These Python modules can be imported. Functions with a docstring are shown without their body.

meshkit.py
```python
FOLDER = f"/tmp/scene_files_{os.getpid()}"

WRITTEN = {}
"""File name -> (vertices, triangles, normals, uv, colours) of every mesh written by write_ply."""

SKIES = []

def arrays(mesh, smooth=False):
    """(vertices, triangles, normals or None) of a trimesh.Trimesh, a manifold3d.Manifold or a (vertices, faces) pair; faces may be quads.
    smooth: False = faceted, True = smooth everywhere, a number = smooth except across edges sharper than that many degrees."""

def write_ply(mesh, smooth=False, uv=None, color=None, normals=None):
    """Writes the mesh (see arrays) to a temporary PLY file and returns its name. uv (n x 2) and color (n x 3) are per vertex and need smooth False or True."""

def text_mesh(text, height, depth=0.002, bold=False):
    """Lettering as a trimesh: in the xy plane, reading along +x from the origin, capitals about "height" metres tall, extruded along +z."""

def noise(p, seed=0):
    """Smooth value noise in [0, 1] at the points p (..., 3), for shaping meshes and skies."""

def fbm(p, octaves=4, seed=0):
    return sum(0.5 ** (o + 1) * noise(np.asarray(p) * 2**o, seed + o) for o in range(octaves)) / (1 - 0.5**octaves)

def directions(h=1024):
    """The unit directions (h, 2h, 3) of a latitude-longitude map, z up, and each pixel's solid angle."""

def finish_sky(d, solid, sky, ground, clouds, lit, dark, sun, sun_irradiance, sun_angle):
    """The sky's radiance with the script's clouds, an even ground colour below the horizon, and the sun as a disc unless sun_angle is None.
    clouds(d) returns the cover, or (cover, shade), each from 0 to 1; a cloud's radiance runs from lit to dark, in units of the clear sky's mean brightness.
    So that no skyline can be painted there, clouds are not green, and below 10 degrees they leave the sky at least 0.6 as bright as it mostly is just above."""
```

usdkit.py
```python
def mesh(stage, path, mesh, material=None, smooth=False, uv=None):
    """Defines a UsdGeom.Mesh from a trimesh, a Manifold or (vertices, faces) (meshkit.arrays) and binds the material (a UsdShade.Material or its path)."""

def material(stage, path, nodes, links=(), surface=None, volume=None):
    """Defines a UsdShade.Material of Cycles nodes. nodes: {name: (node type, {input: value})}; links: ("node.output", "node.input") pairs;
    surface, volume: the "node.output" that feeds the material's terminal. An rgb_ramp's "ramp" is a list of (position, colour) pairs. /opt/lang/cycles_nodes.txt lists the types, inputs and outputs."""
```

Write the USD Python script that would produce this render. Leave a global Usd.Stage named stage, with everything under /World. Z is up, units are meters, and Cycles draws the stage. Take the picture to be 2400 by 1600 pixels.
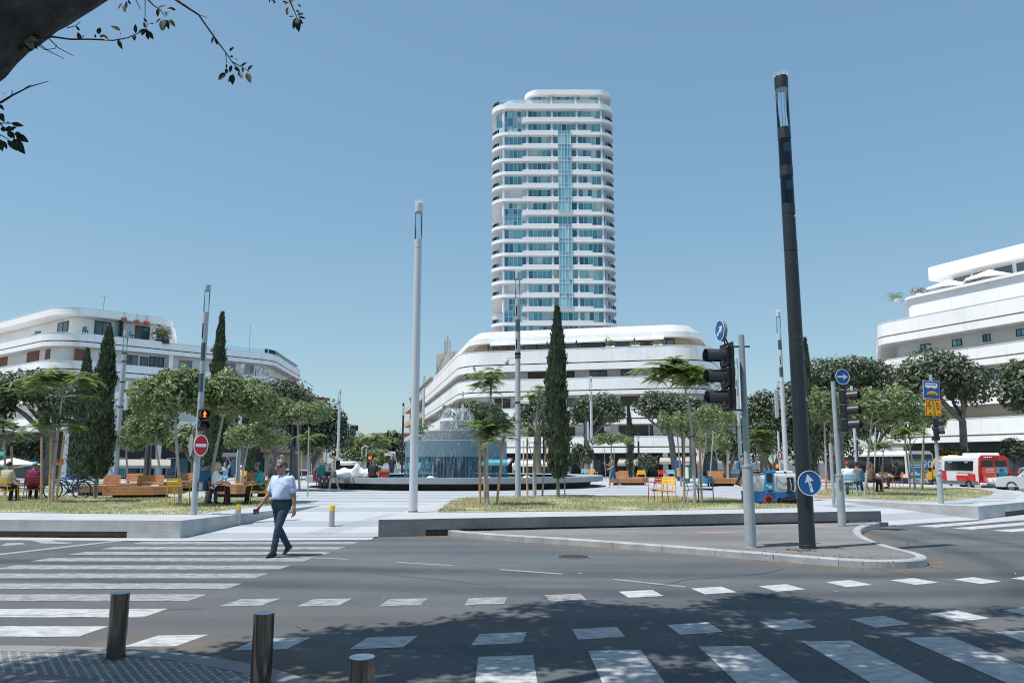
import math, random
import numpy as np
import trimesh
import shapely
from shapely.geometry import Polygon, LineString, Point, box as sbox
from shapely import affinity
import manifold3d as m3
from manifold3d import Manifold
from pxr import Usd, UsdGeom, UsdLux, UsdShade, Sdf, Gf
import usdkit, meshkit

stage = Usd.Stage.CreateInMemory()
UsdGeom.SetStageUpAxis(stage, 'Z'); UsdGeom.SetStageMetersPerUnit(stage, 1.0)
UsdGeom.Xform.Define(stage, '/World')

# ---------------------------------------------------------------- camera, sky, sun, exposure
EYE, FPX, PITCH = 1.74, 1816.0, math.atan(282 / 1816.0)
cam = UsdGeom.Camera.Define(stage, '/World/camera')
cam.AddTranslateOp().Set(Gf.Vec3d(0, 0, EYE)); cam.AddRotateXOp().Set(90 + math.degrees(PITCH))
cam.CreateHorizontalApertureAttr(36.0); cam.CreateVerticalApertureAttr(24.0)
cam.CreateFocalLengthAttr(36.0 * FPX / 2400); cam.CreateClippingRangeAttr(Gf.Vec2f(0.1, 5000))
cam.CreateExposureAttr(0.22)
SUN_EL = math.radians(67.0)
_sh = np.array([0.90, 0.44]); _sh /= np.linalg.norm(_sh)           # the way shadows fall
SUN = np.array([-_sh[0] * math.cos(SUN_EL), -_sh[1] * math.cos(SUN_EL), math.sin(SUN_EL)])
SUN_ROT = math.atan2(SUN[0], SUN[1])
sky = UsdLux.DomeLight.Define(stage, '/World/sky')
usdkit.material(stage, '/World/Looks/sky_look', {
    's': ('sky_texture', {'sky_type': 'single_scattering', 'sun_disc': False, 'sun_elevation': SUN_EL, 'sun_rotation': SUN_ROT,
                          'air_density': 1.0, 'aerosol_density': 0.7, 'ozone_density': 1.0, 'altitude': 20.0}),
    'v': ('hsv', {'hue': 0.498, 'saturation': 1.22, 'value': 1.0}), 'h': ('gamma', {'gamma': 0.50}), 'm': ('mix', {'mix_type': 'multiply', 'fac': 1.0, 'color2': (1.28, 1.58, 1.72)}),
    'b': ('background_shader', {'strength': 0.15})}, [('s.color', 'v.color'), ('v.color', 'h.color'), ('h.color', 'm.color1'), ('m.color', 'b.color')], surface='b.background')
UsdShade.MaterialBindingAPI.Apply(sky.GetPrim()).Bind(UsdShade.Material.Get(stage, '/World/Looks/sky_look'))
sun = UsdLux.DistantLight.Define(stage, '/World/sun')
sun.CreateIntensityAttr(1.15); sun.CreateNormalizeAttr(True) if hasattr(sun, 'CreateNormalizeAttr') else None
sun.CreateAngleAttr(0.5); sun.CreateColorAttr(Gf.Vec3f(1.0, 0.97, 0.93))
_q = Gf.Rotation(Gf.Vec3d(0, 0, 1), Gf.Vec3d(*SUN)).GetQuat()
sun.AddOrientOp(UsdGeom.XformOp.PrecisionDouble).Set(Gf.Quatd(_q.GetReal(), _q.GetImaginary()))

# ---------------------------------------------------------------- measuring: photograph pixel (2400 x 1600) -> place
_c, _s = math.cos(PITCH), math.sin(PITCH)
def ray(px, py):
    a, b = (px - 1200) / FPX, (800 - py) / FPX
    return np.array([a, _c - b * _s, _s + b * _c])
def G(px, py, z=0.0):
    d = ray(px, py); return np.array([0, 0, EYE]) + d * ((z - EYE) / d[2])
def D(px, py, y):
    d = ray(px, py); return np.array([0, 0, EYE]) + d * (y / d[1])
def ZH(py, y, px=1200):
    return D(px, py, y)[2]
def g2(px, py, z=0.0): return tuple(G(px, py, z)[:2])

# ---------------------------------------------------------------- naming, things, parts
_used = set()
def uniq(parent, name):
    p, k = f'{parent}/{name}', 0
    while p in _used:
        k += 1; p = f'{parent}/{name}_{k:03d}'
    _used.add(p); return p
def tag(p, label=None, cat=None, group=None, kind=None):
    for k, v in (('label', label), ('category', cat), ('group', group), ('kind', kind)):
        if v: p.SetCustomDataByKey(k, v)
    return p
def thing(name, label, cat, loc=(0, 0, 0), rz=0.0, group=None, scale=None, kind=None):
    x = UsdGeom.Xform.Define(stage, uniq('/World', name))
    x.AddTranslateOp().Set(Gf.Vec3d(*map(float, loc)))
    if rz: x.AddRotateZOp().Set(float(math.degrees(rz)))
    if scale is not None: x.AddScaleOp().Set(Gf.Vec3f(*(np.ones(3) * scale).tolist()))
    return tag(x.GetPrim(), label, cat, group, kind)
def path_of(p): return '/World' if p is None else str(p.GetPath())
def part(parent, name, mesh, m, label=None, smooth=False, kind=None):
    if isinstance(mesh, (list, tuple)) and len(mesh) and not isinstance(mesh[0], np.ndarray): mesh = cat(mesh)
    o = usdkit.mesh(stage, uniq(path_of(parent), name), mesh, MAT[m], smooth=False if m in VARIED else smooth)
    if m in VARIED:                       # a tone of its own for each leaf, blade or pane
        import scipy.sparse as sp
        n_ = len(o.GetPointsAttr().Get()); f_ = np.array(o.GetFaceVertexIndicesAttr().Get()).reshape(-1, 3)
        k_, lab_ = sp.csgraph.connected_components(sp.coo_matrix((np.ones(len(f_) * 2), (np.r_[f_[:, 0], f_[:, 0]], np.r_[f_[:, 1], f_[:, 2]])), (n_, n_)), directed=False)
        rn_ = np.random.default_rng(len(_used)).uniform(0, 1, k_)[lab_]
        UsdGeom.PrimvarsAPI(o.GetPrim()).CreatePrimvar('rnd', Sdf.ValueTypeNames.FloatArray, 'vertex').Set(rn_.astype(float).tolist())
    return tag(o.GetPrim(), label, None, None, kind)
def single(name, label, cat_, mesh, m, group=None, smooth=False, kind=None):
    o = part(None, name, mesh, m, smooth=smooth); return tag(o, label, cat_, group, kind)
def struct(name, mesh, m, smooth=False, kind='structure', label=None):
    return tag(part(None, name, mesh, m, smooth=smooth), label, None, None, kind)
def dup(root, loc, rz=0.0, label=None, group=None, scale=None, name=None):
    was = root.GetCustomData()
    base = name or root.GetName().rsplit('_', 1)[0] if root.GetName()[-3:].isdigit() else (name or root.GetName())
    r = thing(base, label or was['label'], was['category'], loc, rz, group or was.get('group'), scale)
    r.GetReferences().AddInternalReference(root.GetPath()); r.SetInstanceable(True)
    return r

# ---------------------------------------------------------------- shapes
def cat(ms):
    ms = [as_tm(m) for m in ms if m is not None]
    return trimesh.util.concatenate(ms) if len(ms) > 1 else ms[0]
def as_tm(m):
    if isinstance(m, trimesh.Trimesh): return m
    v, f, _ = meshkit.arrays(m); return trimesh.Trimesh(v, f, process=False)
def T(m, loc=(0, 0, 0), rz=0.0, rx=0.0, ry=0.0, s=None):
    m = as_tm(m).copy()
    if s is not None: m.apply_scale(s)
    M4 = trimesh.transformations.euler_matrix(rx, ry, rz, 'sxyz'); M4[:3, 3] = loc
    m.apply_transform(M4); return m
def box(c, s, rz=0.0, rx=0.0, ry=0.0): return T(trimesh.creation.box(s), c, rz, rx, ry)
def rbox(c, s, r=0.02, rz=0.0, rx=0.0, ry=0.0, seg=8):
    x, y, z = [max(a / 2 - r, 1e-3) for a in s]
    pts = [Manifold.sphere(r, seg).translate((i * x, j * y, k * z)) for i in (-1, 1) for j in (-1, 1) for k in (-1, 1)]
    return T(Manifold.batch_hull(pts), c, rz, rx, ry)
def frame_of(d):
    d = np.asarray(d, float); d = d / np.linalg.norm(d)
    a = np.cross(d, [0, 0, 1.0] if abs(d[2]) < 0.9 else [1.0, 0, 0]); a /= np.linalg.norm(a)
    return a, np.cross(d, a)
def tube(pts, radii, n=8, caps=True):
    p = np.asarray(pts, float); k = len(p); r = np.broadcast_to(radii, (k,)).astype(float)
    t = np.gradient(p, axis=0); t /= np.linalg.norm(t, axis=1, keepdims=True) + 1e-12
    a, b = frame_of(t[0]); V = []
    ang = np.arange(n) * 2 * math.pi / n
    for i in range(k):
        a = a - t[i] * (a @ t[i]); a /= np.linalg.norm(a) + 1e-12; b = np.cross(t[i], a)
        V.append(p[i] + r[i] * (np.cos(ang)[:, None] * a + np.sin(ang)[:, None] * b))
    V = np.vstack(V); F = []
    for i in range(k - 1):
        for j in range(n):
            q, w = i * n + j, i * n + (j + 1) % n
            F += [(q, w, w + n), (q, w + n, q + n)]
    if caps:
        V = np.vstack([V, p[0], p[-1]]); c0, c1 = len(V) - 2, len(V) - 1
        for j in range(n):
            F += [(c0, (j + 1) % n, j), (c1, (k - 1) * n + j, (k - 1) * n + (j + 1) % n)]
    return trimesh.Trimesh(V, np.array(F), process=False)
def cyl(p0, p1, r0, r1=None, n=16): return tube([p0, p1], [r0, r0 if r1 is None else r1], n)
def vcyl(x, y, z0, z1, r0, r1=None, n=20): return cyl((x, y, z0), (x, y, z1), r0, r1, n)
def lathe(prof, n=48, loc=(0, 0, 0), a0=0.0, a1=2 * math.pi):
    prof = np.asarray(prof, float); full = abs(a1 - a0 - 2 * math.pi) < 1e-6
    ang = a0 + (a1 - a0) * np.arange(n + (0 if full else 1)) / n; m = len(ang); k = len(prof)
    V = np.stack([np.cos(ang)[:, None] * prof[None, :, 0], np.sin(ang)[:, None] * prof[None, :, 0], np.broadcast_to(prof[:, 1], (m, k))], -1).reshape(-1, 3) + loc
    F = []
    for i in range(m if full else m - 1):
        j = (i + 1) % m
        for q in range(k - 1): F += [(i * k + q, j * k + q, j * k + q + 1), (i * k + q, j * k + q + 1, i * k + q + 1)]
    return trimesh.Trimesh(V, np.array(F), process=False)
def extr(poly, z0, z1):
    gs = [g for g in getattr(poly, 'geoms', [poly]) if g.geom_type == 'Polygon' and g.area > 1e-6]
    return cat([T(trimesh.creation.extrude_polygon(g, z1 - z0, engine='earcut'), (0, 0, z0)) for g in gs])
def sheet(poly, z):
    """A flat sheet; z is a number or a function of x, y."""
    out = []
    for g in getattr(poly, 'geoms', [poly]):
        if g.geom_type != 'Polygon' or g.area < 1e-5: continue
        v, f = trimesh.creation.triangulate_polygon(g, engine='earcut')
        zz = np.full(len(v), z) if np.isscalar(z) else np.array([z(*p) for p in v])
        m = trimesh.Trimesh(np.column_stack([v, zz]), f, process=False)
        if m.face_normals[:, 2].mean() < 0: m.invert()
        out.append(m)
    return cat(out)
def ball(c, r, seg=12): 
    r = np.ones(3) * r; return T(trimesh.creation.uv_sphere(1.0, count=[seg, seg * 2]).apply_scale(r), c)
def text(s, h, depth=0.004, bold=False): return meshkit.text_mesh(s, h, depth, bold)
def stand_up(m, loc, rz=0.0):          # from the xy plane to an upright board that faces -Y (before rz)
    return T(T(m, rx=math.pi / 2), loc, rz)
def rfp(pts, r, res=8): return Polygon(pts).buffer(-r).buffer(r, quad_segs=res)
def ring(p, o, i): return p.buffer(o, join_style=1).difference(p.buffer(i, join_style=1))

# ---------------------------------------------------------------- materials
MAT, VARIED = {}, set()
def mat(name, col, rough=0.6, var=0.12, scale=3.0, bump=0.0, bscale=None, metal=0.0, spec=0.5, detail=4, emit=None, coat=0.0, obj=False):
    n = {'g': ('texture_coordinate', {}) if obj else ('geometry', {}), 'p': ('principled_bsdf', {'roughness': rough, 'metallic': metal, 'specular_ior_level': spec, 'coat_weight': coat})}
    pos = 'g.object' if obj else 'g.position'
    L = []
    c = np.array(col, float)
    if var:
        n['n'] = ('noise_texture', {'scale': scale, 'detail': detail, 'roughness': 0.6})
        n['r'] = ('rgb_ramp', {'ramp': [(0.25, c * (1 - var)), (0.5, c), (0.75, np.minimum(c * (1 + var), 0.95))]})
        L += [(pos, 'n.vector'), ('n.fac', 'r.fac'), ('r.color', 'p.base_color')]
    else: n['p'][1]['base_color'] = c
    if bump:
        n['nb'] = ('noise_texture', {'scale': bscale or scale * 6, 'detail': 3}); n['b'] = ('bump', {'strength': 1.0, 'distance': bump})
        L += [(pos, 'nb.vector'), ('nb.fac', 'b.height'), ('b.normal', 'p.normal')]
    if emit: n['p'][1].update(emission_color=emit[0], emission_strength=emit[1])
    MAT[name] = usdkit.material(stage, f'/World/Looks/{name}', n, L, surface='p.BSDF'); return MAT[name]
def leafmat(name, cols, rough=0.45, trans=0.3, spec=0.5):
    c = np.array(cols, float); k = len(c); VARIED.add(name)
    n = {'g': ('geometry', {}), 'rn': ('attribute', {'attribute': 'rnd'}), 'r': ('rgb_ramp', {'ramp': [(i / (k - 1), c[i]) for i in range(k)]}), 'p': ('principled_bsdf', {'roughness': rough, 'specular_ior_level': spec}),
         't': ('translucent_bsdf', {}), 'h': ('hsv', {'hue': 0.48, 'saturation': 1.1, 'value': 1.5}), 'm': ('mix_closure', {'fac': trans}),
         'n': ('noise_texture', {'scale': 1.1, 'detail': 2}), 'a': ('math', {'math_type': 'multiply_add', 'value2': 0.75, 'value3': -0.34}), 'b': ('math', {'math_type': 'multiply_add', 'value2': 0.75, 'value3': 0.0})}
    L = [('rn.fac', 'a.value1'), ('g.position', 'n.vector'), ('n.fac', 'b.value1'), ('a.value', 'b.value3'), ('b.value', 'r.fac'), ('r.color', 'p.base_color'), ('r.color', 'h.color'), ('h.color', 't.color'),
         ('p.BSDF', 'm.closure1'), ('t.BSDF', 'm.closure2')]
    MAT[name] = usdkit.material(stage, f'/World/Looks/{name}', n, L, surface='m.closure')
def glassmat(name, col, dark=0.25, rough=0.03):
    """Window pane: partly see-through, mirrors the sky by angle."""
    MAT[name] = usdkit.material(stage, f'/World/Looks/{name}', {
        't': ('transparent_bsdf', {'color': col}), 'g': ('glossy_bsdf', {'color': (0.9, 0.95, 1.0), 'roughness': rough}), 'f': ('fresnel', {'IOR': 1.5}), 'm': ('mix_closure', {})},
        [('t.BSDF', 'm.closure1'), ('g.BSDF', 'm.closure2'), ('f.fac', 'm.fac')], surface='m.closure')
def solidglass(name, cols, rough=0.06, spec=0.9):
    """A window that shows a dim room with blinds drawn in some panes: each pane takes its own tone."""
    c = np.array(cols, float); k = len(c); VARIED.add(name)
    MAT[name] = usdkit.material(stage, f'/World/Looks/{name}', {
        'g': ('attribute', {'attribute': 'rnd'}), 'r': ('rgb_ramp', {'ramp': [(i / k, c[i]) for i in range(k)], 'interpolate': False}),
        'p': ('principled_bsdf', {'roughness': rough, 'specular_ior_level': spec, 'ior': 1.6})},
        [('g.fac', 'r.fac'), ('r.color', 'p.base_color')], surface='p.BSDF')

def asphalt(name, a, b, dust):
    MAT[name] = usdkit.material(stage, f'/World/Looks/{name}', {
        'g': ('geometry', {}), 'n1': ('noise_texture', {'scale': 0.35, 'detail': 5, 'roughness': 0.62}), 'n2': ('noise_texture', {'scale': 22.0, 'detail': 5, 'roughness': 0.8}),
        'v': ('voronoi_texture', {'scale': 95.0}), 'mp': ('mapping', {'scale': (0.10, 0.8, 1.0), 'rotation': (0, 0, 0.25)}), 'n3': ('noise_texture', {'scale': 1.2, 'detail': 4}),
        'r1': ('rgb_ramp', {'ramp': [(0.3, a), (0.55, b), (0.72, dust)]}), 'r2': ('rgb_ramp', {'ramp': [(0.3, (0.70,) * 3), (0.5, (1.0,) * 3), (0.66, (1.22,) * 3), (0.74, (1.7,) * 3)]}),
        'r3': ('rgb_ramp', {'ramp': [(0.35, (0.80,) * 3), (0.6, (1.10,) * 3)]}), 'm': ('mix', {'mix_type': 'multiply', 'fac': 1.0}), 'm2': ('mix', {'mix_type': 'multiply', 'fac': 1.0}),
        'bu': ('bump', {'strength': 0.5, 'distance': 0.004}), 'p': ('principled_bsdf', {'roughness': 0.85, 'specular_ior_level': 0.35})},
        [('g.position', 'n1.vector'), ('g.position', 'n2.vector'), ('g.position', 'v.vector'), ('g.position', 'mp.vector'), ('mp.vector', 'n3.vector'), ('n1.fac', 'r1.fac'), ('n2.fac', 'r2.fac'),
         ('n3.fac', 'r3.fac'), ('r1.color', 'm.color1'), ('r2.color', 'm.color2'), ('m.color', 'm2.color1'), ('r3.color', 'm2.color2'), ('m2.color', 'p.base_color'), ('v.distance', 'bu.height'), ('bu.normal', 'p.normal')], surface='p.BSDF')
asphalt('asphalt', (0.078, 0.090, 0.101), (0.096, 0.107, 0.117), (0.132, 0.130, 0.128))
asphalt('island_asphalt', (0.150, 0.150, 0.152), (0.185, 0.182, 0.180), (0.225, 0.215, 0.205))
def worn_paint(name, paint, under, lo, hi):
    MAT[name] = usdkit.material(stage, f'/World/Looks/{name}', {
        'g': ('geometry', {}), 'mp': ('mapping', {'scale': (0.7, 1.3, 1.0)}), 'n': ('noise_texture', {'scale': 7.0, 'detail': 8, 'roughness': 0.72}), 'n2': ('noise_texture', {'scale': 70.0, 'detail': 3, 'roughness': 0.7}),
        'a': ('math', {'math_type': 'multiply_add', 'value2': 0.42, 'value3': 0.0}), 'r': ('rgb_ramp', {'ramp': [(lo, under), (hi, paint)]}), 'p': ('principled_bsdf', {'roughness': 0.75})},
        [('g.position', 'mp.vector'), ('mp.vector', 'n.vector'), ('g.position', 'n2.vector'), ('n2.fac', 'a.value1'), ('n.fac', 'a.value3'), ('a.value', 'r.fac'), ('r.color', 'p.base_color')], surface='p.BSDF')
worn_paint('zebra_paint', (0.36, 0.365, 0.37), (0.115, 0.125, 0.135), 0.56, 0.84)
worn_paint('zebra_paint_fresh', (0.48, 0.485, 0.49), (0.17, 0.18, 0.19), 0.50, 0.78)
worn_paint('lane_paint', (0.34, 0.34, 0.345), (0.14, 0.147, 0.155), 0.48, 0.8)
worn_paint('red_spray', (0.42, 0.14, 0.13), (0.19, 0.175, 0.17), 0.60, 0.85)
mat('kerb', (0.32, 0.33, 0.34), 0.8, 0.28, 2.5, 0.002, 40)
mat('kerb_face', (0.30, 0.30, 0.29), 0.85, 0.4, 2.0, 0.003, 40)
mat('paver', (0.165, 0.168, 0.17), 0.8, 0.18, 3.0, 0.001, 60)
mat('paver_warm', (0.148, 0.149, 0.15), 0.8, 0.18, 3.0, 0.001, 60)
mat('paver_joint', (0.085, 0.085, 0.085), 0.9, 0.2, 9)
mat('stud', (0.44, 0.44, 0.435), 0.5, 0.1, 9)
mat('plaza_light', (0.405, 0.425, 0.45), 0.7, 0.07, 0.8, 0.001, 60)
mat('plaza_mid', (0.30, 0.327, 0.36), 0.7, 0.07, 0.8, 0.001, 60)
mat('concrete_top', (0.40, 0.415, 0.43), 0.75, 0.1, 1.6, 0.001, 60)
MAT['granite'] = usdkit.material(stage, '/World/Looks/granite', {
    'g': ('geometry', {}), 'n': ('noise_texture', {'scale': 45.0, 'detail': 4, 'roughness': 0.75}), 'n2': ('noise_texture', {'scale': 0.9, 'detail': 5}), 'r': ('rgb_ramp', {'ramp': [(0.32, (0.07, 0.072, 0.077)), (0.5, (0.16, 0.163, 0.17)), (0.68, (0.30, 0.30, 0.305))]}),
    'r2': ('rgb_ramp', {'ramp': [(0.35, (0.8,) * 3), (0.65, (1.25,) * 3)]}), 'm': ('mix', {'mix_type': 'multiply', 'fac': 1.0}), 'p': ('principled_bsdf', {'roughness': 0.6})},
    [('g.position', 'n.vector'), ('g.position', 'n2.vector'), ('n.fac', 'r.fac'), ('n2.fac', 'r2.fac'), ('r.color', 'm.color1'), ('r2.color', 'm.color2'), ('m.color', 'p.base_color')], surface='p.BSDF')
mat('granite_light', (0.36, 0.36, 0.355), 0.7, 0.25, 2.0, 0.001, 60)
mat('rust_strip', (0.085, 0.055, 0.038), 0.8, 0.4, 4)
mat('dark_gap', (0.02, 0.018, 0.016), 0.9, 0)
mat('soil', (0.34, 0.21, 0.12), 0.95, 0.2, 4, 0.004, 30)
MAT['grass_ground'] = usdkit.material(stage, '/World/Looks/grass_ground', {
    'g': ('geometry', {}), 'n': ('noise_texture', {'scale': 0.9, 'detail': 6, 'roughness': 0.7}), 'r': ('rgb_ramp', {'ramp': [(0.32, (0.21, 0.225, 0.11)), (0.5, (0.33, 0.325, 0.185)), (0.66, (0.44, 0.375, 0.25))]}), 'p': ('principled_bsdf', {'roughness': 0.9})},
    [('g.position', 'n.vector'), ('n.fac', 'r.fac'), ('r.color', 'p.base_color')], surface='p.BSDF')
leafmat('grass_blade', [(0.20, 0.235, 0.105), (0.34, 0.365, 0.19), (0.46, 0.44, 0.27), (0.56, 0.48, 0.34)], 0.6, 0.3)
def plaster(name, c):
    # plaster with faint rain streaks and patched areas
    c = np.array(c)
    MAT[name] = usdkit.material(stage, f'/World/Looks/{name}', {'g': ('geometry', {}), 'mp': ('mapping', {'scale': (1.6, 1.6, 0.16)}), 'n': ('noise_texture', {'scale': 1.3, 'detail': 6, 'roughness': 0.65}), 'n2': ('noise_texture', {'scale': 0.22, 'detail': 5, 'roughness': 0.6}),
        'r': ('rgb_ramp', {'ramp': [(0.28, (0.86, 0.85, 0.83)), (0.42, (0.97, 0.97, 0.965)), (0.6, (1.0,) * 3)]}), 'r2': ('rgb_ramp', {'ramp': [(0.3, c * 0.90), (0.5, c), (0.72, np.minimum(c * 1.04, .92))]}), 'm': ('mix', {'mix_type': 'multiply', 'fac': 1.0}), 'p': ('principled_bsdf', {'roughness': 0.75})},
        [('g.position', 'mp.vector'), ('mp.vector', 'n.vector'), ('g.position', 'n2.vector'), ('n.fac', 'r.fac'), ('n2.fac', 'r2.fac'), ('r2.color', 'm.color1'), ('r.color', 'm.color2'), ('m.color', 'p.base_color')], surface='p.BSDF')
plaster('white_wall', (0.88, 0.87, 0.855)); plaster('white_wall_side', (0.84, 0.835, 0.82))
def fading(name, col, k, sc):
    # dust or tyre grime: strongest where the mesh says so, broken up by noise, thinning to nothing
    MAT[name] = usdkit.material(stage, f'/World/Looks/{name}', {'g': ('geometry', {}), 'a': ('attribute', {'attribute': 'fade'}), 'n': ('noise_texture', {'scale': sc, 'detail': 6, 'roughness': 0.7}), 'm1': ('math', {'math_type': 'multiply_add', 'value2': 1.7, 'value3': -0.35}), 'm2': ('math', {'math_type': 'multiply', 'use_clamp': True}), 'm3': ('math', {'math_type': 'multiply', 'value2': k, 'use_clamp': True}),
        't': ('transparent_bsdf', {}), 'd': ('diffuse_bsdf', {'color': col}), 'm': ('mix_closure', {})},
        [('g.position', 'n.vector'), ('n.fac', 'm1.value1'), ('a.fac', 'm2.value1'), ('m1.value', 'm2.value2'), ('m2.value', 'm3.value1'), ('m3.value', 'm.fac'), ('t.BSDF', 'm.closure1'), ('d.BSDF', 'm.closure2')], surface='m.closure')
fading('kerb_dust', (0.23, 0.195, 0.165), 1.0, 2.2); fading('tyre_grime', (0.05, 0.055, 0.06), 0.5, 1.4); fading('pale_dust', (0.20, 0.195, 0.19), 0.8, 1.0)
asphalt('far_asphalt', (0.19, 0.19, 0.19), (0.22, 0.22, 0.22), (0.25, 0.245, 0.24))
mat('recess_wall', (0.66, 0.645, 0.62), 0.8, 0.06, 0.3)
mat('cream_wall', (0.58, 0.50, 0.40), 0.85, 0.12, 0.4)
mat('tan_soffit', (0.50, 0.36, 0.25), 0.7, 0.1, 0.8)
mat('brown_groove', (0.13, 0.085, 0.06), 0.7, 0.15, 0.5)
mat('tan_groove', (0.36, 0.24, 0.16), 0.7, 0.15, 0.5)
mat('wood_shutter', (0.24, 0.10, 0.055), 0.6, 0.25, 4)
mat('dark_shutter', (0.075, 0.062, 0.055), 0.6, 0.15, 4)
mat('dark_frame', (0.025, 0.027, 0.03), 0.4, 0)
mat('light_frame', (0.60, 0.62, 0.64), 0.4, 0)
mat('shop_dark', (0.022, 0.022, 0.024), 0.5, 0.4, 0.6)
mat('awning_cream', (0.36, 0.335, 0.295), 0.8, 0.06, 1)
mat('awning_white', (0.80, 0.80, 0.79), 0.8, 0.04, 1)
mat('awning_dark', (0.07, 0.07, 0.085), 0.8, 0.1, 1)
mat('awning_green', (0.02, 0.22, 0.13), 0.7, 0.1, 2)
solidglass('tower_glass', [(0.05, 0.27, 0.38), (0.10, 0.37, 0.49), (0.09, 0.36, 0.47), (0.03, 0.19, 0.30), (0.16, 0.45, 0.54), (0.50, 0.62, 0.65), (0.08, 0.34, 0.45), (0.02, 0.13, 0.22), (0.30, 0.52, 0.58), (0.12, 0.40, 0.50)], 0.08, 0.5)
solidglass('shaft_glass', [(0.16, 0.40, 0.50), (0.32, 0.54, 0.62), (0.20, 0.45, 0.54), (0.08, 0.31, 0.41)], 0.08, 0.5)
solidglass('room_glass', [(0.03, 0.05, 0.06), (0.06, 0.10, 0.12), (0.10, 0.17, 0.20), (0.05, 0.08, 0.09)], 0.06, 0.6)
solidglass('pent_glass', [(0.10, 0.17, 0.20), (0.22, 0.33, 0.37), (0.16, 0.26, 0.30), (0.22, 0.17, 0.12)], 0.06, 0.6)
glassmat('clear_pane', (0.86, 0.95, 0.95)); glassmat('lamp_glass', (0.93, 0.96, 0.97)); glassmat('tint_pane', (0.25, 0.42, 0.50))
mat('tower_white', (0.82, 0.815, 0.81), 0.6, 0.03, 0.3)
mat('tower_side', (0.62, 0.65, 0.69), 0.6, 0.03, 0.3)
mat('pole_grey', (0.36, 0.385, 0.41), 0.45, 0.06, 2.0, metal=0.0, spec=0.5)
mat('pole_light', (0.50, 0.52, 0.54), 0.45, 0.05, 2.0)
mat('pole_black', (0.018, 0.024, 0.030), 0.42, 0.2, 3.0)
mat('galvanised', (0.33, 0.36, 0.385), 0.5, 0.12, 6.0)
mat('bark', (0.19, 0.17, 0.15), 0.9, 0.35, 3.5, 0.02, 9)
mat('near_kerb', (0.21, 0.215, 0.22), 0.8, 0.2, 2.5, 0.002, 40)
mat('bark_dark', (0.050, 0.045, 0.041), 0.95, 0.6, 6.0, 0.03, 11)
mat('bark_pale', (0.37, 0.35, 0.33), 0.9, 0.25, 6, 0.006, 20)
mat('stake', (0.46, 0.29, 0.16), 0.8, 0.3, 4)
mat('twig', (0.035, 0.03, 0.026), 0.9, 0.2, 9)
leafmat('ficus_leaf', [(0.034, 0.052, 0.028), (0.070, 0.096, 0.050), (0.125, 0.152, 0.085), (0.215, 0.24, 0.155)], 0.42, 0.16, 0.5)
leafmat('umbrella_leaf', [(0.070, 0.115, 0.045), (0.150, 0.210, 0.085), (0.250, 0.305, 0.145), (0.36, 0.39, 0.25)], 0.40, 0.32)
leafmat('feather_leaf', [(0.075, 0.130, 0.040), (0.145, 0.225, 0.065), (0.235, 0.32, 0.105), (0.33, 0.39, 0.17)], 0.55, 0.40)
leafmat('cypress_leaf', [(0.032, 0.052, 0.031), (0.080, 0.108, 0.064), (0.17, 0.20, 0.125)], 0.7, 0.15, 0.25)
mat('grit_brown', (0.10, 0.075, 0.055), 0.9, 0.4, 20)
leafmat('shade_leaf', [(0.018, 0.032, 0.014), (0.03, 0.05, 0.02), (0.05, 0.075, 0.028)], 0.4, 0.12, 0.4)
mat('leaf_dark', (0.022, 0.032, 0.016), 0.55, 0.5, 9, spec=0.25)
mat('leaf_lit', (0.20, 0.22, 0.12), 0.45, 0.3, 9)
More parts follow.
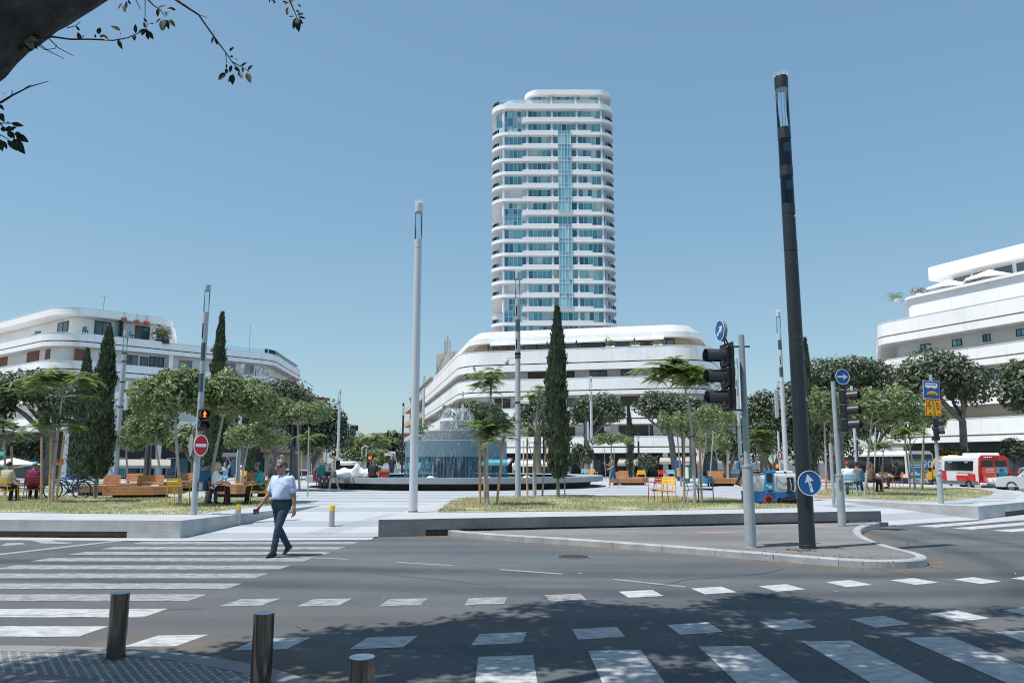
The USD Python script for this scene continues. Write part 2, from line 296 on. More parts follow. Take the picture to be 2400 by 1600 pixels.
mat('wood_bench', (0.46, 0.205, 0.085), 0.55, 0.22, 5)
mat('wood_bench_top', (0.50, 0.30, 0.18), 0.6, 0.2, 5)
mat('plinth_dark', (0.03, 0.03, 0.032), 0.8, 0.2, 2)
for n_, c_ in dict(yellow=(0.74, 0.40, 0.015), red=(0.30, 0.022, 0.018), orange=(0.72, 0.12, 0.03), blue=(0.018, 0.20, 0.36), pale_blue=(0.22, 0.50, 0.62), bright_red=(0.62, 0.05, 0.02)).items():
    mat(f'chair_{n_}', c_, 0.45, 0.06, 3)
mat('steel', (0.20, 0.18, 0.16), 0.20, 0.15, 20, metal=1.0)
mat('steel_top', (0.40, 0.47, 0.53), 0.35, 0.08, 8, metal=1.0)
mat('bollard_grey', (0.40, 0.39, 0.37), 0.45, 0.1, 8, metal=0.6)
mat('bollard_yellow', (0.80, 0.50, 0.02), 0.5, 0.1, 8)
mat('black_plastic', (0.012, 0.013, 0.015), 0.42, 0.15, 3)
mat('visor', (0.03, 0.032, 0.036), 0.38, 0.1, 3)
mat('lens_off', (0.03, 0.02, 0.018), 0.25, 0)
mat('lens_red_dim', (0.35, 0.03, 0.02), 0.3, 0, emit=((1, 0.05, 0.02), 0.25))
mat('lens_red_lit', (0.9, 0.1, 0.02), 0.3, 0, emit=((1.0, 0.10, 0.015), 3.5))
mat('sign_blue', (0.012, 0.105, 0.32), 0.4, 0.04, 5)
mat('sign_red', (0.50, 0.012, 0.022), 0.4, 0.05, 5)
mat('sign_white', (0.74, 0.75, 0.76), 0.4, 0.04, 5)
mat('sign_orange', (0.86, 0.40, 0.012), 0.45, 0.04, 5)
mat('sign_black', (0.02, 0.015, 0.012), 0.5, 0)
mat('sign_back', (0.22, 0.235, 0.245), 0.5, 0.1, 5)
mat('basin_concrete', (0.27, 0.29, 0.305), 0.7, 0.1, 1.2, 0.001, 40)
mat('basin_dark', (0.045, 0.044, 0.042), 0.6, 0.6, 1.6)
mat('drum_grey', (0.20, 0.21, 0.22), 0.45, 0.12, 4)
mat('drum_teal', (0.15, 0.225, 0.26), 0.35, 0.14, 4)
mat('module_glass', (0.05, 0.085, 0.105), 0.12, 0.15, 3)
mat('fountain_core', (0.03, 0.20, 0.27), 0.4, 0.4, 2.5)
mat('water_pool', (0.02, 0.16, 0.22), 0.1, 0.2, 2)
MAT['water_sheet'] = usdkit.material(stage, '/World/Looks/water_sheet', {
    'g': ('geometry', {}), 'mp': ('mapping', {'scale': (14.0, 14.0, 0.9)}), 'n': ('noise_texture', {'scale': 1.0, 'detail': 5, 'roughness': 0.7}), 'r': ('rgb_ramp', {'ramp': [(0.48, (0.04,) * 3), (0.72, (0.42,) * 3)]}),
    't': ('transparent_bsdf', {'color': (0.32, 0.62, 0.72)}), 'd': ('principled_bsdf', {'base_color': (0.62, 0.76, 0.82), 'roughness': 0.25}), 'm': ('mix_closure', {})},
    [('g.position', 'mp.vector'), ('mp.vector', 'n.vector'), ('n.fac', 'r.fac'), ('r.color', 'm.fac'), ('t.BSDF', 'm.closure1'), ('d.BSDF', 'm.closure2')], surface='m.closure')
MAT['water_drop'] = usdkit.material(stage, '/World/Looks/water_drop', {'p': ('principled_bsdf', {'base_color': (0.86, 0.92, 0.95), 'roughness': 0.15, 'transmission_weight': 0.35, 'ior': 1.33})}, [], surface='p.BSDF')
mat('skin_tan', (0.36, 0.20, 0.135), 0.5, 0.06, 20); mat('skin_pale', (0.52, 0.33, 0.25), 0.5, 0.06, 20); mat('skin_dark', (0.22, 0.115, 0.075), 0.5, 0.06, 20)
mat('hair_black', (0.014, 0.012, 0.011), 0.6, 0.3, 30); mat('hair_grey', (0.075, 0.068, 0.064), 0.6, 0.4, 60); mat('hair_blond', (0.50, 0.34, 0.16), 0.6, 0.25, 30); mat('hair_brown', (0.09, 0.045, 0.025), 0.6, 0.3, 30); mat('hair_red', (0.34, 0.16, 0.07), 0.6, 0.3, 30)
mat('cloth_skyblue', (0.46, 0.54, 0.72), 0.85, 0.06, 12, 0.02, 9); mat('denim', (0.020, 0.046, 0.075), 0.85, 0.45, 7, 0.02, 10); mat('cloth_white', (0.78, 0.78, 0.80), 0.85, 0.05, 9, 0.003, 12); mat('cloth_grey', (0.16, 0.155, 0.165), 0.85, 0.12, 12)
mat('cloth_black', (0.014, 0.014, 0.017), 0.85, 0.3, 9); mat('cloth_teal', (0.02, 0.27, 0.30), 0.85, 0.1, 9); mat('cloth_purple', (0.17, 0.015, 0.075), 0.85, 0.12, 9); mat('cloth_olive', (0.38, 0.38, 0.28), 0.85, 0.1, 9); mat('cloth_camo', (0.17, 0.145, 0.085), 0.85, 0.7, 9); mat('cloth_blue', (0.02, 0.13, 0.24), 0.85, 0.15, 9); mat('cloth_pink', (0.70, 0.12, 0.30), 0.85, 0.1, 9); mat('cloth_brown', (0.14, 0.08, 0.05), 0.85, 0.2, 9); mat('cap_blue', (0.16, 0.42, 0.58), 0.8, 0.1, 9)
mat('shoe_black', (0.012, 0.012, 0.013), 0.35, 0.2, 9); mat('shoe_white', (0.78, 0.79, 0.80), 0.6, 0.04, 9); mat('lens_black', (0.006, 0.006, 0.007), 0.12, 0); mat('lip', (0.30, 0.12, 0.10), 0.5, 0); mat('watch', (0.5, 0.5, 0.5), 0.3, 0, metal=0.8); mat('eye', (0.03, 0.02, 0.016), 0.2, 0)
mat('van_white', (0.76, 0.77, 0.79), 0.3, 0.03, 2, coat=0.5); mat('van_yellow', (0.78, 0.44, 0.04), 0.3, 0.03, 2, coat=0.5); mat('van_red', (0.66, 0.03, 0.03), 0.3, 0.03, 2, coat=0.5); mat('van_grey', (0.16, 0.165, 0.175), 0.5, 0.06, 2); mat('ad_orange', (0.88, 0.12, 0.045), 0.35, 0.03, 2); mat('ad_cyan', (0.17, 0.42, 0.52), 0.4, 0.04, 2); mat('ad_teal', (0.03, 0.30, 0.34), 0.5, 0.1, 5); mat('ad_blue', (0.02, 0.25, 0.46), 0.4, 0.04, 2); mat('bus_navy', (0.018, 0.04, 0.11), 0.35, 0.05, 2)
mat('car_glass', (0.012, 0.016, 0.019), 0.08, 0.1, 1, spec=0.8); mat('rubber', (0.013, 0.013, 0.014), 0.8, 0.15, 9); mat('rim', (0.50, 0.51, 0.52), 0.35, 0, metal=0.8); mat('light_red', (0.45, 0.01, 0.012), 0.2, 0); mat('light_white', (0.75, 0.75, 0.75), 0.15, 0)
mat('sweeper_grey', (0.42, 0.445, 0.47), 0.6, 0.05, 2); mat('sweeper_blue', (0.010, 0.13, 0.40), 0.4, 0.06, 2); mat('sweeper_panel', (0.012, 0.22, 0.52), 0.4, 0.05, 2); mat('wheel_red', (0.50, 0.03, 0.02), 0.5, 0.05, 4); mat('beacon', (0.75, 0.20, 0.01), 0.25, 0, emit=((1, 0.3, 0.02), 0.25))
mat('terracotta', (0.42, 0.12, 0.05), 0.7, 0.2, 4); mat('bike_blue', (0.01, 0.05, 0.28), 0.35, 0.05, 4); mat('cover_orange', (0.85, 0.15, 0.02), 0.6, 0.1, 3); mat('sack_white', (0.74, 0.74, 0.76), 0.8, 0.08, 4, 0.01, 8)
leafmat('flower_leaf', [(0.05, 0.09, 0.03), (0.10, 0.14, 0.05), (0.40, 0.10, 0.10), (0.12, 0.16, 0.06)], 0.6, 0.3)
# ================================================================ SETTING: road, plaza, planters, pavements
def sstep(t): t = min(max(t, 0.0), 1.0); return t * t * (3 - 2 * t)
def gz(x, y): return -0.35 * sstep((y - 45) / 17.0)
ZP = 0.40
def grid_ground():
    xs = np.concatenate([np.linspace(-900, -80, 12), np.linspace(-70, 70, 57), np.linspace(80, 900, 12)])
    ys = np.concatenate([[-60, -20], np.linspace(-5, 44, 15), np.linspace(45, 63, 25), [70, 90, 130, 250, 600, 1500]])
    X, Y = np.meshgrid(xs, ys); Z = np.vectorize(gz)(X, Y)
    V = np.stack([X, Y, Z], -1).reshape(-1, 3); n, m = len(ys), len(xs); F = []
    for i in range(n - 1):
        for j in range(m - 1):
            a = i * m + j; F += [(a, a + 1, a + m + 1), (a, a + m + 1, a + m)]
    return trimesh.Trimesh(V, np.array(F), process=False)
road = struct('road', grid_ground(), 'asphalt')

def quad_strip(pts, z): return sheet(Polygon(pts), z)
# zebra crossing on the left: (centre y in the photograph, right end x, left end x)
zrows = [(1253.5, 892, 398), (1262.5, 864, 378), (1272, 831, 317), (1284, 799, 249), (1296, 765, 177), (1311, 720, 92), (1329, 665, 8), (1349, 609, None), (1373, 545, None), (1400, 460, None), (1436, 360, None), (1479, 215, None)]
for i, (yc, xr, xl) in enumerate(zrows):
    c = G(xr, yc); yw = c[1]; hw = 0.25
    x1 = c[0]; x0 = G(xl, yc)[0] if xl is not None else -8.45 - 0.02 * i
    sl = 0.11; pts = []
    for k in range(13): pts.append((x0 + (x1 - x0) * k / 12, yw - hw + 0.012 * math.sin(k * 2.3 + i)))
    for k in range(13): pts.append((x1 + sl * 2 * hw + (x0 - x1) * k / 12, yw + hw + 0.012 * math.sin(k * 1.7 + 2 * i)))
    part(road, 'zebra_stripe', quad_strip(pts, 0.004), 'zebra_paint_fresh' if i >= 10 or i < 2 else 'zebra_paint')
# stop line beside it
a, b = G(-6, 1299.5), G(400, 1253); dv = (b - a)[:2]; dv /= np.linalg.norm(dv); nv = np.array([-dv[1], dv[0]]) * 0.11
part(road, 'stop_line', quad_strip([a[:2] - nv, b[:2] - nv, b[:2] + nv, a[:2] + nv], 0.004), 'lane_paint')
# turn arrow on the far left lane
arr = shapely.union_all([LineString([g2(150, 1272.2), g2(116, 1271.5), g2(104, 1268), g2(84, 1263.2), g2(30, 1261.8)]).buffer(.16), Polygon([g2(2, 1279), g2(14, 1272.5), g2(52, 1271.5), g2(60, 1275)])])
part(road, 'turn_arrow', sheet(arr, 0.004), 'lane_paint')
# two rows of square marks
r1 = [(588, 1411), (763, 1411), (948, 1410.5), (1140, 1408), (1325, 1400), (1502, 1391), (1672, 1383), (1832, 1377), (1989, 1367), (2143, 1362), (2290, 1360), (2425, 1357)]
r2 = [(391, 1501), (640, 1508), (902, 1505), (1172, 1496), (1402, 1483), (1628, 1472), (1845, 1463), (2062, 1456), (2246, 1443), (2420, 1434)]
for row, skew in ((r1, 0.04), (r2, 0.05)):
    for i, (px, py) in enumerate(row):
        c = G(px, py); t = math.radians(4 + 5 * i * 0.5); h = 0.25
        pts = [(c[0] + u * h * math.cos(t) - v * h * math.sin(t) + skew * v * (1 if px > 1200 else 1.6), c[1] + u * h * math.sin(t) + v * h * math.cos(t)) for u, v in ((-1, -1), (1, -1), (1, 1), (-1, 1))]
        part(road, 'square_mark', quad_strip(pts, 0.004), 'zebra_paint_fresh' if px > 1500 or row is r2 else 'zebra_paint')
# bold stripes of the near crossing
for (xa, ya, xb, yb) in ((1121, 1539, 1254, 1535), (1378, 1525, 1517, 1522), (1637, 1515, 1753, 1513), (1879, 1503, 1998, 1501), (2117, 1494, 2225, 1491), (2330, 1480, 2440, 1477)):
    a, b = G(xa, ya), G(xb, yb); w = b - a; w = w / np.linalg.norm(w) * 0.5; dn = np.array([0.05, -4.2])
    part(road, 'crossing_stripe', quad_strip([a[:2], a[:2] + dn, a[:2] + w[:2] + dn, a[:2] + w[:2]], 0.004), 'zebra_paint_fresh')
for (xa, ya, xb, yb) in ((707, 1306, 820, 1310), (927.5, 1317, 1062, 1325), (1171, 1334, 1320, 1345), (1438, 1357, 1607, 1375)):
    a, b = G(xa, ya), G(xb, yb); d = (b - a)[:2]; d /= np.linalg.norm(d); n_ = np.array([-d[1], d[0]]) * 0.045
    part(road, 'lane_dash', quad_strip([a[:2] - n_, b[:2] - n_, b[:2] + n_, a[:2] + n_], 0.004), 'lane_paint')
for (xa, ya, xb, yb) in ((2086, 1229, 2338, 1208.5), (2171, 1234, 2430, 1212.5), (2253, 1239, 2430, 1224), (2348, 1244.5, 2460, 1236)):
    a, b = G(xa, ya), G(xb, yb); d = (b - a)[:2]; d /= np.linalg.norm(d); n_ = np.array([-d[1], d[0]]) * 0.25
    part(road, 'zebra_stripe', quad_strip([a[:2] - n_, b[:2] - n_, b[:2] + n_, a[:2] + n_], 0.004), 'zebra_paint_fresh')
# manhole
c = G(1344, 1304)
mh = thing('manhole_cover', 'round iron manhole cover in the road before the traffic island', 'manhole', (c[0], c[1], 0.0))
part(mh, 'frame', lathe([(0.335, 0.003), (0.335, 0.007), (0.30, 0.007), (0.30, 0.003)], 28), 'island_asphalt', smooth=30)
part(mh, 'lid', cat([lathe([(0.0001, 0.008), (0.29, 0.008), (0.29, 0.003)], 28)] + [box((0.09 * i, 0, 0.0095), (0.03, 0.4, 0.004)) for i in (-2, -1, 0, 1, 2)]), 'plinth_dark')
# patches where the asphalt was made good, and grit along the kerbs
rng = np.random.default_rng(5)
def grit(n, path, spread, size, seed, z0=0.0):
    r = np.random.default_rng(seed); P = np.array(path, float); seg = np.linalg.norm(np.diff(P, axis=0), axis=1); cs = np.concatenate([[0], np.cumsum(seg)])
    out = []
    for t in r.uniform(0, cs[-1], n):
        i = min(np.searchsorted(cs, t) - 1, len(seg) - 1); i = max(i, 0); p = P[i] + (P[i + 1] - P[i]) * (t - cs[i]) / seg[i] + r.normal(0, spread, 2)
        s = size * r.uniform(0.5, 1.6)
        m = trimesh.creation.icosahedron(); out.append(T(m, (p[0], p[1], z0 + s * 0.2), r.uniform(0, 6), s=(s, s * r.uniform(.5, 1.4), s * 0.4)))
    return cat(out)

# ---- traffic island
isl_px = [(984, 1249), (1060, 1256), (1140, 1264), (1250, 1271), (1361, 1279), (1480, 1288), (1600, 1297), (1770, 1311), (1880, 1321), (1984, 1329), (2090, 1332), (2148, 1331), (2172, 1325), (2160, 1314), (2115, 1302), (2070, 1289), (2035, 1273), (2018, 1260), (2022, 1249), (2040, 1241), (2062, 1235.5)]
isl = [g2(x, y) for x, y in isl_px]
isl_back = [(10.5, 21.6), (10.15, 21.86), (-2.0, 18.75), (-2.35, 18.6)]
isl_poly = Polygon(isl + isl_back).buffer(0)
outer = LineString(isl)
def smooth_line(pts, step=0.3):
    from scipy.interpolate import splprep, splev
    tck, _ = splprep(np.array(pts).T, s=0.004, k=3); u = np.linspace(0, 1, 400); q = np.array(splev(u, tck)).T
    L = LineString(q); n = max(2, int(L.length / step)); return np.array([L.interpolate(i / n, normalized=True).coords[0] for i in range(n + 1)])
oc = smooth_line(isl, 0.22)
def kerb_run(parent, line, width, z0, z1, per=4, side=1, m='kerb', name='kerb_stone', lip=0.02):
    """Kerb stones along a line; the far side of the stone lies WIDTH to the left (side = 1) or right of it."""
    t = np.gradient(line, axis=0); t /= np.linalg.norm(t, axis=1, keepdims=True); nrm = np.column_stack([-t[:, 1], t[:, 0]]) * side
    inn = line + nrm * width; top_o = line + nrm * lip
    for i in range(0, len(line) - 1, per):
        j = min(i + per, len(line) - 1)
        idx = list(range(i, j + 1)); k = len(idx)
        prof = []
        g = 0.004
        for q in idx:
            e = t[q] * (g if q == i else -g if q == j else 0)
            prof.append([np.append(line[q] + e, z0), np.append(line[q] + e, z1 - lip), np.append(top_o[q] + e, z1), np.append(inn[q] + e, z1), np.append(inn[q] + e, z0)])
        V = np.array(prof).reshape(-1, 3); F = []
        for q in range(k - 1):
            for w in range(4):
                a = q * 5 + w; F += [(a, a + 5, a + 6), (a, a + 6, a + 1)]
        F += [(0, 1, 2), (0, 2, 3), (0, 3, 4)]; b = (k - 1) * 5; F += [(b, b + 2, b + 1), (b, b + 3, b + 2), (b, b + 4, b + 3)]
        mm = trimesh.Trimesh(V, np.array(F), process=False); mm.fix_normals()
        part(parent, name, mm, m)
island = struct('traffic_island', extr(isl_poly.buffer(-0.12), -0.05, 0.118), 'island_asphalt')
kerb_run(island, oc, 0.17, -0.02, 0.13, 5, 1)
part(island, 'sprayed_mark', sheet(Polygon([g2(1622, 1247, .12), g2(1660, 1244.5, .12), g2(1726, 1246.5, .12), g2(1722, 1250.5, .12), g2(1640, 1250.5, .12)]), 0.122), 'red_spray')
part(island, 'sprayed_arrow', sheet(Polygon([g2(1675, 1250, .12), g2(1700, 1245.5, .12), g2(1704, 1246.5, .12), g2(1680, 1250.6, .12)]), 0.126), 'lane_paint')
struct('grit', cat([grit(420, isl[7:14], 0.10, 0.010, 3), grit(160, isl[14:20], 0.14, 0.010, 4), grit(260, [g2(1760, 1292, .12), g2(2100, 1312, .12)], 0.16, 0.010, 6, 0.118), grit(120, [g2(1850, 1288, .12), g2(1900, 1290, .12)], 0.10, 0.016, 8, 0.118)]), 'grit_brown', kind='stuff')

# dust gathered along the kerbs, grime where tyres run
def fade_strip(parent, name, line, offs, fades, z, m):
    line = np.array(line, float); t = np.gradient(line, axis=0); t /= np.linalg.norm(t, axis=1, keepdims=True); nn = np.column_stack([-t[:, 1], t[:, 0]]); k = len(offs); V, A = [], []
    for i, p in enumerate(line):
        e = min(i, len(line) - 1 - i) / 3.0
        for o, f in zip(offs, fades): q = p + nn[i] * o; V.append((q[0], q[1], z)); A.append(f * min(e, 1.0))
    F = []
    for i in range(len(line) - 1):
        for j in range(k - 1): a = i * k + j; F += [(a, a + 1, a + k + 1), (a, a + k + 1, a + k)]
    mm = trimesh.Trimesh(np.array(V), np.array(F), process=False)
    if mm.face_normals[:, 2].mean() < 0: F = [(a, c, b) for a, b, c in F]; mm = trimesh.Trimesh(np.array(V), np.array(F), process=False)
    p_ = part(parent, name, mm, m); UsdGeom.PrimvarsAPI(p_).CreatePrimvar('fade', Sdf.ValueTypeNames.FloatArray, 'vertex').Set([float(x) for x in A])
fade_strip(road, 'dust', oc, (-1.1, -.6, -.25, .06), (0, .35, .8, 1.0), 0.0022, 'kerb_dust')
fade_strip(road, 'dust', smooth_line([g2(-200, 1250), g2(0, 1246), g2(400, 1254), g2(700, 1258), g2(1000, 1256), g2(1100, 1265)], .5), (-.9, -.4, 0, .4), (0, .4, .9, .6), 0.0025, 'kerb_dust')
fade_strip(road, 'dust', smooth_line([g2(-260, 1500), (-3.9, 7.55), g2(245, 1506), g2(442, 1522), g2(578, 1546), g2(690, 1570), g2(850, 1640)], .3), (-.25, 0, .5, 1.2), (1.0, .9, .4, 0), 0.0024, 'kerb_dust')
for off in (0.0, 1.7): fade_strip(road, 'tyre_track', smooth_line([(-14, 15.2 - off), (-8, 14.0 - off), (-2, 13.0 - off), (4, 12.3 - off * 1.02), (10, 13.2 - off), (16, 15.5 - off)], .6), (-.45, -.15, .15, .45), (0, .8, .8, 0), 0.0027, 'tyre_grime')
for off in (0.0, 1.75): fade_strip(road, 'tyre_track', smooth_line([(9.2 + off * .8, 24), (8.9 + off, 18.5), (8.6 + off, 14.5), (7.0 + off, 11.0), (3.5 + off, 8.6)], .6), (-.4, -.12, .12, .4), (0, .7, .7, 0), 0.0029, 'tyre_grime')
fade_strip(road, 'dust', smooth_line([(-12, 10.4), (-6, 10.0), (-1, 9.0), (3, 8.4), (10, 9.6)], .6), (-1.2, -.4, .4, 1.2), (0, .7, .7, 0), 0.0031, 'pale_dust')
cr = np.random.default_rng(12); cks = []
for p0, ang, L in (((2.0, 11.4), .5, 3.2), ((-2.2, 12.6), -.3, 2.6), ((6.5, 11.6), 1.9, 2.2), ((8.5, 15.5), 1.2, 3.0), ((-6.0, 9.2), .2, 2.4)):
    pts = [np.array(p0)]; a = ang
    for _ in range(int(L / .14)): a += cr.normal(0, .35) * .6; a += (ang - a) * .2; pts.append(pts[-1] + .14 * np.array([math.cos(a), math.sin(a)]))
    cks.append(LineString(pts).buffer(.007, cap_style=2))
part(road, 'crack', sheet(shapely.union_all(cks), 0.0046), 'plinth_dark')

# ---- plaza: a raised round slab, cut by two ramps
A_, BL, BR, C_ = (-7.64, 18.3), (-3.13, 18.6), (10.2, 21.9), (14.2, 24.1)
plaza_pts = [A_, BL, BR, C_, (18, 27.3), (21, 31.5), (23.8, 37), (25, 46), (23, 57), (17, 66), (8, 71.5), (-2, 73), (-12, 71), (-21, 65), (-27, 56), (-29, 46), (-28, 36), (-25, 28.5), (-20.5, 22.5), (-16, 19.6), (-12.3, 18.57)]
plaza_poly = Polygon(plaza_pts)
rAB = Polygon([A_, (-5.96, 24.7), (-2.72, 25.6), BL]); rBC = Polygon([BR, (8.8, 26.3), (11.0, 28.3), C_])
cut = plaza_poly.difference(rAB.buffer(0.0)).difference(rBC)
gA = LineString([(-25, 28.5), (-20.5, 22.5), (-16, 19.6), (-12.3, 18.57), (-8.9, 18.37)]); gB = LineString([(-2.05, 18.87), (9.2, 21.65)]); gC = LineString([(15.9, 25.53), (18, 27.3), (21, 31.5), (23.8, 37)])
grooves = shapely.union_all([g.buffer(0.09, cap_style=2) for g in (gA, gB, gC)])
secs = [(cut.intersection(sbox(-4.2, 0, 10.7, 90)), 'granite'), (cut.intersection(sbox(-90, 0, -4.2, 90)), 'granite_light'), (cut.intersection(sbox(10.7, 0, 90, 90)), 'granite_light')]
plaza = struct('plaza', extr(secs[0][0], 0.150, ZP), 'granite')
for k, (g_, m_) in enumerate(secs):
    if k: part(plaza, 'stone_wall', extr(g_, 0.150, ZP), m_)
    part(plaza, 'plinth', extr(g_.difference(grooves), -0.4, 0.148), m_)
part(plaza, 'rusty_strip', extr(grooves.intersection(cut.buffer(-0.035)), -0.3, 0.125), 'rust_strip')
part(plaza, 'paved_top', sheet(cut.buffer(-0.004), ZP + 0.003), 'concrete_top')
for i, yy in enumerate(np.arange(24.5, 44, 2.3)):
    st = sbox(-30, yy, 30, yy + 1.0).intersection(cut.buffer(-0.6))
    st = st.difference(Point(-3.2, 45).buffer(8.0))
    if st.area > 0.5: part(plaza, 'paving_strip', sheet(st, ZP + 0.007), 'plaza_mid')
def zAB(x, y): return 0.004 + (ZP - 0.004) * min(max((y - 18.45) / 6.3, 0), 1)
_u = np.array([9.9, 27.3]) - np.array([12.2, 23.0]); _ul = np.linalg.norm(_u); _u /= _ul
def zBC(x, y): return 0.004 + (ZP - 0.004) * min(max(((np.array([x, y]) - (12.2, 23.0)) @ _u) / _ul, 0), 1)
ramp1 = struct('ramp', cat([sheet(sbox(-9, y0, 0, y0 + .5).intersection(rAB), lambda x, y: zAB(x, y) - 0.012) for y0 in np.arange(18.0, 26, .5) if sbox(-9, y0, 0, y0 + .5).intersection(rAB).area > .02]), 'paver_joint')
for i in range(8):
    y0 = 18.2 + i * 1.0
    st = sbox(-9, y0 + 0.004, 0, y0 + 0.996).intersection(rAB)
    if st.area > 0.05: part(ramp1, 'paving_strip', sheet(st, lambda x, y: zAB(x, y) + 0.002), ['plaza_mid', 'plaza_light'][(i + (i > 3)) % 2])
studs = []
for i in range(34):
    for j in range(7):
        x, y = -5.0 + j * 0.11 + i * 0.045, 18.9 + i * 0.115; studs.append(box((x, y, zAB(x, y) + 0.003), (0.05, 0.05, 0.006)))
part(ramp1, 'tactile_studs', cat(studs), 'plaza_mid', kind='stuff')
ramp2 = struct('ramp', sheet(rBC, lambda x, y: zBC(x, y) - 0.003), 'paver_joint')
for i in range(5):
    a = np.array([12.2, 23.0]) + _u * (i * 1.05 - 0.4); n_ = np.array([-_u[1], _u[0]])
    st = Polygon([a - n_ * 6, a + n_ * 6, a + n_ * 6 + _u * 1.04, a - n_ * 6 + _u * 1.04]).intersection(rBC)
    if st.area > 0.05: part(ramp2, 'paving_strip', sheet(st, lambda x, y: zBC(x, y) + 0.002), ['plaza_light', 'plaza_mid'][i % 2])
# light kerb strip along the foot of the left planter
ft = np.array([(-25.3, 28.2), (-20.8, 22.2), (-16.1, 19.3), (-12.3, 18.25), (-7.4, 18.0), (-3.2, 18.3)]); 
part(road, 'gutter', sheet(LineString(ft).buffer(0.3, single_sided=False, cap_style=2).difference(plaza_poly.buffer(0.01)), 0.006), 'concrete_top')
ft2 = [(14.3, 23.8), (18.3, 27.0), (21.3, 31.3)]
part(road, 'gutter', sheet(LineString(ft2).buffer(0.3, cap_style=2).difference(plaza_poly.buffer(0.01)), 0.006), 'concrete_top')

# ---- grass
def gp(pts, z=ZP): return Polygon([g2(x, y, z) for x, y in pts])
grassA = Polygon([g2(-60, 1199, ZP), g2(200, 1203.5, ZP), g2(340, 1204.5, ZP), g2(440, 1205.5, ZP), g2(470, 1203, ZP), g2(555, 1192, ZP), g2(640, 1183, ZP), g2(668, 1176, ZP), g2(640, 1168, ZP), g2(340, 1165, ZP), g2(150, 1163, ZP), g2(-80, 1160, ZP)]).buffer(-.3).buffer(.3)
grassA2 = Polygon([g2(-80, 1153.5, ZP), g2(150, 1153.5, ZP), g2(250, 1153, ZP), g2(262, 1149.5, ZP), g2(210, 1146, ZP), g2(-80, 1145, ZP)]).buffer(-.3).buffer(.3)
grassB = gp([(1022, 1201), (1200, 1199), (1400, 1197.5), (1600, 1195), (1790, 1191.5), (1885, 1189), (1880, 1183), (1800, 1178), (1740, 1172), (1660, 1165), (1500, 1163), (1300, 1163), (1180, 1165), (1100, 1167), (1062, 1171)]).buffer(-.25).buffer(.25)
grassC = gp([(1912, 1163), (1985, 1167), (2040, 1169.5), (2120, 1173), (2200, 1175), (2290, 1166), (2325, 1158), (2330, 1153), (2290, 1146), (2200, 1143.5), (2100, 1142), (1990, 1142), (1935, 1147), (1900, 1155)]).buffer(-.25).buffer(.25)
def blades(poly, n, seed):
    r = np.random.default_rng(seed); x0, y0, x1, y1 = poly.bounds; P = np.zeros((0, 2))
    while len(P) < n:
        q = r.uniform((x0, y0), (x1, y1), (n * 2, 2)); q = q[shapely.contains_xy(poly, q[:, 0], q[:, 1])]
        dens = meshkit.fbm(np.column_stack([q * 0.9, np.zeros(len(q))]), 3, seed); q = q[r.uniform(0.25, 0.62, len(q)) < dens]; P = np.vstack([P, q])
    P = P[:n]; h = r.uniform(0.025, 0.075, n); a = r.uniform(0, 2 * math.pi, n); w = r.uniform(0.008, 0.02, n)
    d = np.column_stack([np.cos(a), np.sin(a)]) * w[:, None]; l = r.normal(0, 0.025, (n, 2))
    z = np.full(n, ZP + 0.012)
    V = np.stack([np.column_stack([P - d, z]), np.column_stack([P + d, z]), np.column_stack([P + l, z + h])], 1).reshape(-1, 3)
    return trimesh.Trimesh(V, np.arange(3 * n).reshape(-1, 3), process=False)
grass_all = [grassA, grassA2, grassB, grassC]
lawn = struct('lawn', cat([sheet(g, ZP + 0.012) for g in grass_all]), 'grass_ground')
struct('grass', cat([blades(grassA, 22000, 1), blades(grassA2, 3000, 4), blades(grassB, 22000, 2), blades(grassC, 15000, 3)]), 'grass_blade', kind='stuff')
part(lawn, 'bare_patch', cat([sheet(gp(p), ZP + 0.016) for p in ([(1062, 1185), (1075, 1178), (1100, 1173), (1122, 1175), (1120, 1183), (1090, 1187)], [(1905, 1164), (1925, 1159), (1948, 1162), (1946, 1167), (1920, 1167.5)], [(2255, 1145.5), (2300, 1146.5), (2327, 1153), (2322, 1160), (2308, 1163), (2316, 1155), (2290, 1149)], [(1790, 1187), (1800, 1185), (1860, 1186), (1850, 1188.5)])]), 'soil')

# ---- near pavement (bottom left), flush with the road
kl = smooth_line([g2(x, y, .03) for x, y in [(-260, 1511), (0, 1512), (150, 1513), (245, 1514.5), (330, 1518.5), (442, 1530), (578, 1555), (690, 1580), (760, 1600), (850, 1650), (905, 1730)]], 0.2)
end = kl[-1]
pav_poly = Polygon(list(map(tuple, kl)) + [(end[0] - 0.1, -2.5), (-9.5, -2.5)]).buffer(0)
pav_in = pav_poly.buffer(-0.24)
pavement = struct('pavement', extr(pav_in, -0.03, 0.016), 'paver_joint')
kerb_run(pavement, kl, 0.24, -0.03, 0.03, 4, -1, 'near_kerb', 'kerb_stone', 0.01)
tact = pav_poly.buffer(-0.25).difference(pav_poly.buffer(-0.95)).intersection(sbox(-9, 3.2, 0.5, 9))
rest = pav_poly.buffer(-0.25).intersection(sbox(-6.0, 2.6, 1.0, 9)).difference(tact)
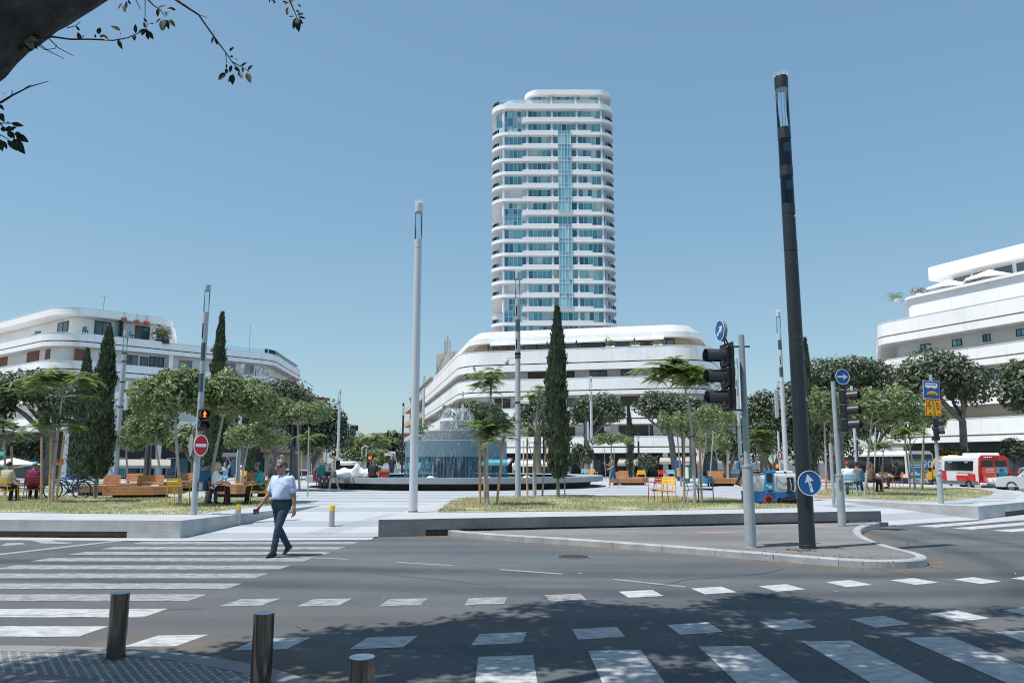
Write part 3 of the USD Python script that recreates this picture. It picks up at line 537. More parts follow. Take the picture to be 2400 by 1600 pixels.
def tiles(parent, region, sx, sy, gap, z0, z1, m, name, off=0.5, rot=0.0):
    R = affinity.rotate(region, -rot, origin=(0, 0), use_radians=True); x0, y0, x1, y1 = R.bounds; j = 0; y = math.floor(y0 / sy) * sy
    while y < y1:
        x = math.floor(x0 / sx) * sx - (off * sx if j % 2 else 0)
        while x < x1:
            t = sbox(x + gap, y + gap, x + sx - gap, y + sy - gap).intersection(R)
            for g in getattr(t, 'geoms', [t]):
                if g.geom_type == 'Polygon' and g.area > 0.002:
                    part(parent, name, extr(affinity.rotate(g, rot, origin=(0, 0), use_radians=True), z0, z1 + ((hash((round(x, 1), round(y, 1))) % 5) - 2) * 0.0006), m if (int(abs(x * 7) + abs(y * 13)) % 3) else 'paver_warm')
            x += sx
        y += sy; j += 1
tiles(pavement, rest, 0.60, 0.30, 0.004, 0.0, 0.028, 'paver', 'paver', rot=0.06)
tiles(pavement, tact, 0.40, 0.40, 0.003, 0.0, 0.028, 'paver', 'tactile_paver', 0.0, rot=0.06)
sd = []
x0, y0, x1, y1 = tact.bounds; dome = lathe([(0.015, 0.0), (0.012, 0.005), (0.0001, 0.0065)], 8)
tb = tact.buffer(-0.02)
for j, y in enumerate(np.arange(y0, y1, 0.060)):
    for x in np.arange(x0, x1, 0.085):
        q = (x + (0.0425 if j % 2 else 0), y)
        if tb.contains(Point(q)): sd.append(T(dome, (q[0], q[1], 0.028)))
part(pavement, 'studs', cat(sd), 'stud', kind='stuff')
# pavements round the square in front of the buildings
def far_pave(name, pts, z):
    o = struct(name, extr(Polygon(pts), z - 0.4, z), 'plaza_mid'); return o
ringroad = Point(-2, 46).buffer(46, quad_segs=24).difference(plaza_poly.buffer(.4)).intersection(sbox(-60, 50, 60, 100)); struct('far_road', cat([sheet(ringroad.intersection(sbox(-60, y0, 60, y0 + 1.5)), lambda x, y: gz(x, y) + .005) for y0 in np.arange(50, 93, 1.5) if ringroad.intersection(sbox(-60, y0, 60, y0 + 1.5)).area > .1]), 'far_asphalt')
far_pave('far_pavement', [(-11, 140), (-7.5, 92), (-8.5, 81.5), (19, 75.5), (24, 82), (34, 112), (40, 140)], gz(0, 90) + 0.14)
far_pave('far_pavement', [(-90, 84), (-55, 74), (-44, 76), (-25.5, 96), (-27, 125), (-90, 125)], gz(0, 90) + 0.14)
far_pave('far_pavement', [(30.5, 84), (33.5, 73), (46, 40), (80, 40), (80, 100), (44, 100)], gz(0, 60) + 0.12)
# ================================================================ BUILDINGS
def on_plane(px, py, p, q):
    """Where the sight line of a pixel meets the upright plane through p and q: metres along it, height."""
    d = ray(px, py); p = np.array(p, float); u = np.array(q, float) - p; u /= np.linalg.norm(u)
    A = np.array([[d[0], -u[0]], [d[1], -u[1]]]); t, s = np.linalg.solve(A, p)
    return s, EYE + d[2] * t
def inset(p, q, d):
    u = np.array(q, float) - np.array(p, float); u /= np.linalg.norm(u); n = np.array([-u[1], u[0]]) * d
    return tuple(np.array(p) + n), tuple(np.array(q) + n)          # to the left of p->q (inwards for a facade that runs left to right as seen from outside)
def facade_box(p, q, s0, s1, z0, z1, d0, d1):
    """A box on a facade from s0 to s1 along it, from d0 to d1 in front of it (outwards positive)."""
    p = np.array(p, float); u = np.array(q, float) - p; u /= np.linalg.norm(u); n = np.array([u[1], -u[0]])
    c = p + u * (s0 + s1) / 2 + n * (d0 + d1) / 2
    return box((c[0], c[1], (z0 + z1) / 2), (abs(s1 - s0), abs(d1 - d0), abs(z1 - z0)), math.atan2(u[1], u[0]))
def window(parent, p, q, s0, s1, z0, z1, panes=2, frame='dark_frame', glass='room_glass', fw=0.07, rows=1, name='window', pane_name='pane'):
    fr = [facade_box(p, q, s0, s0 + fw, z0, z1, 0, .08), facade_box(p, q, s1 - fw, s1, z0, z1, 0, .08), facade_box(p, q, s0 + fw, s1 - fw, z0, z0 + fw, 0, .08), facade_box(p, q, s0 + fw, s1 - fw, z1 - fw, z1, 0, .08)]
    w = (s1 - s0) / panes
    for i in range(1, panes): fr.append(facade_box(p, q, s0 + i * w - fw / 2.5, s0 + i * w + fw / 2.5, z0 + fw, z1 - fw, 0, .07))
    for i in range(1, rows): fr.append(facade_box(p, q, s0 + fw, s1 - fw, z0 + (z1 - z0) * i / rows - fw / 2.5, z0 + (z1 - z0) * i / rows + fw / 2.5, 0, .065))
    f = part(parent, name, fr, frame)
    part(f, pane_name, [facade_box(p, q, s0 + i * w + fw / 2, s0 + (i + 1) * w - fw / 2, z0 + fw / 2, z1 - fw / 2, 0.0, .03) for i in range(panes)], glass)
    return f
def shutter(parent, p, q, s0, s1, z0, z1, m):
    n = max(4, int((z1 - z0) / 0.16)); h = (z1 - z0) / n
    return part(parent, 'shutter', [facade_box(p, q, s0, s1, z0 + i * h + .015, z0 + (i + 1) * h - .015, 0.0, .06) for i in range(n)] + [facade_box(p, q, s0 - .05, s1 + .05, z0, z1, -.02, .03)], m)
def win_px(parent, p, q, x0, y0, x1, y1, kind='window', **k):
    s0, za = on_plane(x0, (y0 + y1) / 2, p, q); s1, zb = on_plane(x1, (y0 + y1) / 2, p, q); xm = (x0 + x1) / 2
    zt, zl = on_plane(xm, y0, p, q)[1], on_plane(xm, y1, p, q)[1]
    return shutter(parent, p, q, s0, s1, zl, zt, k.get('m', 'wood_shutter')) if kind == 'shutter' else window(parent, p, q, s0, s1, zl, zt, **k)
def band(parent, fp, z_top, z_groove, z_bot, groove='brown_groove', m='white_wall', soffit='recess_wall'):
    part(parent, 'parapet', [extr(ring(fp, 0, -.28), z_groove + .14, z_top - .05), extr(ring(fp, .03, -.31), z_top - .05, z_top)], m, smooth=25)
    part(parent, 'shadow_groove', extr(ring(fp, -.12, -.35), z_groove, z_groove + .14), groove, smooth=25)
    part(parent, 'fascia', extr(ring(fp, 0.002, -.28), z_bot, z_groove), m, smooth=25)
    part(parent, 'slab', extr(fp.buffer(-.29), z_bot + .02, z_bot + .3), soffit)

# ---------------------------------------------------------------- the white curved block in the middle
PFL, PFR = (-6.2, 92.2), (22.0, 85.2)
fpC = rfp([(-17.0, 146), PFL, PFR, (32.0, 113), (36, 146)], 5.0, 10)
bc = thing('curved_building', 'long white block with curved balcony bands behind the fountain, below the tower', 'building', (0, 0, 0))
def zC(y, x=1350): return on_plane(x, y, PFL, PFR)[1]
zb = [(815.8, 851, 866), (884.6, 916, 925), (954, 983, 994), (1022, 1049, 1061)]
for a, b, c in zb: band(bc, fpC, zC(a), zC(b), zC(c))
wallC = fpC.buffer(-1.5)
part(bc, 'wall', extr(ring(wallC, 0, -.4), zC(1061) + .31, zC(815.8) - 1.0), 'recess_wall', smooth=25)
zg = gz(0, 88) + 0.13
part(bc, 'shopfront', extr(fpC.buffer(-3.2), zg, zC(1061) + .05), 'shop_dark', smooth=25)
q0, q1 = inset(PFL, PFR, 1.5)
for (x0, x1, yo, kind) in ((1090, 1106, 0, 'w'), (1112, 1122, 0, 'w'), (1237.5, 1278, 0, 's'), (1283, 1293, 0, 's'), (1328, 1346, 0, 's'), (1382.5, 1423, 0, 'w'), (1454.5, 1495, 0, 'w')):
    for (ya, yb) in ((866.0, 886.0),):
        if kind == 's': win_px(bc, q0, q1, x0, ya + 1, x1, yb + 1, 'shutter', m='dark_shutter')
        else: win_px(bc, q0, q1, x0, ya - 2, x1, yb + 1, panes=2)
for (x0, x1, ya, yb, kind) in ((1180, 1195, 933, 957, 's'), (1160, 1175, 933, 957, 's'), (1455, 1497, 928, 956, 's'), (1238, 1282, 1000, 1024, 's'), (1292, 1304, 1000, 1024, 's'), (1450, 1530, 996, 1022, 's'), (1555, 1600, 994, 1020, 's'), (1320, 1347, 1000, 1024, 's'), (1330, 1372, 933, 957, 'w'), (1405, 1440, 933, 957, 'w'), (1385, 1420, 1000, 1024, 'w'), (1545, 1590, 928, 955, 'w')):
    if kind == 's': win_px(bc, q0, q1, x0, ya, x1, yb, 'shutter', m='dark_shutter')
    else: win_px(bc, q0, q1, x0, ya, x1, yb, panes=2)
# small windows of the wing that runs back along the side street
w0, w1 = inset((-17.0, 146), PFL, 1.5)
L_ = np.linalg.norm(np.array(w1) - np.array(w0))
for zt, zl in ((zC(866) - .25, zC(884.6) + .1), (zC(925) - .25, zC(954) + .1), (zC(994) - .25, zC(1022) + .1)):
    for s in np.arange(3, L_ - 4, 3.1): window(bc, w0, w1, s, s + 1.1, zt - 1.5, zt - .1, 1, fw=.08)
r0, r1 = inset(PFR, (32.0, 113), 1.5)
for zt, zl in ((zC(866) - .25, 0), (zC(925) - .25, 0)):
    for s in np.arange(5, 26, 4): window(bc, r0, r1, s, s + 1.8, zt - 1.5, zt - .1, 2)
# top floor: glazing set back, awnings, roof band
topC = fpC.buffer(-1.35); zr0, zr1 = zC(793), zC(761)
part(bc, 'top_wall', extr(ring(fpC.buffer(-2.6), 0, -.3), zC(815.8) - 1.0, zr0), 'tan_soffit', smooth=25)
part(bc, 'roof_fascia', [extr(ring(topC, 0, -.3), zr0, zr0 + .65), extr(ring(topC, -.30, -1.1), zr0 + .65, zr0 + .95), extr(ring(topC, -.75, -2), zr0 + .95, zr0 + 1.3)], 'white_wall', smooth=25)
part(bc, 'roof', [extr(topC.buffer(-.28), zr0 + .02, zr0 + .5), extr(topC.buffer(-1.2), zr0 + .9, zr1)], 'white_wall', smooth=25)
t0, t1 = inset(PFL, PFR, 2.55)
LT = np.linalg.norm(np.array(t1) - np.array(t0))
for k, (x0, x1) in enumerate(((1143, 1158), (1162, 1220), (1227, 1288), (1294, 1355), (1361, 1418), (1432, 1486), (1494, 1554), (1561, 1581))):
    s0, s1 = on_plane(x0, 805, t0, t1)[0], on_plane(x1, 805, t0, t1)[0]
    window(bc, t0, t1, s0, s1, zC(826), zr0 - .05, max(1, int((s1 - s0) / 1.5)), glass='pent_glass', fw=.1, name='terrace_window')
a0, a1 = inset(PFL, PFR, 1.3)
for k, (x0, x1) in enumerate(((1152, 1218), (1222, 1283), (1287, 1351), (1355, 1420), (1424, 1486), (1490, 1556))):
    s0, s1 = on_plane(x0, 795, a0, a1)[0], on_plane(x1, 795, a0, a1)[0]
    p_ = np.array(a0); u_ = (np.array(a1) - p_) / LT * 1.0; u_ /= np.linalg.norm(u_); n_ = np.array([u_[1], -u_[0]])
    V = []; 
    for s in (s0, s1):
        for d, z in ((0.02, zr0 + .12), (0.75, zr0 - .22), (0.75, zr0 - .42), (0.02, zr0 + .04)):
            c = p_ + u_ * s + n_ * d; V.append((c[0], c[1], z))
    part(bc, 'awning', trimesh.convex.convex_hull(np.array(V)), 'awning_white')
# planters and plants on the terrace
for (px, w) in ((1430, 1.0), (1488, .95), (1542, 1.0)):
    s, _z = on_plane(px, 815, PFL, PFR); m = facade_box(PFL, PFR, s - w / 2, s + w / 2, zC(815.8) - .15, zC(815.8) + .18, -.4, -.1)
    pb = part(bc, 'planter_box', m, 'awning_white'); c = m.bounds.mean(0)
    r = np.random.default_rng(int(px)); P = c + r.normal(0, 1, (260, 3)) * (0.3, .12, .32 if px == 1430 else .1) + (0, 0, .5 if px == 1430 else .28); Q = P + r.normal(0, .09, P.shape); R_ = P + r.normal(0, .09, P.shape)
    part(pb, 'plant', trimesh.Trimesh(np.stack([P, Q, R_], 1).reshape(-1, 3), np.arange(780).reshape(-1, 3), process=False), 'umbrella_leaf')
for i, (px, py) in enumerate(((1205, 868), (1305, 868), (1368, 930), (1500, 868), (1210, 935), (1425, 998))):
    s, z = on_plane(px, py + 6, q0, q1); part(bc, 'air_conditioner', facade_box(q0, q1, s - .4, s + .4, z - .3, z + .25, 0, .35), 'light_frame')
for px in (1230, 1322, 1442, 1515, 1580):
    s, z = on_plane(px, 840, PFL, PFR); part(bc, 'drain_pipe', facade_box(*inset(PFL, PFR, 1.5), s - .05, s + .05, zC(1061) + .4, zC(815.8) - 1.2, 0, .10), 'light_frame')
for k, px in enumerate(np.arange(1140, 1640, 41)):
    for a, b, c in zb: s, z = on_plane(px + 9 * (a % 5), 840, PFL, PFR); part(bc, 'joint', facade_box(PFL, PFR, s - .012, s + .012, zC(b) + .2, zC(a) - .12, -.01, .004), 'recess_wall')
# columns and awnings of the ground floor
g0, g1 = inset(PFL, PFR, 0.5)
for px in (1180, 1330, 1480, 1560, 1640):
    s = on_plane(px, 1080, g0, g1)[0]; part(bc, 'column', facade_box(g0, g1, s - .28, s + .28, zg, zC(1061) + .02, -.3, .25), 'recess_wall')
for (x0, x1, ya, yb, m) in ((1126, 1196, 1079, 1090, 'awning_white'), (1450, 1540, 1079, 1091, 'awning_cream'), (1547, 1640, 1074, 1087, 'awning_cream'), (1210, 1330, 1082, 1092, 'awning_white')):
    s0, z0 = on_plane(x0, yb, PFL, PFR); s1, z1 = on_plane(x1, ya, PFL, PFR)
    p_ = np.array(PFL); u_ = np.array(PFR) - p_; u_ /= np.linalg.norm(u_); n_ = np.array([u_[1], -u_[0]]); V = []
    for s in (s0, s1):
        for d, z in ((-1.0, z1 + .35), (1.2, z0 + .3), (1.2, z0), (-1.0, z1)): c = p_ + u_ * s + n_ * d; V.append((c[0], c[1], z))
    part(bc, 'shop_awning', trimesh.convex.convex_hull(np.array(V)), m)
# dark awnings of the cafe at the right corner
for (x0, x1, ya, Y) in ((1648, 1695, 1066, 80.5), (1690, 1740, 1072, 84)):
    a, b = D(x0, ya, Y), D(x1, ya, Y + 2); V = [a, b, a + (0.3, 2.2, .55), b + (.3, 2.2, .55), a - (0, 0, .35), b - (0, 0, .35)]
    part(bc, 'cafe_awning', trimesh.convex.convex_hull(np.array(V)), 'awning_dark')
# shop doors and glazed fronts seen under the bands
for px in np.arange(1225, 1660, 27):
    s = on_plane(px, 1095, *inset(PFL, PFR, 3.2))[0]; window(bc, *inset(PFL, PFR, 3.18), s, s + 1.15, zg + .1, zg + 2.3, 1, frame='dark_frame', fw=.09, name='shop_window')

# ---------------------------------------------------------------- the tower
TY = 170.0
k_ = 0.3826
def TP(cx, cy): return D(1120 + cx * k_, 180 + cy * k_, TY)
xl, xr = TP(80, 1300)[0], TP(862, 1300)[0]; W_ = xr - xl
tw = thing('tower', 'tall white residential tower with blue glass and rounded balcony corners', 'tower', ((xl + xr) / 2, TY, 0))
hw, dp = W_ / 2, 21.0
def U(cx): return (cx - 80) / (862 - 80) * W_ - hw                # crop x (at mid height) -> local x
def tfp(x0, x1, r=3.9, y0=0.0, y1=dp): return Polygon([(x0, y0), (x1, y0), (x1, y1), (x0, y1)]).buffer(-r).buffer(r, quad_segs=10)
full = tfp(-hw, hw)
fy = [1582, 1505, 1433, 1345, 1260, 1173, 1090, 1004, 920, 840, 754, 672, 589, 506, 425, 345, 262, 185]
fz = [TP(470, y)[2] for y in fy]
fz = list(np.polyval(np.polyfit(np.arange(len(fz)), fz, 1), np.arange(len(fz))))     # even storeys
ST = fz[1] - fz[0]
cols_u = [U(155), U(305), U(462), U(620), U(776)]
part(tw, 'core', extr(tfp(-hw + 2.6, hw - 1.8, 3.0, 1.55, dp - 1.5), fz[0] - 8, fz[-1] + 2.6), 'tower_side', smooth=25)
part(tw, 'side_wall', extr(sbox(hw - 1.3, 5.5, hw - .35, dp - 4), fz[0] - 8, fz[-1] + 2.6), 'tower_white')
dbl = {16, 9, 2}                                                    # storeys whose left end is a double-height room
gl = lambda a, b, y, z0, z1: box(((a + b) / 2, y, (z0 + z1) / 2), (b - a, .08, z1 - z0))
def glazing(name, a, b, y, z0, z1, n, glass='tower_glass', rows=1, frame='light_frame'):
    w = (b - a) / n; fr = [box((a + i * w, y - .05, (z0 + z1) / 2), (.11, .12, z1 - z0)) for i in range(n + 1)]
    for r in range(rows + 1): fr.append(box(((a + b) / 2, y - .05, z0 + (z1 - z0) * r / rows), (b - a, .10, .09)))
    f = part(tw, name, fr, frame)
    part(f, 'pane', [gl(a + i * w + .04, a + (i + 1) * w - .04, y, z0 + (z1 - z0) * r / rows + .02, z0 + (z1 - z0) * (r + 1) / rows - .02) for i in range(n) for r in range(rows)], glass)
for i, z in enumerate(fz):
    top = i == len(fz) - 1
    lo, hi = z - .36, z + .36
    shape = full
    if i in dbl: shape = full.difference(sbox(-hw - 1, -1, U(270), 9))
    part(tw, 'floor_slab', extr(shape, lo, hi if not top else hi + .55), 'tower_white', smooth=25)
    if top: break
    zn = fz[i + 1] - .36
    # raised parapets, with the glass shaft between them
    shaft = 3 <= i <= 8 or 10 <= i <= 15; narrow = 2 <= i <= 7 or 9 <= i <= 14
    pl = U(275)
    spans = [(pl, U(498)), (U(582), U(706))] if shaft else [(pl, U(706))] if i != 16 else [(pl, hw - 5)]
    for a, b in spans: part(tw, 'parapet', [box(((a + b) / 2, .10, z + .57), (b - a, .22, .42))], 'tower_white')
    # window bays
    bays = [(cols_u[0] + .3, cols_u[1] - .3), (cols_u[1] + .3, cols_u[2] - .3), (cols_u[2] + .3, U(497) if narrow else cols_u[3] - .3), (U(583) if narrow else None, cols_u[3] - .3), (cols_u[3] + .3, cols_u[4] - .2)]
    for bi, (a, b) in enumerate(bays):
        if a is None or (bi == 0 and (i in dbl or i - 1 in dbl)): continue
        glazing('window', a, b, 1.45, hi + .01, zn, max(1, int(round((b - a) / 1.0))))
    for u in cols_u:
        if u < cols_u[1] - 1 and (i in dbl or i - 1 in dbl): part(tw, 'column', vcyl(u, .8, hi - .9, zn + .9, .26), 'tower_white', smooth=30); continue
        part(tw, 'column', box((u, .85, (hi + zn) / 2), (.42, 1.1, zn - hi)), 'tower_side')
    # rounded balconies at both ends, with glass balustrades
    if i not in dbl:
        cornerL = LineString(list(full.buffer(-.15).exterior.coords)); 
        gL = cornerL.intersection(sbox(-hw - 1, -1, cols_u[0] - .2, 9)).buffer(.03).difference(sbox(-100, 7.5, 100, 9)); part(tw, 'balustrade', extr(gL, hi, hi + .85), 'clear_pane')
    gR = LineString(list(full.buffer(-.15).exterior.coords)).intersection(sbox(cols_u[4] + .4, -1, hw + 1, 6)).buffer(.03); part(tw, 'balustrade', extr(gR, hi, hi + .85), 'clear_pane')
    part(tw, 'balcony_divider', box((hw - 2.6, 3.2, (hi + zn) / 2), (.12, 3.0, zn - hi - .02)), 'tower_side')
for i in (16, 9, 2):                                                  # double-height rooms: two storeys of glass
    z0, z1 = fz[i - 1] + .43, fz[i + 1] - .43
    glazing('lounge_window', cols_u[0] + .3, cols_u[1] - .4, 1.40, z0, z1, 5, 'tower_glass', 4)
    arc = [( -hw + 5.2 - (5.2 - 1.0) * math.cos(t), 1.0 + 4.2 - 4.2 * math.sin(t)) for t in np.linspace(0.25, 1.5, 5)]
    if i == 16:
        ps = [(x - .0, y) for x, y in arc]; ms, fs = [], []
        for (xa, ya), (xb, yb) in zip(ps[:-1], ps[1:]):
            for r in range(3):
                za, zb_ = z0 + (z1 - z0) * r / 3, z0 + (z1 - z0) * (r + 1) / 3
                ms.append(facade_box((xa, ya), (xb, yb), .06, math.hypot(xb - xa, yb - ya) - .06, za + .05, zb_ - .05, -.04, .04))
            fs.append(vcyl(xa, ya, z0, z1, .07, n=6))
        f = part(tw, 'lounge_window', fs, 'light_frame'); part(f, 'pane', ms, 'tower_glass')
# the glass shaft
for lo_, hi_ in ((3, 8), (10, 15)):
    a, b = U(500), U(580); n = 4; z0, z1 = fz[lo_ - 1] + .40, fz[hi_] + .5
    zs = [z0]
    for i in range(lo_, hi_ + 1): zs += [fz[i] - .45, fz[i] + .5]
    fr = [box((a + k * (b - a) / 4, -.14, (z0 + z1) / 2), (.12, .10, z1 - z0)) for k in range(5)] + [box(((a + b) / 2, -.14, z), (b - a, .10, .10)) for z in zs]
    f = part(tw, 'glass_shaft', fr, 'light_frame')
    part(f, 'pane', [gl(a + k * (b - a) / 4 + .05, a + (k + 1) * (b - a) / 4 - .05, -.08, za + .04, zb_ - .04) for k in range(4) for za, zb_ in zip(zs[:-1], zs[1:])], 'shaft_glass')
    part(tw, 'shaft_wall', box(((a + b) / 2, .75, (z0 + z1) / 2), (b - a, 1.2, z1 - z0)), 'tower_side')
for z in fz[4:]: pass
# upper storey and crown
zt = fz[-1] + .42 + .55
up = tfp(U(292), hw - .3, 3.3, .5, dp - .5)
zc = TP(560, 100)[2]
part(tw, 'upper_wall', extr(tfp(U(330), hw - 1.6, 3.0, 2.0, dp - 2), zt - .3, zc), 'tower_side', smooth=25)
for a, b, n in ((U(345), U(450), 4), (U(470), U(606), 5), (U(625), U(760), 5)): glazing('window', a, b, 1.9, zt, zc, n)
for u in (U(460), U(615), U(768)): part(tw, 'column', box((u, 1.3, (zt + zc) / 2), (.42, 1.1, zc - zt)), 'tower_side')
part(tw, 'crown', [extr(up, zc - .1, zc + 1.0), extr(up.buffer(-.35), zc + 1.0, zc + 1.25)], 'tower_white', smooth=25)
part(tw, 'roof_antenna', [vcyl(U(715), 4, zc + 1.2, zc + 3.0, .08, n=6), box((U(722), 4, zc + 2.2), (.9, .3, .5)), vcyl(U(728), 4.5, zc + 1.2, zc + 2.6, .06, n=6)], 'sign_back')
part(tw, 'terrace_rail', extr(LineString(list(full.buffer(-.2).exterior.coords)).intersection(sbox(-hw - 1, -1, U(290), 12)).buffer(.03), zt, zt + .9), 'clear_pane')

# ---------------------------------------------------------------- the white building on the left
LA, LB, LC_ = (-76, 105), (-51.8, 86.6), (-32.9, 106.25)
fpL = rfp([LA, LB, LC_, (-35, 130), (-76, 130)], 4.6, 10)
bl = thing('left_building', 'white terrace building with penthouse and hanging flower pots, behind the left trees', 'building', (0, 0, 0))
def zL(y, x=185): return on_plane(x, y, LB, LC_)[1]
zP5 = zL(779); sL = 3.25
for i in range(4):
    t = zP5 - i * sL
    band(bl, fpL, t, t - 1.05, t - 1.55, 'brown_groove')
lowbot = zP5 - 3 * sL - 1.55
part(bl, 'wall', extr(ring(fpL.buffer(-1.4), 0, -.4), lowbot + .31, zP5 - .6), 'white_wall_side', smooth=25)
part(bl, 'roof', extr(fpL.buffer(-.3), zP5 - .9, zP5 - .55), 'white_wall')
zgl = gz(0, 100) + .13
part(bl, 'shopfront', extr(fpL.buffer(-2.6), zgl, lowbot + .05), 'shop_dark', smooth=25)
penp = rfp([(-76, 106), (-51.6, 87.4), (-43.0, 96.4), (-49, 112), (-76, 120)], 3.6, 10)
zR1, zR0 = zL(717), zL(735)
part(bl, 'penthouse_wall', extr(ring(penp.buffer(-2.1), 0, -.4), zP5 - .6, zR0 + .05), 'white_wall_side', smooth=25)
part(bl, 'penthouse_roof', [extr(ring(penp, 0, -.3), zR0, zR1 - .05), extr(penp.buffer(-.28), zR0 + .1, zR0 + .5), extr(ring(penp, .03, -.4), zR1 - .05, zR1)], 'white_wall', smooth=25)
l0, l1 = inset((-51.6, 87.4), (-43.0, 96.4), 2.08); m0, m1 = inset(LB, LC_, 1.38); n0, n1 = inset((-76, 106), (-51.6, 87.4), 2.08); k0, k1 = inset(LA, LB, 1.38)
for (x0, y0, x1, y1, n) in ((221, 753, 259, 788, 2), (316, 764, 350, 801, 2), (278, 752, 288, 792, 1)):
    win_px(bl, l0, l1, x0, y0, x1, y1, panes=n, glass='room_glass')
win_px(bl, n0, n1, 136, 755, 160, 779, panes=2, glass='room_glass')
win_px(bl, m0, m1, 175, 818, 202, 844, 'shutter', m='wood_shutter')
for (x0, y0, x1, y1) in ((64, 824, 91, 848), (107, 819, 117, 841), (0, 833, 17, 857)): win_px(bl, k0, k1, x0, y0, x1, y1, 'shutter', m='wood_shutter')
for (x0, y0, x1, y1, n) in ((294, 832, 322, 857, 2), (328, 836, 346, 860, 1), (349, 836, 384, 862, 3), (418, 843, 451, 868, 2), (519, 850, 552, 876, 2), (573, 855, 595, 877, 2)):
    win_px(bl, m0, m1, x0, y0, x1, y1, panes=n, frame='light_frame' if x0 > 400 else 'dark_frame', glass='pent_glass' if x0 > 400 else 'room_glass')
for (x0, y0, x1, y1) in ((285, 912, 314, 932), (345, 915, 380, 935), (430, 918, 465, 938), (240, 910, 268, 930), (290, 978, 330, 1000), (360, 980, 400, 1000), (150, 905, 190, 925)):
    win_px(bl, m0, m1, x0, y0, x1, y1, panes=2)
s, _z = on_plane(400, 830, *inset(LB, LC_, .6)); part(bl, 'party_wall', facade_box(*inset(LB, LC_, .6), s - .25, s + .25, zP5 - sL - .1, zP5 - 1.5, -.8, .25), 'white_wall')
s, _z = on_plane(285, 760, *inset(LB, LC_, .2)); part(bl, 'glass_screen', facade_box(*inset(LB, LC_, .3), s, s + .12, zP5 - .1, zR0, -2.4, 0), 'clear_pane')
rr = np.random.default_rng(9)
def bush(c, sx, sy, sz, n, size, seed):
    r = np.random.default_rng(seed); P = c + r.normal(0, 1, (n, 3)) * (sx, sy, sz); a = r.normal(0, 1, (n, 3)) * size; b = r.normal(0, 1, (n, 3)) * size
    return trimesh.Trimesh(np.stack([P, P + a, P + b], 1).reshape(-1, 3), np.arange(3 * n).reshape(-1, 3), process=False)
for i, (px, py) in enumerate(((291, 749), (320, 754), (343, 757), (373, 760))):
    p = D(px, py, 89.5 + 2.2 * i); pt = thing('hanging_pot', ['first hanging terracotta pot beside the glass screen on the penthouse terrace', 'second hanging terracotta pot from the glass screen on the penthouse', 'third hanging pot, with bright red flowers, under the penthouse roof edge', 'last hanging terracotta pot at the right end of the penthouse roof'][i], 'flower pot', p)
    part(pt, 'pot', lathe([(0.001, -.28), (.22, -.2), (.36, .06), (.33, .06), (.001, .0)], 12), 'terracotta', smooth=30); part(pt, 'hanger', cat([cyl((.3 * math.cos(a), .3 * math.sin(a), .05), (0, 0, 1.0), .012, n=4) for a in (0, 2.1, 4.2)]), 'dark_frame'); part(pt, 'flowers', bush((0, 0, .14), .17, .17, .07, 120, .07, i), 'chair_bright_red' if i == 2 else 'flower_leaf')
p = D(380, 805, 95.5); ptp = thing('terrace_planter', 'dark planter with a bushy plant at the end of the left penthouse terrace', 'planter', p)
part(ptp, 'box', rbox((0, 0, .25), (1.6, .6, .55), .03), 'dark_frame'); part(ptp, 'plant', bush((-.1, 0, 1.25), .55, .3, .42, 900, .13, 3), 'umbrella_leaf'); part(ptp, 'blossom', bush((-.1, -.1, .7), .5, .2, .1, 150, .07, 4), 'cloth_pink')
for i, (px, py, Y) in enumerate(((90, 775, 92), (200, 772, 89), (300, 797, 92))):
    p = D(px, py, Y); o = thing('terrace_chair', ['blue lounger on the left end of the penthouse terrace', 'small grey chair on the penthouse terrace by the big window', 'dark bench under the flower pots on the penthouse terrace'][i], 'chair', (p[0], p[1], zP5 - .1))
    part(o, 'seat', box((0, 0, .40), (1.2 if i != 1 else .5, .55, .12)), 'cloth_blue'); part(o, 'backrest', box((-.2, .25, .68), (.7 if i != 1 else .5, .08, .5), rx=-.2), 'cloth_blue')
    for sx in (-.4, .4): part(o, 'leg', [box((sx * (1 if i != 1 else .5), .2, .17), (.05, .05, .34)), box((sx * (1 if i != 1 else .5), -.2, .17), (.05, .05, .34))], 'dark_frame')
part(bl, 'roof_antenna', [vcyl(*D(244, 705, 92)[:2], zR1, zR1 + 2.0, .04, n=6), box((*D(244, 705, 92)[:2], zR1 + 1.95), (1.1, .05, .05))], 'sign_back')
part(bl, 'roof_mast', vcyl(*D(585, 800, 108)[:2], zP5, zP5 + 4.3, .035, n=6), 'sign_back')
wp = D(633, 836, 108.5); part(bl, 'roof_rail', [extr(ring(fpL, -.1, -.16).intersection(sbox(-38.5, 80, -28, 125)), zP5 + .02, zP5 + .6)], 'clear_pane')
for px in np.arange(120, 640, 30):
    pp_ = inset(LB, LC_, 2.58); s = on_plane(px, 1080, *pp_)[0]; window(bl, *pp_, s, s + 1.25, zgl + .1, zgl + 2.5, 1, frame='light_frame' if px % 60 else 'dark_frame', glass='pent_glass' if px % 90 == 0 else 'room_glass', fw=.09, name='shop_window')
for px in np.arange(150, 640, 110):
    s = on_plane(px, 1080, *inset(LB, LC_, .6))[0]; part(bl, 'column', facade_box(*inset(LB, LC_, .6), s - .25, s + .25, zgl, lowbot + .02, -.3, .2), 'recess_wall')
cv = np.array([(0, 0), (.0, .9), (.25, .5), (.7, 1.25), (1.2, 1.1), (.9, .6), (1.25, .25), (1.6, .5), (1.75, .1)]); cvp = [(LC_[0] - 2.0 + a * .72 + .3, LC_[1] - 2.25 + a * .74, zP5 - sL - .1 + b * 1.1) for a, b in cv]
part(bl, 'wall_ornament', tube(cvp, .05, 5), 'dark_frame')
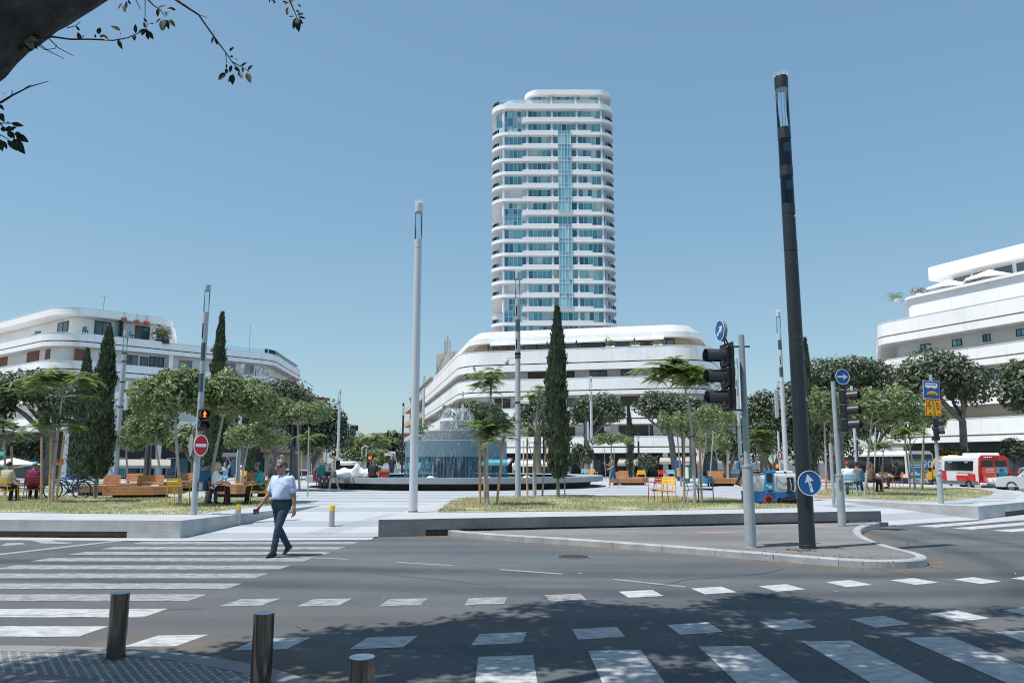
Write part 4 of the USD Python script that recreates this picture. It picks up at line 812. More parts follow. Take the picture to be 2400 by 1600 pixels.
for (x0, x1, y0, y1, m, Y) in ((280, 400, 1076, 1090, 'awning_cream', 86), (-40, 95, 1056, 1066, 'awning_green', 84), (455, 560, 1060, 1070, 'awning_dark', 94)):
    a, b, c_, d_ = D(x0, y1, Y), D(x1, y1, Y + 3), D(x0, y0, Y + 2), D(x1, y0, Y + 5)
    part(bl, 'shop_awning', trimesh.convex.convex_hull(np.array([a, b, c_, d_, a - (0, 0, .3), b - (0, 0, .3)])), m)

# ---------------------------------------------------------------- the white building on the right
RA, RB = (37.4, 78.2), (53.9, 40.5)
fpR = rfp([RB, (82, 38), (82, 95), (46, 97), RA], 2.6, 10)
br = thing('right_building', 'big white building with long curved balcony bands at the right edge, trees before it', 'building', (0, 0, 0))
def zR(x, y): return on_plane(x, y, RA, RB)[1]
levels = [(zR(2062, 757), zR(2062, 792), zR(2070, 806)), (zR(2290, 812), zR(2290, 843), zR(2290, 857)), (zR(2300, 893), zR(2300, 932), zR(2300, 947)), (zR(2300, 978), zR(2300, 1021), zR(2300, 1034))]
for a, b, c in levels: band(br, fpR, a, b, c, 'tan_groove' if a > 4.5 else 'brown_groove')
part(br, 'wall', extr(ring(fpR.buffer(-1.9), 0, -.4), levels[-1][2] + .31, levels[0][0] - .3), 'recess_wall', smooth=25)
part(br, 'lower_wall', extr(ring(fpR.buffer(-1.6), 0, -.25), levels[2][0] - 4.0, levels[2][2] + .02), 'cream_wall', smooth=25)
part(br, 'shopfront', extr(fpR.buffer(-2.2), -.3, levels[-1][2] + .05), 'shop_dark', smooth=25)
e0, e1 = inset(RA, RB, 1.9)
for (x0, y0, x1, y1) in ((2158, 806, 2182, 822), (2232, 795, 2255, 811), (2304, 783, 2322, 800), (2382, 770, 2406, 787), (2312, 864, 2335, 888), (2200, 872, 2222, 892), (2390, 856, 2412, 880)): win_px(br, e0, e1, x0, y0, x1, y1, panes=2, glass='tower_glass' if y0 < 850 else 'room_glass')
upR = rfp([(53.9 + .6, 42), (80, 42), (80, 90), (48, 92), (39.6, 76.0)], 1.5, 8)
zu = on_plane(2085, 711, *inset(RA, RB, 1.6))[1]
part(br, 'upper_wall', extr(upR, levels[0][0] - .3, zu - .15), 'white_wall', smooth=25)
part(br, 'roof_edge', extr(upR.buffer(.28), zu - .15, zu + .1), 'white_wall', smooth=25)
h0, h1 = inset(RA, RB, 5.5)
sP, zp1 = on_plane(2164, 630, h0, h1); zp0 = on_plane(2185, 652, h0, h1)[1]
p_ = np.array(h0); u_ = np.array(h1) - p_; u_ /= np.linalg.norm(u_); n_ = np.array([u_[1], -u_[0]])
c1 = p_ + u_ * sP; c2 = p_ + u_ * 46
pen = Polygon([c1, c2, c2 - n_ * 12, c1 - n_ * 12]).buffer(-1).buffer(1, quad_segs=6)
part(br, 'penthouse_roof', extr(pen, zp0, zp1), 'white_wall', smooth=25)
pw = Polygon([c1 + u_ * 2.0 - n_ * 1.2, c2 - n_ * 1.2, c2 - n_ * 11, c1 + u_ * 2 - n_ * 11])
part(br, 'penthouse_wall', extr(pw, zu, zp0 + .02), 'white_wall_side')
g0, g1 = tuple(c1 + u_ * 2.0 - n_ * 1.2), tuple(c2 - n_ * 1.2)
for k in range(9): window(br, g0, g1, .35 + k * 2.15, .35 + k * 2.15 + 2.0, zu + .05, zp0 - .1, 1, frame='light_frame', glass='room_glass', rows=2, fw=.1, name='terrace_window')
for i, (px, py, Y) in enumerate(((2224, 655, 70), (2318, 632, 61))):
    s_ = on_plane(px, py, *inset(RA, RB, 4.6)); q_ = np.array(inset(RA, RB, 4.6)[0]) + (np.array(inset(RA, RB, 4.6)[1]) - np.array(inset(RA, RB, 4.6)[0])) / np.linalg.norm(np.array(RB) - np.array(RA)) * s_[0]; p = np.array([q_[0], q_[1], s_[1]]); o = thing('parasol', ['white parasol on the right building roof, the smaller one near its left end', 'wide white parasol on the right building roof, close to the picture edge'][i], 'parasol', (p[0], p[1], zu + .1))
    h = p[2] - zu - .1; R = 2.3
    part(o, 'pole', vcyl(0, 0, 0, h, .04, n=8), 'sign_back')
    V = [(0, 0, h)] + [(R * math.cos(a), R * math.sin(a), h - .85) for a in np.arange(8) * math.pi / 4] + [(R * math.cos(a), R * math.sin(a), h - 1.05) for a in np.arange(8) * math.pi / 4]
    F = [(0, 1 + k, 1 + (k + 1) % 8) for k in range(8)] + [f for k in range(8) for f in ((1 + k, 9 + k, 9 + (k + 1) % 8), (1 + k, 9 + (k + 1) % 8, 1 + (k + 1) % 8))]
    part(o, 'canopy', trimesh.Trimesh(np.array(V), np.array(F), process=False), 'awning_white')
    part(o, 'rib', cat([cyl((0, 0, h - .06), (R * math.cos(a) * .98, R * math.sin(a) * .98, h - .9), .015, n=4) for a in np.arange(8) * math.pi / 4]), 'sign_back')
for i, (px, py, Y, m) in enumerate(((2100, 692, 76.5, 'umbrella_leaf'), (2154, 680, 74, 'flower_leaf'), (2277, 656, 64, 'flower_leaf'))):
    in_ = .7 if i < 2 else 3.2; s_ = on_plane(px, py, *inset(RA, RB, 1.6 + in_)); q_ = np.array(inset(RA, RB, 1.6 + in_)); p = np.append(q_[0] + (q_[1] - q_[0]) / np.linalg.norm(q_[1] - q_[0]) * s_[0], s_[1]); o = thing('roof_plant', ['pale green shrub on the left tip of the right building roof', 'reddish shrub on the roof edge left of the parasols', 'reddish shrub between the two white parasols on the roof'][i], 'plant', (p[0], p[1], zu + .1))
    h = max(p[2] - zu - .1, .5); part(o, 'pot', lathe([(0.001, 0), (.3, 0), (.36, .4), (.001, .4)], 10), 'awning_white'); part(o, 'foliage', bush((0, 0, h * .8), .42, .25, .24, 420, .07, i), m)
s_, z_ = on_plane(2300, 960, *inset(RA, RB, 1.6))
for px in np.arange(2060, 2420, 45):
    s = on_plane(px, 1075, *inset(RA, RB, 2.2))[0]; window(br, *inset(RA, RB, 2.18), s, s + 2.0, -.1, 2.2, 2, fw=.1, name='shop_window')

# ---------------------------------------------------------------- further houses
def far_block(name, label, p, q, depth, z0, z1, m, rows, cols, roof=None, win='room_glass', balc=False):
    o = thing(name, label, 'building'); u = np.array(q, float) - np.array(p, float); L = np.linalg.norm(u); u /= L; n_ = np.array([u[1], -u[0]])
    P = Polygon([p, q, np.array(q) - n_ * depth, np.array(p) - n_ * depth]); part(o, 'wall', extr(P, z0, z1), m)
    part(o, 'roof', [extr(P.buffer(.25, join_style=2), z1, z1 + .35)], roof or m)
    hr = (z1 - z0 - 3.5) / rows; wc = L / cols
    for r in range(rows):
        for c in range(cols): window(o, p, q, c * wc + wc * .25, c * wc + wc * .75, z0 + 3.6 + r * hr + .8, z0 + 3.6 + (r + 1) * hr - .25, 2, frame='light_frame', glass=win, fw=.09)
        if balc: part(o, 'balcony', [facade_box(p, q, .3, L - .3, z0 + 3.4 + r * hr, z0 + 3.6 + r * hr, 0, 1.3), facade_box(p, q, .3, L - .3, z0 + 3.6 + r * hr, z0 + 4.4 + r * hr, 1.2, 1.3)], 'tan_soffit' if r % 2 == 0 else m)
    return o
t_ = far_block('apartment_building', 'sandy apartment house with tan balcony soffits, left of the white block along the street', (-24.5, 186), (-14.6, 139), 15, -.3, 16.5, 'cream_wall', 4, 9, 'awning_cream', 'pent_glass', True)
a = D(1062, 790, 132); part(t_, 'roof_room', extr(Polygon([(-13.2, 134), (-8.0, 128.5), (-4, 132), (-9, 140)]), 16.0, 20.3), 'awning_cream')
for i, dx in enumerate((0, .5, 1.0)): part(t_, 'mobile_antenna', box((-11.4 + dx * .9, 130.5 - dx, 20.8 + .8 * (i == 1)), (.28, .2, 2.6)), 'awning_cream')
part(t_, 'antenna_frame', [cyl((-13.2, 133.5, 16.8), (-11, 130.5, 20.5), .09, n=6), cyl((-13, 133.3, 16.8), (-13, 133.3, 18.5), .08, n=6), cyl((-12.2, 132, 16.8), (-12.2, 132, 19.2), .08, n=6)], 'sign_back')
far_block('apartment_building', 'ochre apartment house behind the trees left of the square, above the parked cars', (-37.5, 112), (-29.5, 124), 14, -.3, 11.5, 'cream_wall', 3, 5, 'terracotta', 'room_glass', True)
far_block('apartment_building', 'pale low house at the far end of the street, between the distant trees', (-42, 235), (-22, 238), 14, -.3, 10, 'white_wall_side', 2, 7, 'terracotta', 'room_glass')
# ================================================================ TREES AND PLANTS
def leaf_quads(P, nrm, size, rng, aspect=0.5):
    """One folded leaf (two triangles) at each point, facing about along NRM."""
    n = len(P); nrm = nrm / (np.linalg.norm(nrm, axis=1, keepdims=True) + 1e-9)
    t = np.cross(nrm, rng.normal(0, 1, (n, 3))); t /= np.linalg.norm(t, axis=1, keepdims=True) + 1e-9; b = np.cross(nrm, t)
    s = (size * rng.uniform(0.6, 1.3, n))[:, None]
    V = np.stack([P - t * s, P + b * s * aspect + nrm * s * .12, P + t * s, P - b * s * aspect + nrm * s * .12], 1).reshape(-1, 3)
    i = np.arange(n)[:, None] * 4; F = np.concatenate([i + [0, 1, 2], i + [0, 2, 3]], 1).reshape(-1, 3)
    return trimesh.Trimesh(V, F, process=False)
def blob_leaves(blobs, n, size, seed, aspect=0.5, droop=0.0, shell=0.72):
    """Leaves through the crown: blobs are (centre, radii); thick near the skin of each blob, none where blobs overlap deep inside."""
    r = np.random.default_rng(seed); C = np.array([b[0] for b in blobs], float); R = np.array([np.ones(3) * b[1] for b in blobs], float)
    w = (R[:, 0] * R[:, 1] * R[:, 2]) ** .67; k = r.choice(len(blobs), n, p=w / w.sum())
    d = r.normal(0, 1, (n, 3)); d /= np.linalg.norm(d, axis=1, keepdims=True)
    rad = np.where(r.uniform(0, 1, n) < shell, r.uniform(.82, 1.06, n), r.uniform(.3, .85, n)); rad *= 1 + .16 * (meshkit.noise((C[k] + d * R[k]) * 2.6 / max(R[:, 0].mean(), .3) + seed * 3.1, seed) - .5) * 2
    P = C[k] + d * R[k] * rad[:, None] * 1.04
    nr = d + r.normal(0, .55, (n, 3)) + (0, 0, .5 - droop)
    return leaf_quads(P, nr, size, r, aspect)
def clump_blobs(c, R, n, seed, flat=0.7, sub=0.42):
    """An uneven crown: N lobes set over an ellipsoid of radii R."""
    r = np.random.default_rng(seed); out = []
    for i in range(n):
        d = r.normal(0, 1, 3); d /= np.linalg.norm(d); d[2] = abs(d[2]) * 1.15 - .42
        s = r.uniform(.7, 1.25) * sub
        out.append((np.array(c) + d * R * (1 - s * .75), np.array(R) * s * (1, 1, flat + .25)))
    return out
def limb_tree(base, joints, r0, n=7):
    pass
def bend(p, q, k, seed, n=6):
    r = np.random.default_rng(seed); p, q = np.array(p, float), np.array(q, float); t = np.linspace(0, 1, n)[:, None]
    off = np.cumsum(r.normal(0, 1, (n, 3)), 0) * k; off -= off[0]; off = off - t * off[-1]
    return p + (q - p) * t + off
def ficus(name, label, base, h_trunk, crown_c, R, seed, n=5200, size=.15, group=None, lobes=15, leaf='ficus_leaf', bark='bark', r_trunk=.32, lean=(0, 0)):
    """Tree with a stout forked trunk. base: place of its foot; crown_c relative to the foot."""
    o = thing(name, label, 'tree', base, 0, group); c = np.array(crown_c, float); R = np.array(R, float)
    fork = np.array([lean[0], lean[1], h_trunk]); r = np.random.default_rng(seed)
    ms = [tube(bend((0, 0, -.2), fork, .03, seed), np.linspace(r_trunk, r_trunk * .75, 6), 9)]
    for i in range(5):
        a = 2 * math.pi * i / 5 + r.uniform(-.4, .4); e = c + (R[0] * .6 * math.cos(a), R[1] * .6 * math.sin(a), R[2] * r.uniform(-.1, .5))
        pts = bend(fork - (0, 0, .1), e, .07, seed + i); ms.append(tube(pts, np.linspace(r_trunk * .52, .05, 6), 7))
        e2 = e + r.normal(0, .5, 3) * R * .5; ms.append(tube(bend(pts[3], e2, .05, seed + 20 + i, 5), np.linspace(r_trunk * .24, .03, 5), 5))
    part(o, 'trunk', ms, bark, smooth=40)
    part(o, 'crown', blob_leaves(clump_blobs(c, R, lobes, seed), n, size, seed), leaf)
    return o
def at(px, py, z=ZP): return G(px, py, z)

# dark round crowns of the old street trees. (px of the crown centre, py top, py bottom, half width px, distance, trunk foot px)
def ficus_px(label, cx, ytop, ybot, hwid, Y, footx, seed, n=5200, zb=None, **k):
    zb = gz(0, Y) if zb is None else zb
    top, bot = ZH(ytop, Y), ZH(ybot, Y); sc = (D(cx + 1, (ytop + ybot) / 2, Y) - D(cx, (ytop + ybot) / 2, Y))[0]
    c = D(cx, (ytop + ybot) / 2, Y); f = D(footx, 1100, Y); R = (hwid * sc * 1.10, hwid * sc * .9, (top - bot) / 2 * 1.06)
    return ficus('ficus_tree', label, (f[0], Y, zb), max(bot - zb - .3, 1.2), (c[0] - f[0], 0, (top + bot) / 2 - zb), R, seed, n, **k)
ficus_px('dark ficus behind the feathery tree at the far left of the square', 62, 858, 1008, 128, 46, 118, 11, 7000, r_trunk=.35)
ficus_px('dark ficus whose crown is cut by the left picture edge', -70, 870, 1010, 90, 44, -60, 12, 3500)
ficus_px('leafy low dark tree behind the parasol at the far left', 60, 1020, 1090, 42, 48, 62, 13, 1500, r_trunk=.12)
ficus_px('dark ficus right of the left building, its crown level with the balcony corner', 648, 880, 1010, 85, 60, 640, 14, 6000)
ficus_px('darkest tall ficus, nearest the gap of sky left of the big white lamp', 752, 926, 1085, 68, 64, 728, 15, 6500, size=.17)
ficus_px('dark ficus filling the space left of the tall thin lamp beyond the fountain rim', 690, 900, 1050, 66, 62, 690, 16, 4500)
ficus_px('dark ficus behind the umbrella-cut tree with the red pedestrian light', 560, 940, 1040, 62, 58, 565, 17, 3200)
ficus_px('round dark tree at the end of the street, left of the big white lamp', 918, 1005, 1098, 42, 95, 918, 18, 3600, size=.2)
ficus_px('loose mid-green tree at the end of the street behind the parked bus', 838, 1010, 1100, 40, 98, 838, 19, 2800, size=.2, leaf='umbrella_leaf')
ficus_px('pale green small tree far down the street beside the traffic signals', 885, 1045, 1105, 34, 90, 886, 20, 1800, size=.17, leaf='umbrella_leaf')
ficus_px('dark ficus in front of the white block, right of the tall cypress', 1402, 913, 1022, 66, 66, 1376, 21, 6000)
ficus_px('grey-green ficus before the white block, left of the big traffic signal', 1545, 910, 1010, 72, 66, 1590, 22, 6000, lean=(-.6, 0))
ficus_px('grey-green ficus half hidden by the big traffic signal', 1640, 920, 1010, 58, 65, 1625, 23, 4200)
ficus_px('dark ficus showing between the camera lamp and the tall cypress', 1255, 922, 1012, 44, 68, 1262, 24, 3200)
ficus_px('dark round tree behind the water spray of the fountain', 1102, 935, 1015, 78, 70, 1095, 25, 5000)
ficus_px('tall dark ficus right of the black lamp, its top against the sky', 1978, 826, 955, 98, 54, 1965, 26, 8000, r_trunk=.5)
ficus_px('dense ficus at the left side of the black lamp, behind the sweeping machine', 1790, 905, 1075, 62, 52, 1790, 27, 5500, size=.14)
ficus_px('dense ficus directly right of the black lamp, behind the straight cypress', 1872, 880, 1060, 62, 52, 1890, 28, 5500)
ficus_px('broad ficus in front of the right building, above the bus stop sign', 2195, 812, 975, 106, 57, 2258, 29, 9500, lean=(.25, 0), r_trunk=.32)
ficus_px('ficus at the right picture edge in front of the right building', 2412, 812, 985, 66, 44, 2440, 30, 6500)
ficus_px('small leafy tree beside the bus stop pole, left of the van roof', 2232, 1035, 1095, 34, 56, 2225, 31, 1600, r_trunk=.1, size=.11)
ficus_px('small leafy tree behind the van at the right picture edge', 2372, 1022, 1085, 34, 56, 2380, 32, 1600, r_trunk=.1, size=.12)
ficus_px('small bushy tree in front of the white block, left of the walking man in camouflage', 1364, 1034, 1095, 26, 56, 1364, 33, 1500, r_trunk=.08, size=.12)
ficus_px('round bushy sapling in front of the white block, right of the small cypress', 1512, 1060, 1098, 24, 54, 1512, 34, 1300, r_trunk=.07, size=.1)

ficus_px('low dark bushy tree filling the gap behind the sweeping machine', 1812, 975, 1108, 72, 62, 1812, 35, 5200)
ficus_px('low dark bushy tree left of the sweeping machine, beyond the plaza', 1705, 990, 1096, 48, 63, 1705, 36, 3200)
ficus_px('low dark tree between the cypress and the bus roof', 1945, 965, 1100, 60, 66, 1945, 37, 4500)
ficus_px('dark tree behind the umbrella-cut tree with the dark signal, above the bus', 2050, 940, 1050, 62, 70, 2050, 38, 4200)
ficus_px('dark tree in front of the left building, behind the leaning-looking lamp', 345, 925, 1040, 60, 62, 345, 39, 4000)
ficus_px('low mid-green tree beyond the left benches', 455, 985, 1075, 52, 56, 455, 40, 3000, leaf='umbrella_leaf')
# trees cut to a flat umbrella
def umbrella(label, cx, ytop, ybot, hwid, Y, fx, fy, seed, n=4200, size=.085, ztr=ZP, prop=None, **k):
    f = at(fx, fy, ztr); Y = f[1]; c = D(cx, (ytop + ybot) / 2, Y); top, bot = ZH(ytop, Y), ZH(ybot, Y); sc = (D(cx + 1, 900, Y) - D(cx, 900, Y))[0]
    o = thing('umbrella_tree', label, 'tree', f, 0, None); Rx = hwid * sc; z = lambda q: q - f[2]; r = np.random.default_rng(seed)
    hz = z(bot) + (top - bot) * .25; dx = c[0] - f[0]
    ms = [tube(bend((0, 0, -.1), (dx * .6, 0, hz), .012, seed), np.linspace(.055, .04, 6), 7)]
    for i in range(8):
        a = i * math.pi / 4 + .2; ms.append(tube(bend((dx * .6, 0, hz - .15), (dx + Rx * .8 * math.cos(a), Rx * .75 * math.sin(a), hz + (top - bot) * r.uniform(.1, .45)), .03, seed + i, 5), np.linspace(.03, .008, 5), 5))
    part(o, 'trunk', ms, 'bark_pale', smooth=40)
    bl_ = []
    for i in range(32):
        a, q = r.uniform(0, 6.28), math.sqrt(r.uniform(0, 1)) * .92; bl_.append(((dx + Rx * q * math.cos(a), Rx * .9 * q * math.sin(a), (z(top) + z(bot)) / 2 + (top - bot) * (.22 * (1 - q) + r.uniform(-.22, .14))), np.array((Rx * .27, Rx * .27, (top - bot) * .27)) * r.uniform(.7, 1.25)))
    part(o, 'crown', blob_leaves(bl_, n, size, seed, .42, .3), 'umbrella_leaf')
    if prop: part(o, 'prop_pole', prop(f), 'galvanised')
    return o
def props(*pairs):
    """Props and stakes of one tree: (foot px, foot py, head px, head py)."""
    def make(f):
        out = []
        for (ax, ay, bx, by) in pairs:
            a = at(ax, ay); b = D(bx, by, a[1] + .05); out.append(cyl(a - f, b - f, .028, .026, 7))
        return out
    return make
umbrella('large umbrella-cut tree left of the red pedestrian light', 395, 862, 980, 88, 23.6, 424, 1186, 41, 9000, .095)
umbrella('wide umbrella-cut tree just right of the red pedestrian light', 548, 876, 992, 98, 26, 480, 1180, 42, 9500, .095)
umbrella('umbrella-cut tree standing above the walking man in the blue shirt', 690, 932, 1006, 92, 30, 703, 1150, 43, 6200, .10, prop=props((721, 1163, 724, 1000)))
umbrella('lower lighter umbrella-cut tree behind the yellow chair on the left lawn', 345, 962, 1052, 50, 33, 384, 1152, 44, 3600, .10)
umbrella('low umbrella-cut tree right of the no entry sign, above the seated people', 592, 995, 1058, 82, 36, 560, 1148, 45, 4200, .10)
umbrella('small umbrella-cut tree at the left lawn between the leaning lamp and the cypress', 290, 1000, 1062, 50, 36, 300, 1148, 46, 2400, .10)
umbrella('umbrella-cut tree behind the dark signal with the blue arrow sign', 2060, 908, 1012, 84, 31, 2026, 1160, 47, 6000, .095, prop=props((2010, 1156, 2004, 990), (2048, 1154, 2052, 1000)))
umbrella('umbrella-cut tree left of the dark signal, beside the black lamp', 1935, 905, 1012, 40, 36, 1936, 1148, 48, 2800, .095)
umbrella('umbrella-cut tree under the bus stop sign', 2178, 945, 1012, 42, 34, 2160, 1146, 49, 2600, .095)
umbrella('thin flat umbrella-cut tree near the walking man in camouflage', 1437, 1014, 1043, 47, 44, 1429, 1127, 50, 2400, .10, prop=props((1420, 1126, 1416, 1050), (1441, 1126, 1439, 1048)))
umbrella('umbrella-cut tree just left of the large flat-crowned feathery tree', 1583, 962, 1034, 44, 34, 1596, 1140, 51, 3200, .09)
umbrella('umbrella-cut tree under the big traffic signal', 1672, 948, 1022, 60, 36, 1640, 1137, 52, 4200, .09, prop=props((1662, 1150, 1672, 1010)))
umbrella('low umbrella-cut tree behind the big traffic signal pole', 1668, 1010, 1062, 42, 40, 1690, 1132, 53, 2200, .09)

# young feather-leaved trees held by wooden stakes
def fronds(node, n, L, seed, up=.35, droop=.9, pin=15, az0=0.0, spread=2 * math.pi):
    """Feathery compound leaves arching out of NODE."""
    r = np.random.default_rng(seed); Vs = []
    for i in range(n):
        a = az0 + spread * (i + r.uniform(-.35, .35)) / n * 2.4; l = L * r.uniform(.6, 1.15); e = up + r.normal(.05, .34); dr = droop * r.uniform(.7, 1.3)
        t = np.linspace(0.08, 1, pin); h = np.array([math.cos(a), math.sin(a), 0.0]); side = np.array([-math.sin(a), math.cos(a), 0.0])
        P = np.array(node) + (h[None] * (t * math.cos(e))[:, None] + np.array([0, 0, 1.0])[None] * (t * math.sin(e) - dr * t * t * .55)[:, None]) * l
        wl = l * .30 * np.sin(np.clip(t * 1.02, 0, 1) * math.pi * .93 + .12)
        for sg in (-1, 1):
            tip = P + side * (sg * wl)[:, None] + h * (l * .07) - np.array([0, 0, 1]) * (wl * .28)[:, None]
            w = h * (l / pin * .50)
            Vs.append(np.stack([P - w, P + w, tip + w * .5, tip - w * .6], 1).reshape(-1, 3))
    V = np.vstack(Vs); i = np.arange(len(V) // 4)[:, None] * 4
    return trimesh.Trimesh(V, np.concatenate([i + [0, 1, 2], i + [0, 2, 3]], 1).reshape(-1, 3), process=False)
def feather_tree(label, foot, trunk, nodes, stakes, seed, extra=()):
    """trunk: list of photograph pixels upwards from the foot; nodes: (px, py, frond length px, count); stakes: (foot px, foot py, head px, head py)."""
    f = at(*foot); Y = f[1]; o = thing('feathery_tree', label, 'tree', f)
    pp = lambda x, y, dy=0: D(x, y, Y + dy) - f
    pts = [np.array([0, 0, -.1])] + [pp(*p) for p in trunk]
    ms = [tube(pts, np.linspace(.06, .022, len(pts)), 7)]
    sc = (D(foot[0] + 1, 1000, Y) - D(foot[0], 1000, Y))[0]
    lv = []
    for k, (x, y, l, n) in enumerate(nodes):
        dy = ((k * 37) % 5 - 2) * .12; e = pp(x, y, dy); q = min(range(len(pts)), key=lambda i: np.linalg.norm(pts[i] - e) + (3 if pts[i][2] > e[2] - .02 else 0))
        ms.append(tube(bend(pts[q], e, .015, seed + k, 5), np.linspace(.024, .008, 5), 5)); rj = np.random.default_rng(seed * 7 + k)
        for j in range(8): q_ = e + rj.normal(0, 1, 3) * l * sc * (.34, .34, .13); lv.append(fronds(q_, max(6, int(n * .9)), l * sc * rj.uniform(.48, .74), seed + k * 9 + j, .22, 1.05, 13, k * .7 + j))
    for (ax, ay, bx, by) in extra: ms.append(tube(bend(pp(ax, ay), pp(bx, by), .02, seed, 5), np.linspace(.016, .005, 5), 5))
    part(o, 'trunk', ms, 'bark_pale', smooth=40); part(o, 'crown', lv, 'feather_leaf')
    for (ax, ay, bx, by) in stakes:
        a = at(ax, ay); b = D(bx, by, a[1]); part(o, 'stake', cyl(a - f, b - f, .042, .038, 8), 'stake', smooth=30)
    if len(stakes) > 1:
        zz = max(.4, (D(stakes[0][2], stakes[0][3], Y) - f)[2] - .15); part(o, 'tie', lathe([(.16, zz - .015), (.175, zz), (.16, zz + .015)], 10), 'twig')
    return o
feather_tree('two-tiered feathery young tree with three stakes, in front of the fountain', (1143, 1184), [(1141, 1100), (1143, 1000), (1150, 930), (1153, 885)],
    [(1153, 882, 52, 11), (1152, 905, 58, 9), (1140, 985, 66, 10), (1120, 1000, 52, 8), (1172, 998, 58, 9), (1145, 1020, 58, 9), (1195, 985, 36, 6)], [(1125, 1184, 1125, 1013), (1136, 1183, 1136, 1050), (1164, 1184, 1181, 1022)], 61, [(1165, 955, 1192, 935), (1192, 935, 1195, 925)])
feather_tree('feathery young tree beside the tall cypress, left of it', (1252, 1162), [(1251, 1080), (1256, 1000), (1262, 930), (1268, 905)],
    [(1262, 915, 40, 9), (1278, 930, 34, 7), (1245, 930, 40, 7), (1232, 1010, 30, 8), (1283, 1008, 26, 7), (1290, 925, 26, 6)], [(1236, 1161, 1235.5, 1028), (1255, 1162, 1255.5, 1012), (1271, 1161, 1281, 1024)], 62, [(1260, 970, 1282, 945)])
feather_tree('large feathery tree with a flat crown, right of the yellow chair', (1628, 1180), [(1626, 1100), (1620, 1000), (1612, 930), (1603, 905)],
    [(1588, 868, 72, 12), (1552, 872, 62, 10), (1610, 862, 78, 12), (1640, 880, 62, 10), (1575, 850, 50, 9), (1660, 895, 48, 8), (1540, 885, 45, 7), (1615, 885, 60, 10)], [(1604, 1179, 1603, 1012), (1645, 1180, 1638, 985)], 63, [(1612, 935, 1622, 905)])
feather_tree('wide feathery tree on the left lawn with bare forked branches and three stakes', (122, 1178), [(128, 1080), (136, 1010), (143, 950), (146, 930)],
    [(105, 890, 66, 10), (60, 905, 50, 8), (160, 882, 62, 10), (195, 890, 55, 9), (135, 880, 55, 9), (210, 925, 36, 7), (150, 985, 50, 8), (185, 1000, 38, 7), (95, 1005, 42, 7), (128, 975, 45, 8)], [(97, 1174, 98, 1024), (116, 1179, 120, 1022), (131, 1178, 150, 1021)], 64, [(138, 1000, 102, 895), (143, 950, 168, 890), (150, 1040, 175, 1000)])
feather_tree('feathery tree at the left picture edge behind the seated man', (12, 1168), [(12, 1100), (10, 1040), (8, 1000)], [(8, 985, 56, 10), (-25, 990, 45, 8), (40, 1000, 45, 8), (15, 1020, 46, 8)], [(28, 1166, 27, 1045)], 65)
feather_tree('small feathery tree with pale leaning stakes at the right lawn', (2145, 1149), [(2141, 1100), (2133, 1050), (2131, 1000)], [(2118, 1010, 40, 9), (2140, 1005, 38, 8), (2160, 1012, 30, 7)], [(2134, 1149, 2120, 1020), (2162, 1149, 2165, 1032)], 66)
feather_tree('low feathery sapling in front of the white bus roof', (2067, 1146), [(2068, 1100), (2070, 1060)], [(2070, 1045, 36, 10), (2082, 1035, 26, 7), (2056, 1050, 28, 7)], [], 67)
feather_tree('feathery sapling behind the beacon of the sweeping machine', (1772, 1132), [(1772, 1080), (1776, 1030)], [(1776, 1020, 42, 10), (1795, 1035, 34, 8), (1758, 1035, 30, 8), (1800, 1060, 30, 8)], [(1774, 1130, 1773, 1045)], 68)
feather_tree('feathery sapling between the big signal pole and the black lamp', (1812, 1128), [(1812, 1080), (1808, 1000)], [(1800, 985, 46, 10), (1815, 1000, 38, 8), (1790, 1020, 30, 7), (1785, 965, 30, 7)], [], 69, [(1760, 1030, 1790, 985)])
feather_tree('feathery young tree far beyond the rim, beside the distant bus', (868, 1121), [(868, 1080), (872, 1040)], [(872, 1025, 42, 9), (850, 1030, 34, 7), (898, 1035, 28, 6), (848, 1075, 26, 6)], [(858, 1120, 859, 1072)], 70)
feather_tree('feathery sapling above the rim beside the blond woman', (726, 1130), [(726, 1080), (728, 1040)], [(728, 1025, 36, 9), (740, 1050, 26, 7), (716, 1060, 26, 7)], [(707, 1128, 707, 1060), (731, 1128, 730, 1085)], 71)
feather_tree('feathery tuft left of the fountain drum, behind the big white lamp', (990, 1122), [(990, 1080), (991, 1010)], [(990, 1000, 30, 8), (984, 1015, 24, 6)], [], 72)
feather_tree('thin feathery sapling between the lamp with a box and the right bench', (1707, 1130), [(1707, 1080), (1712, 1010)], [(1712, 1000, 34, 8), (1722, 1012, 28, 7)], [(1704, 1129, 1705, 1050)], 73)

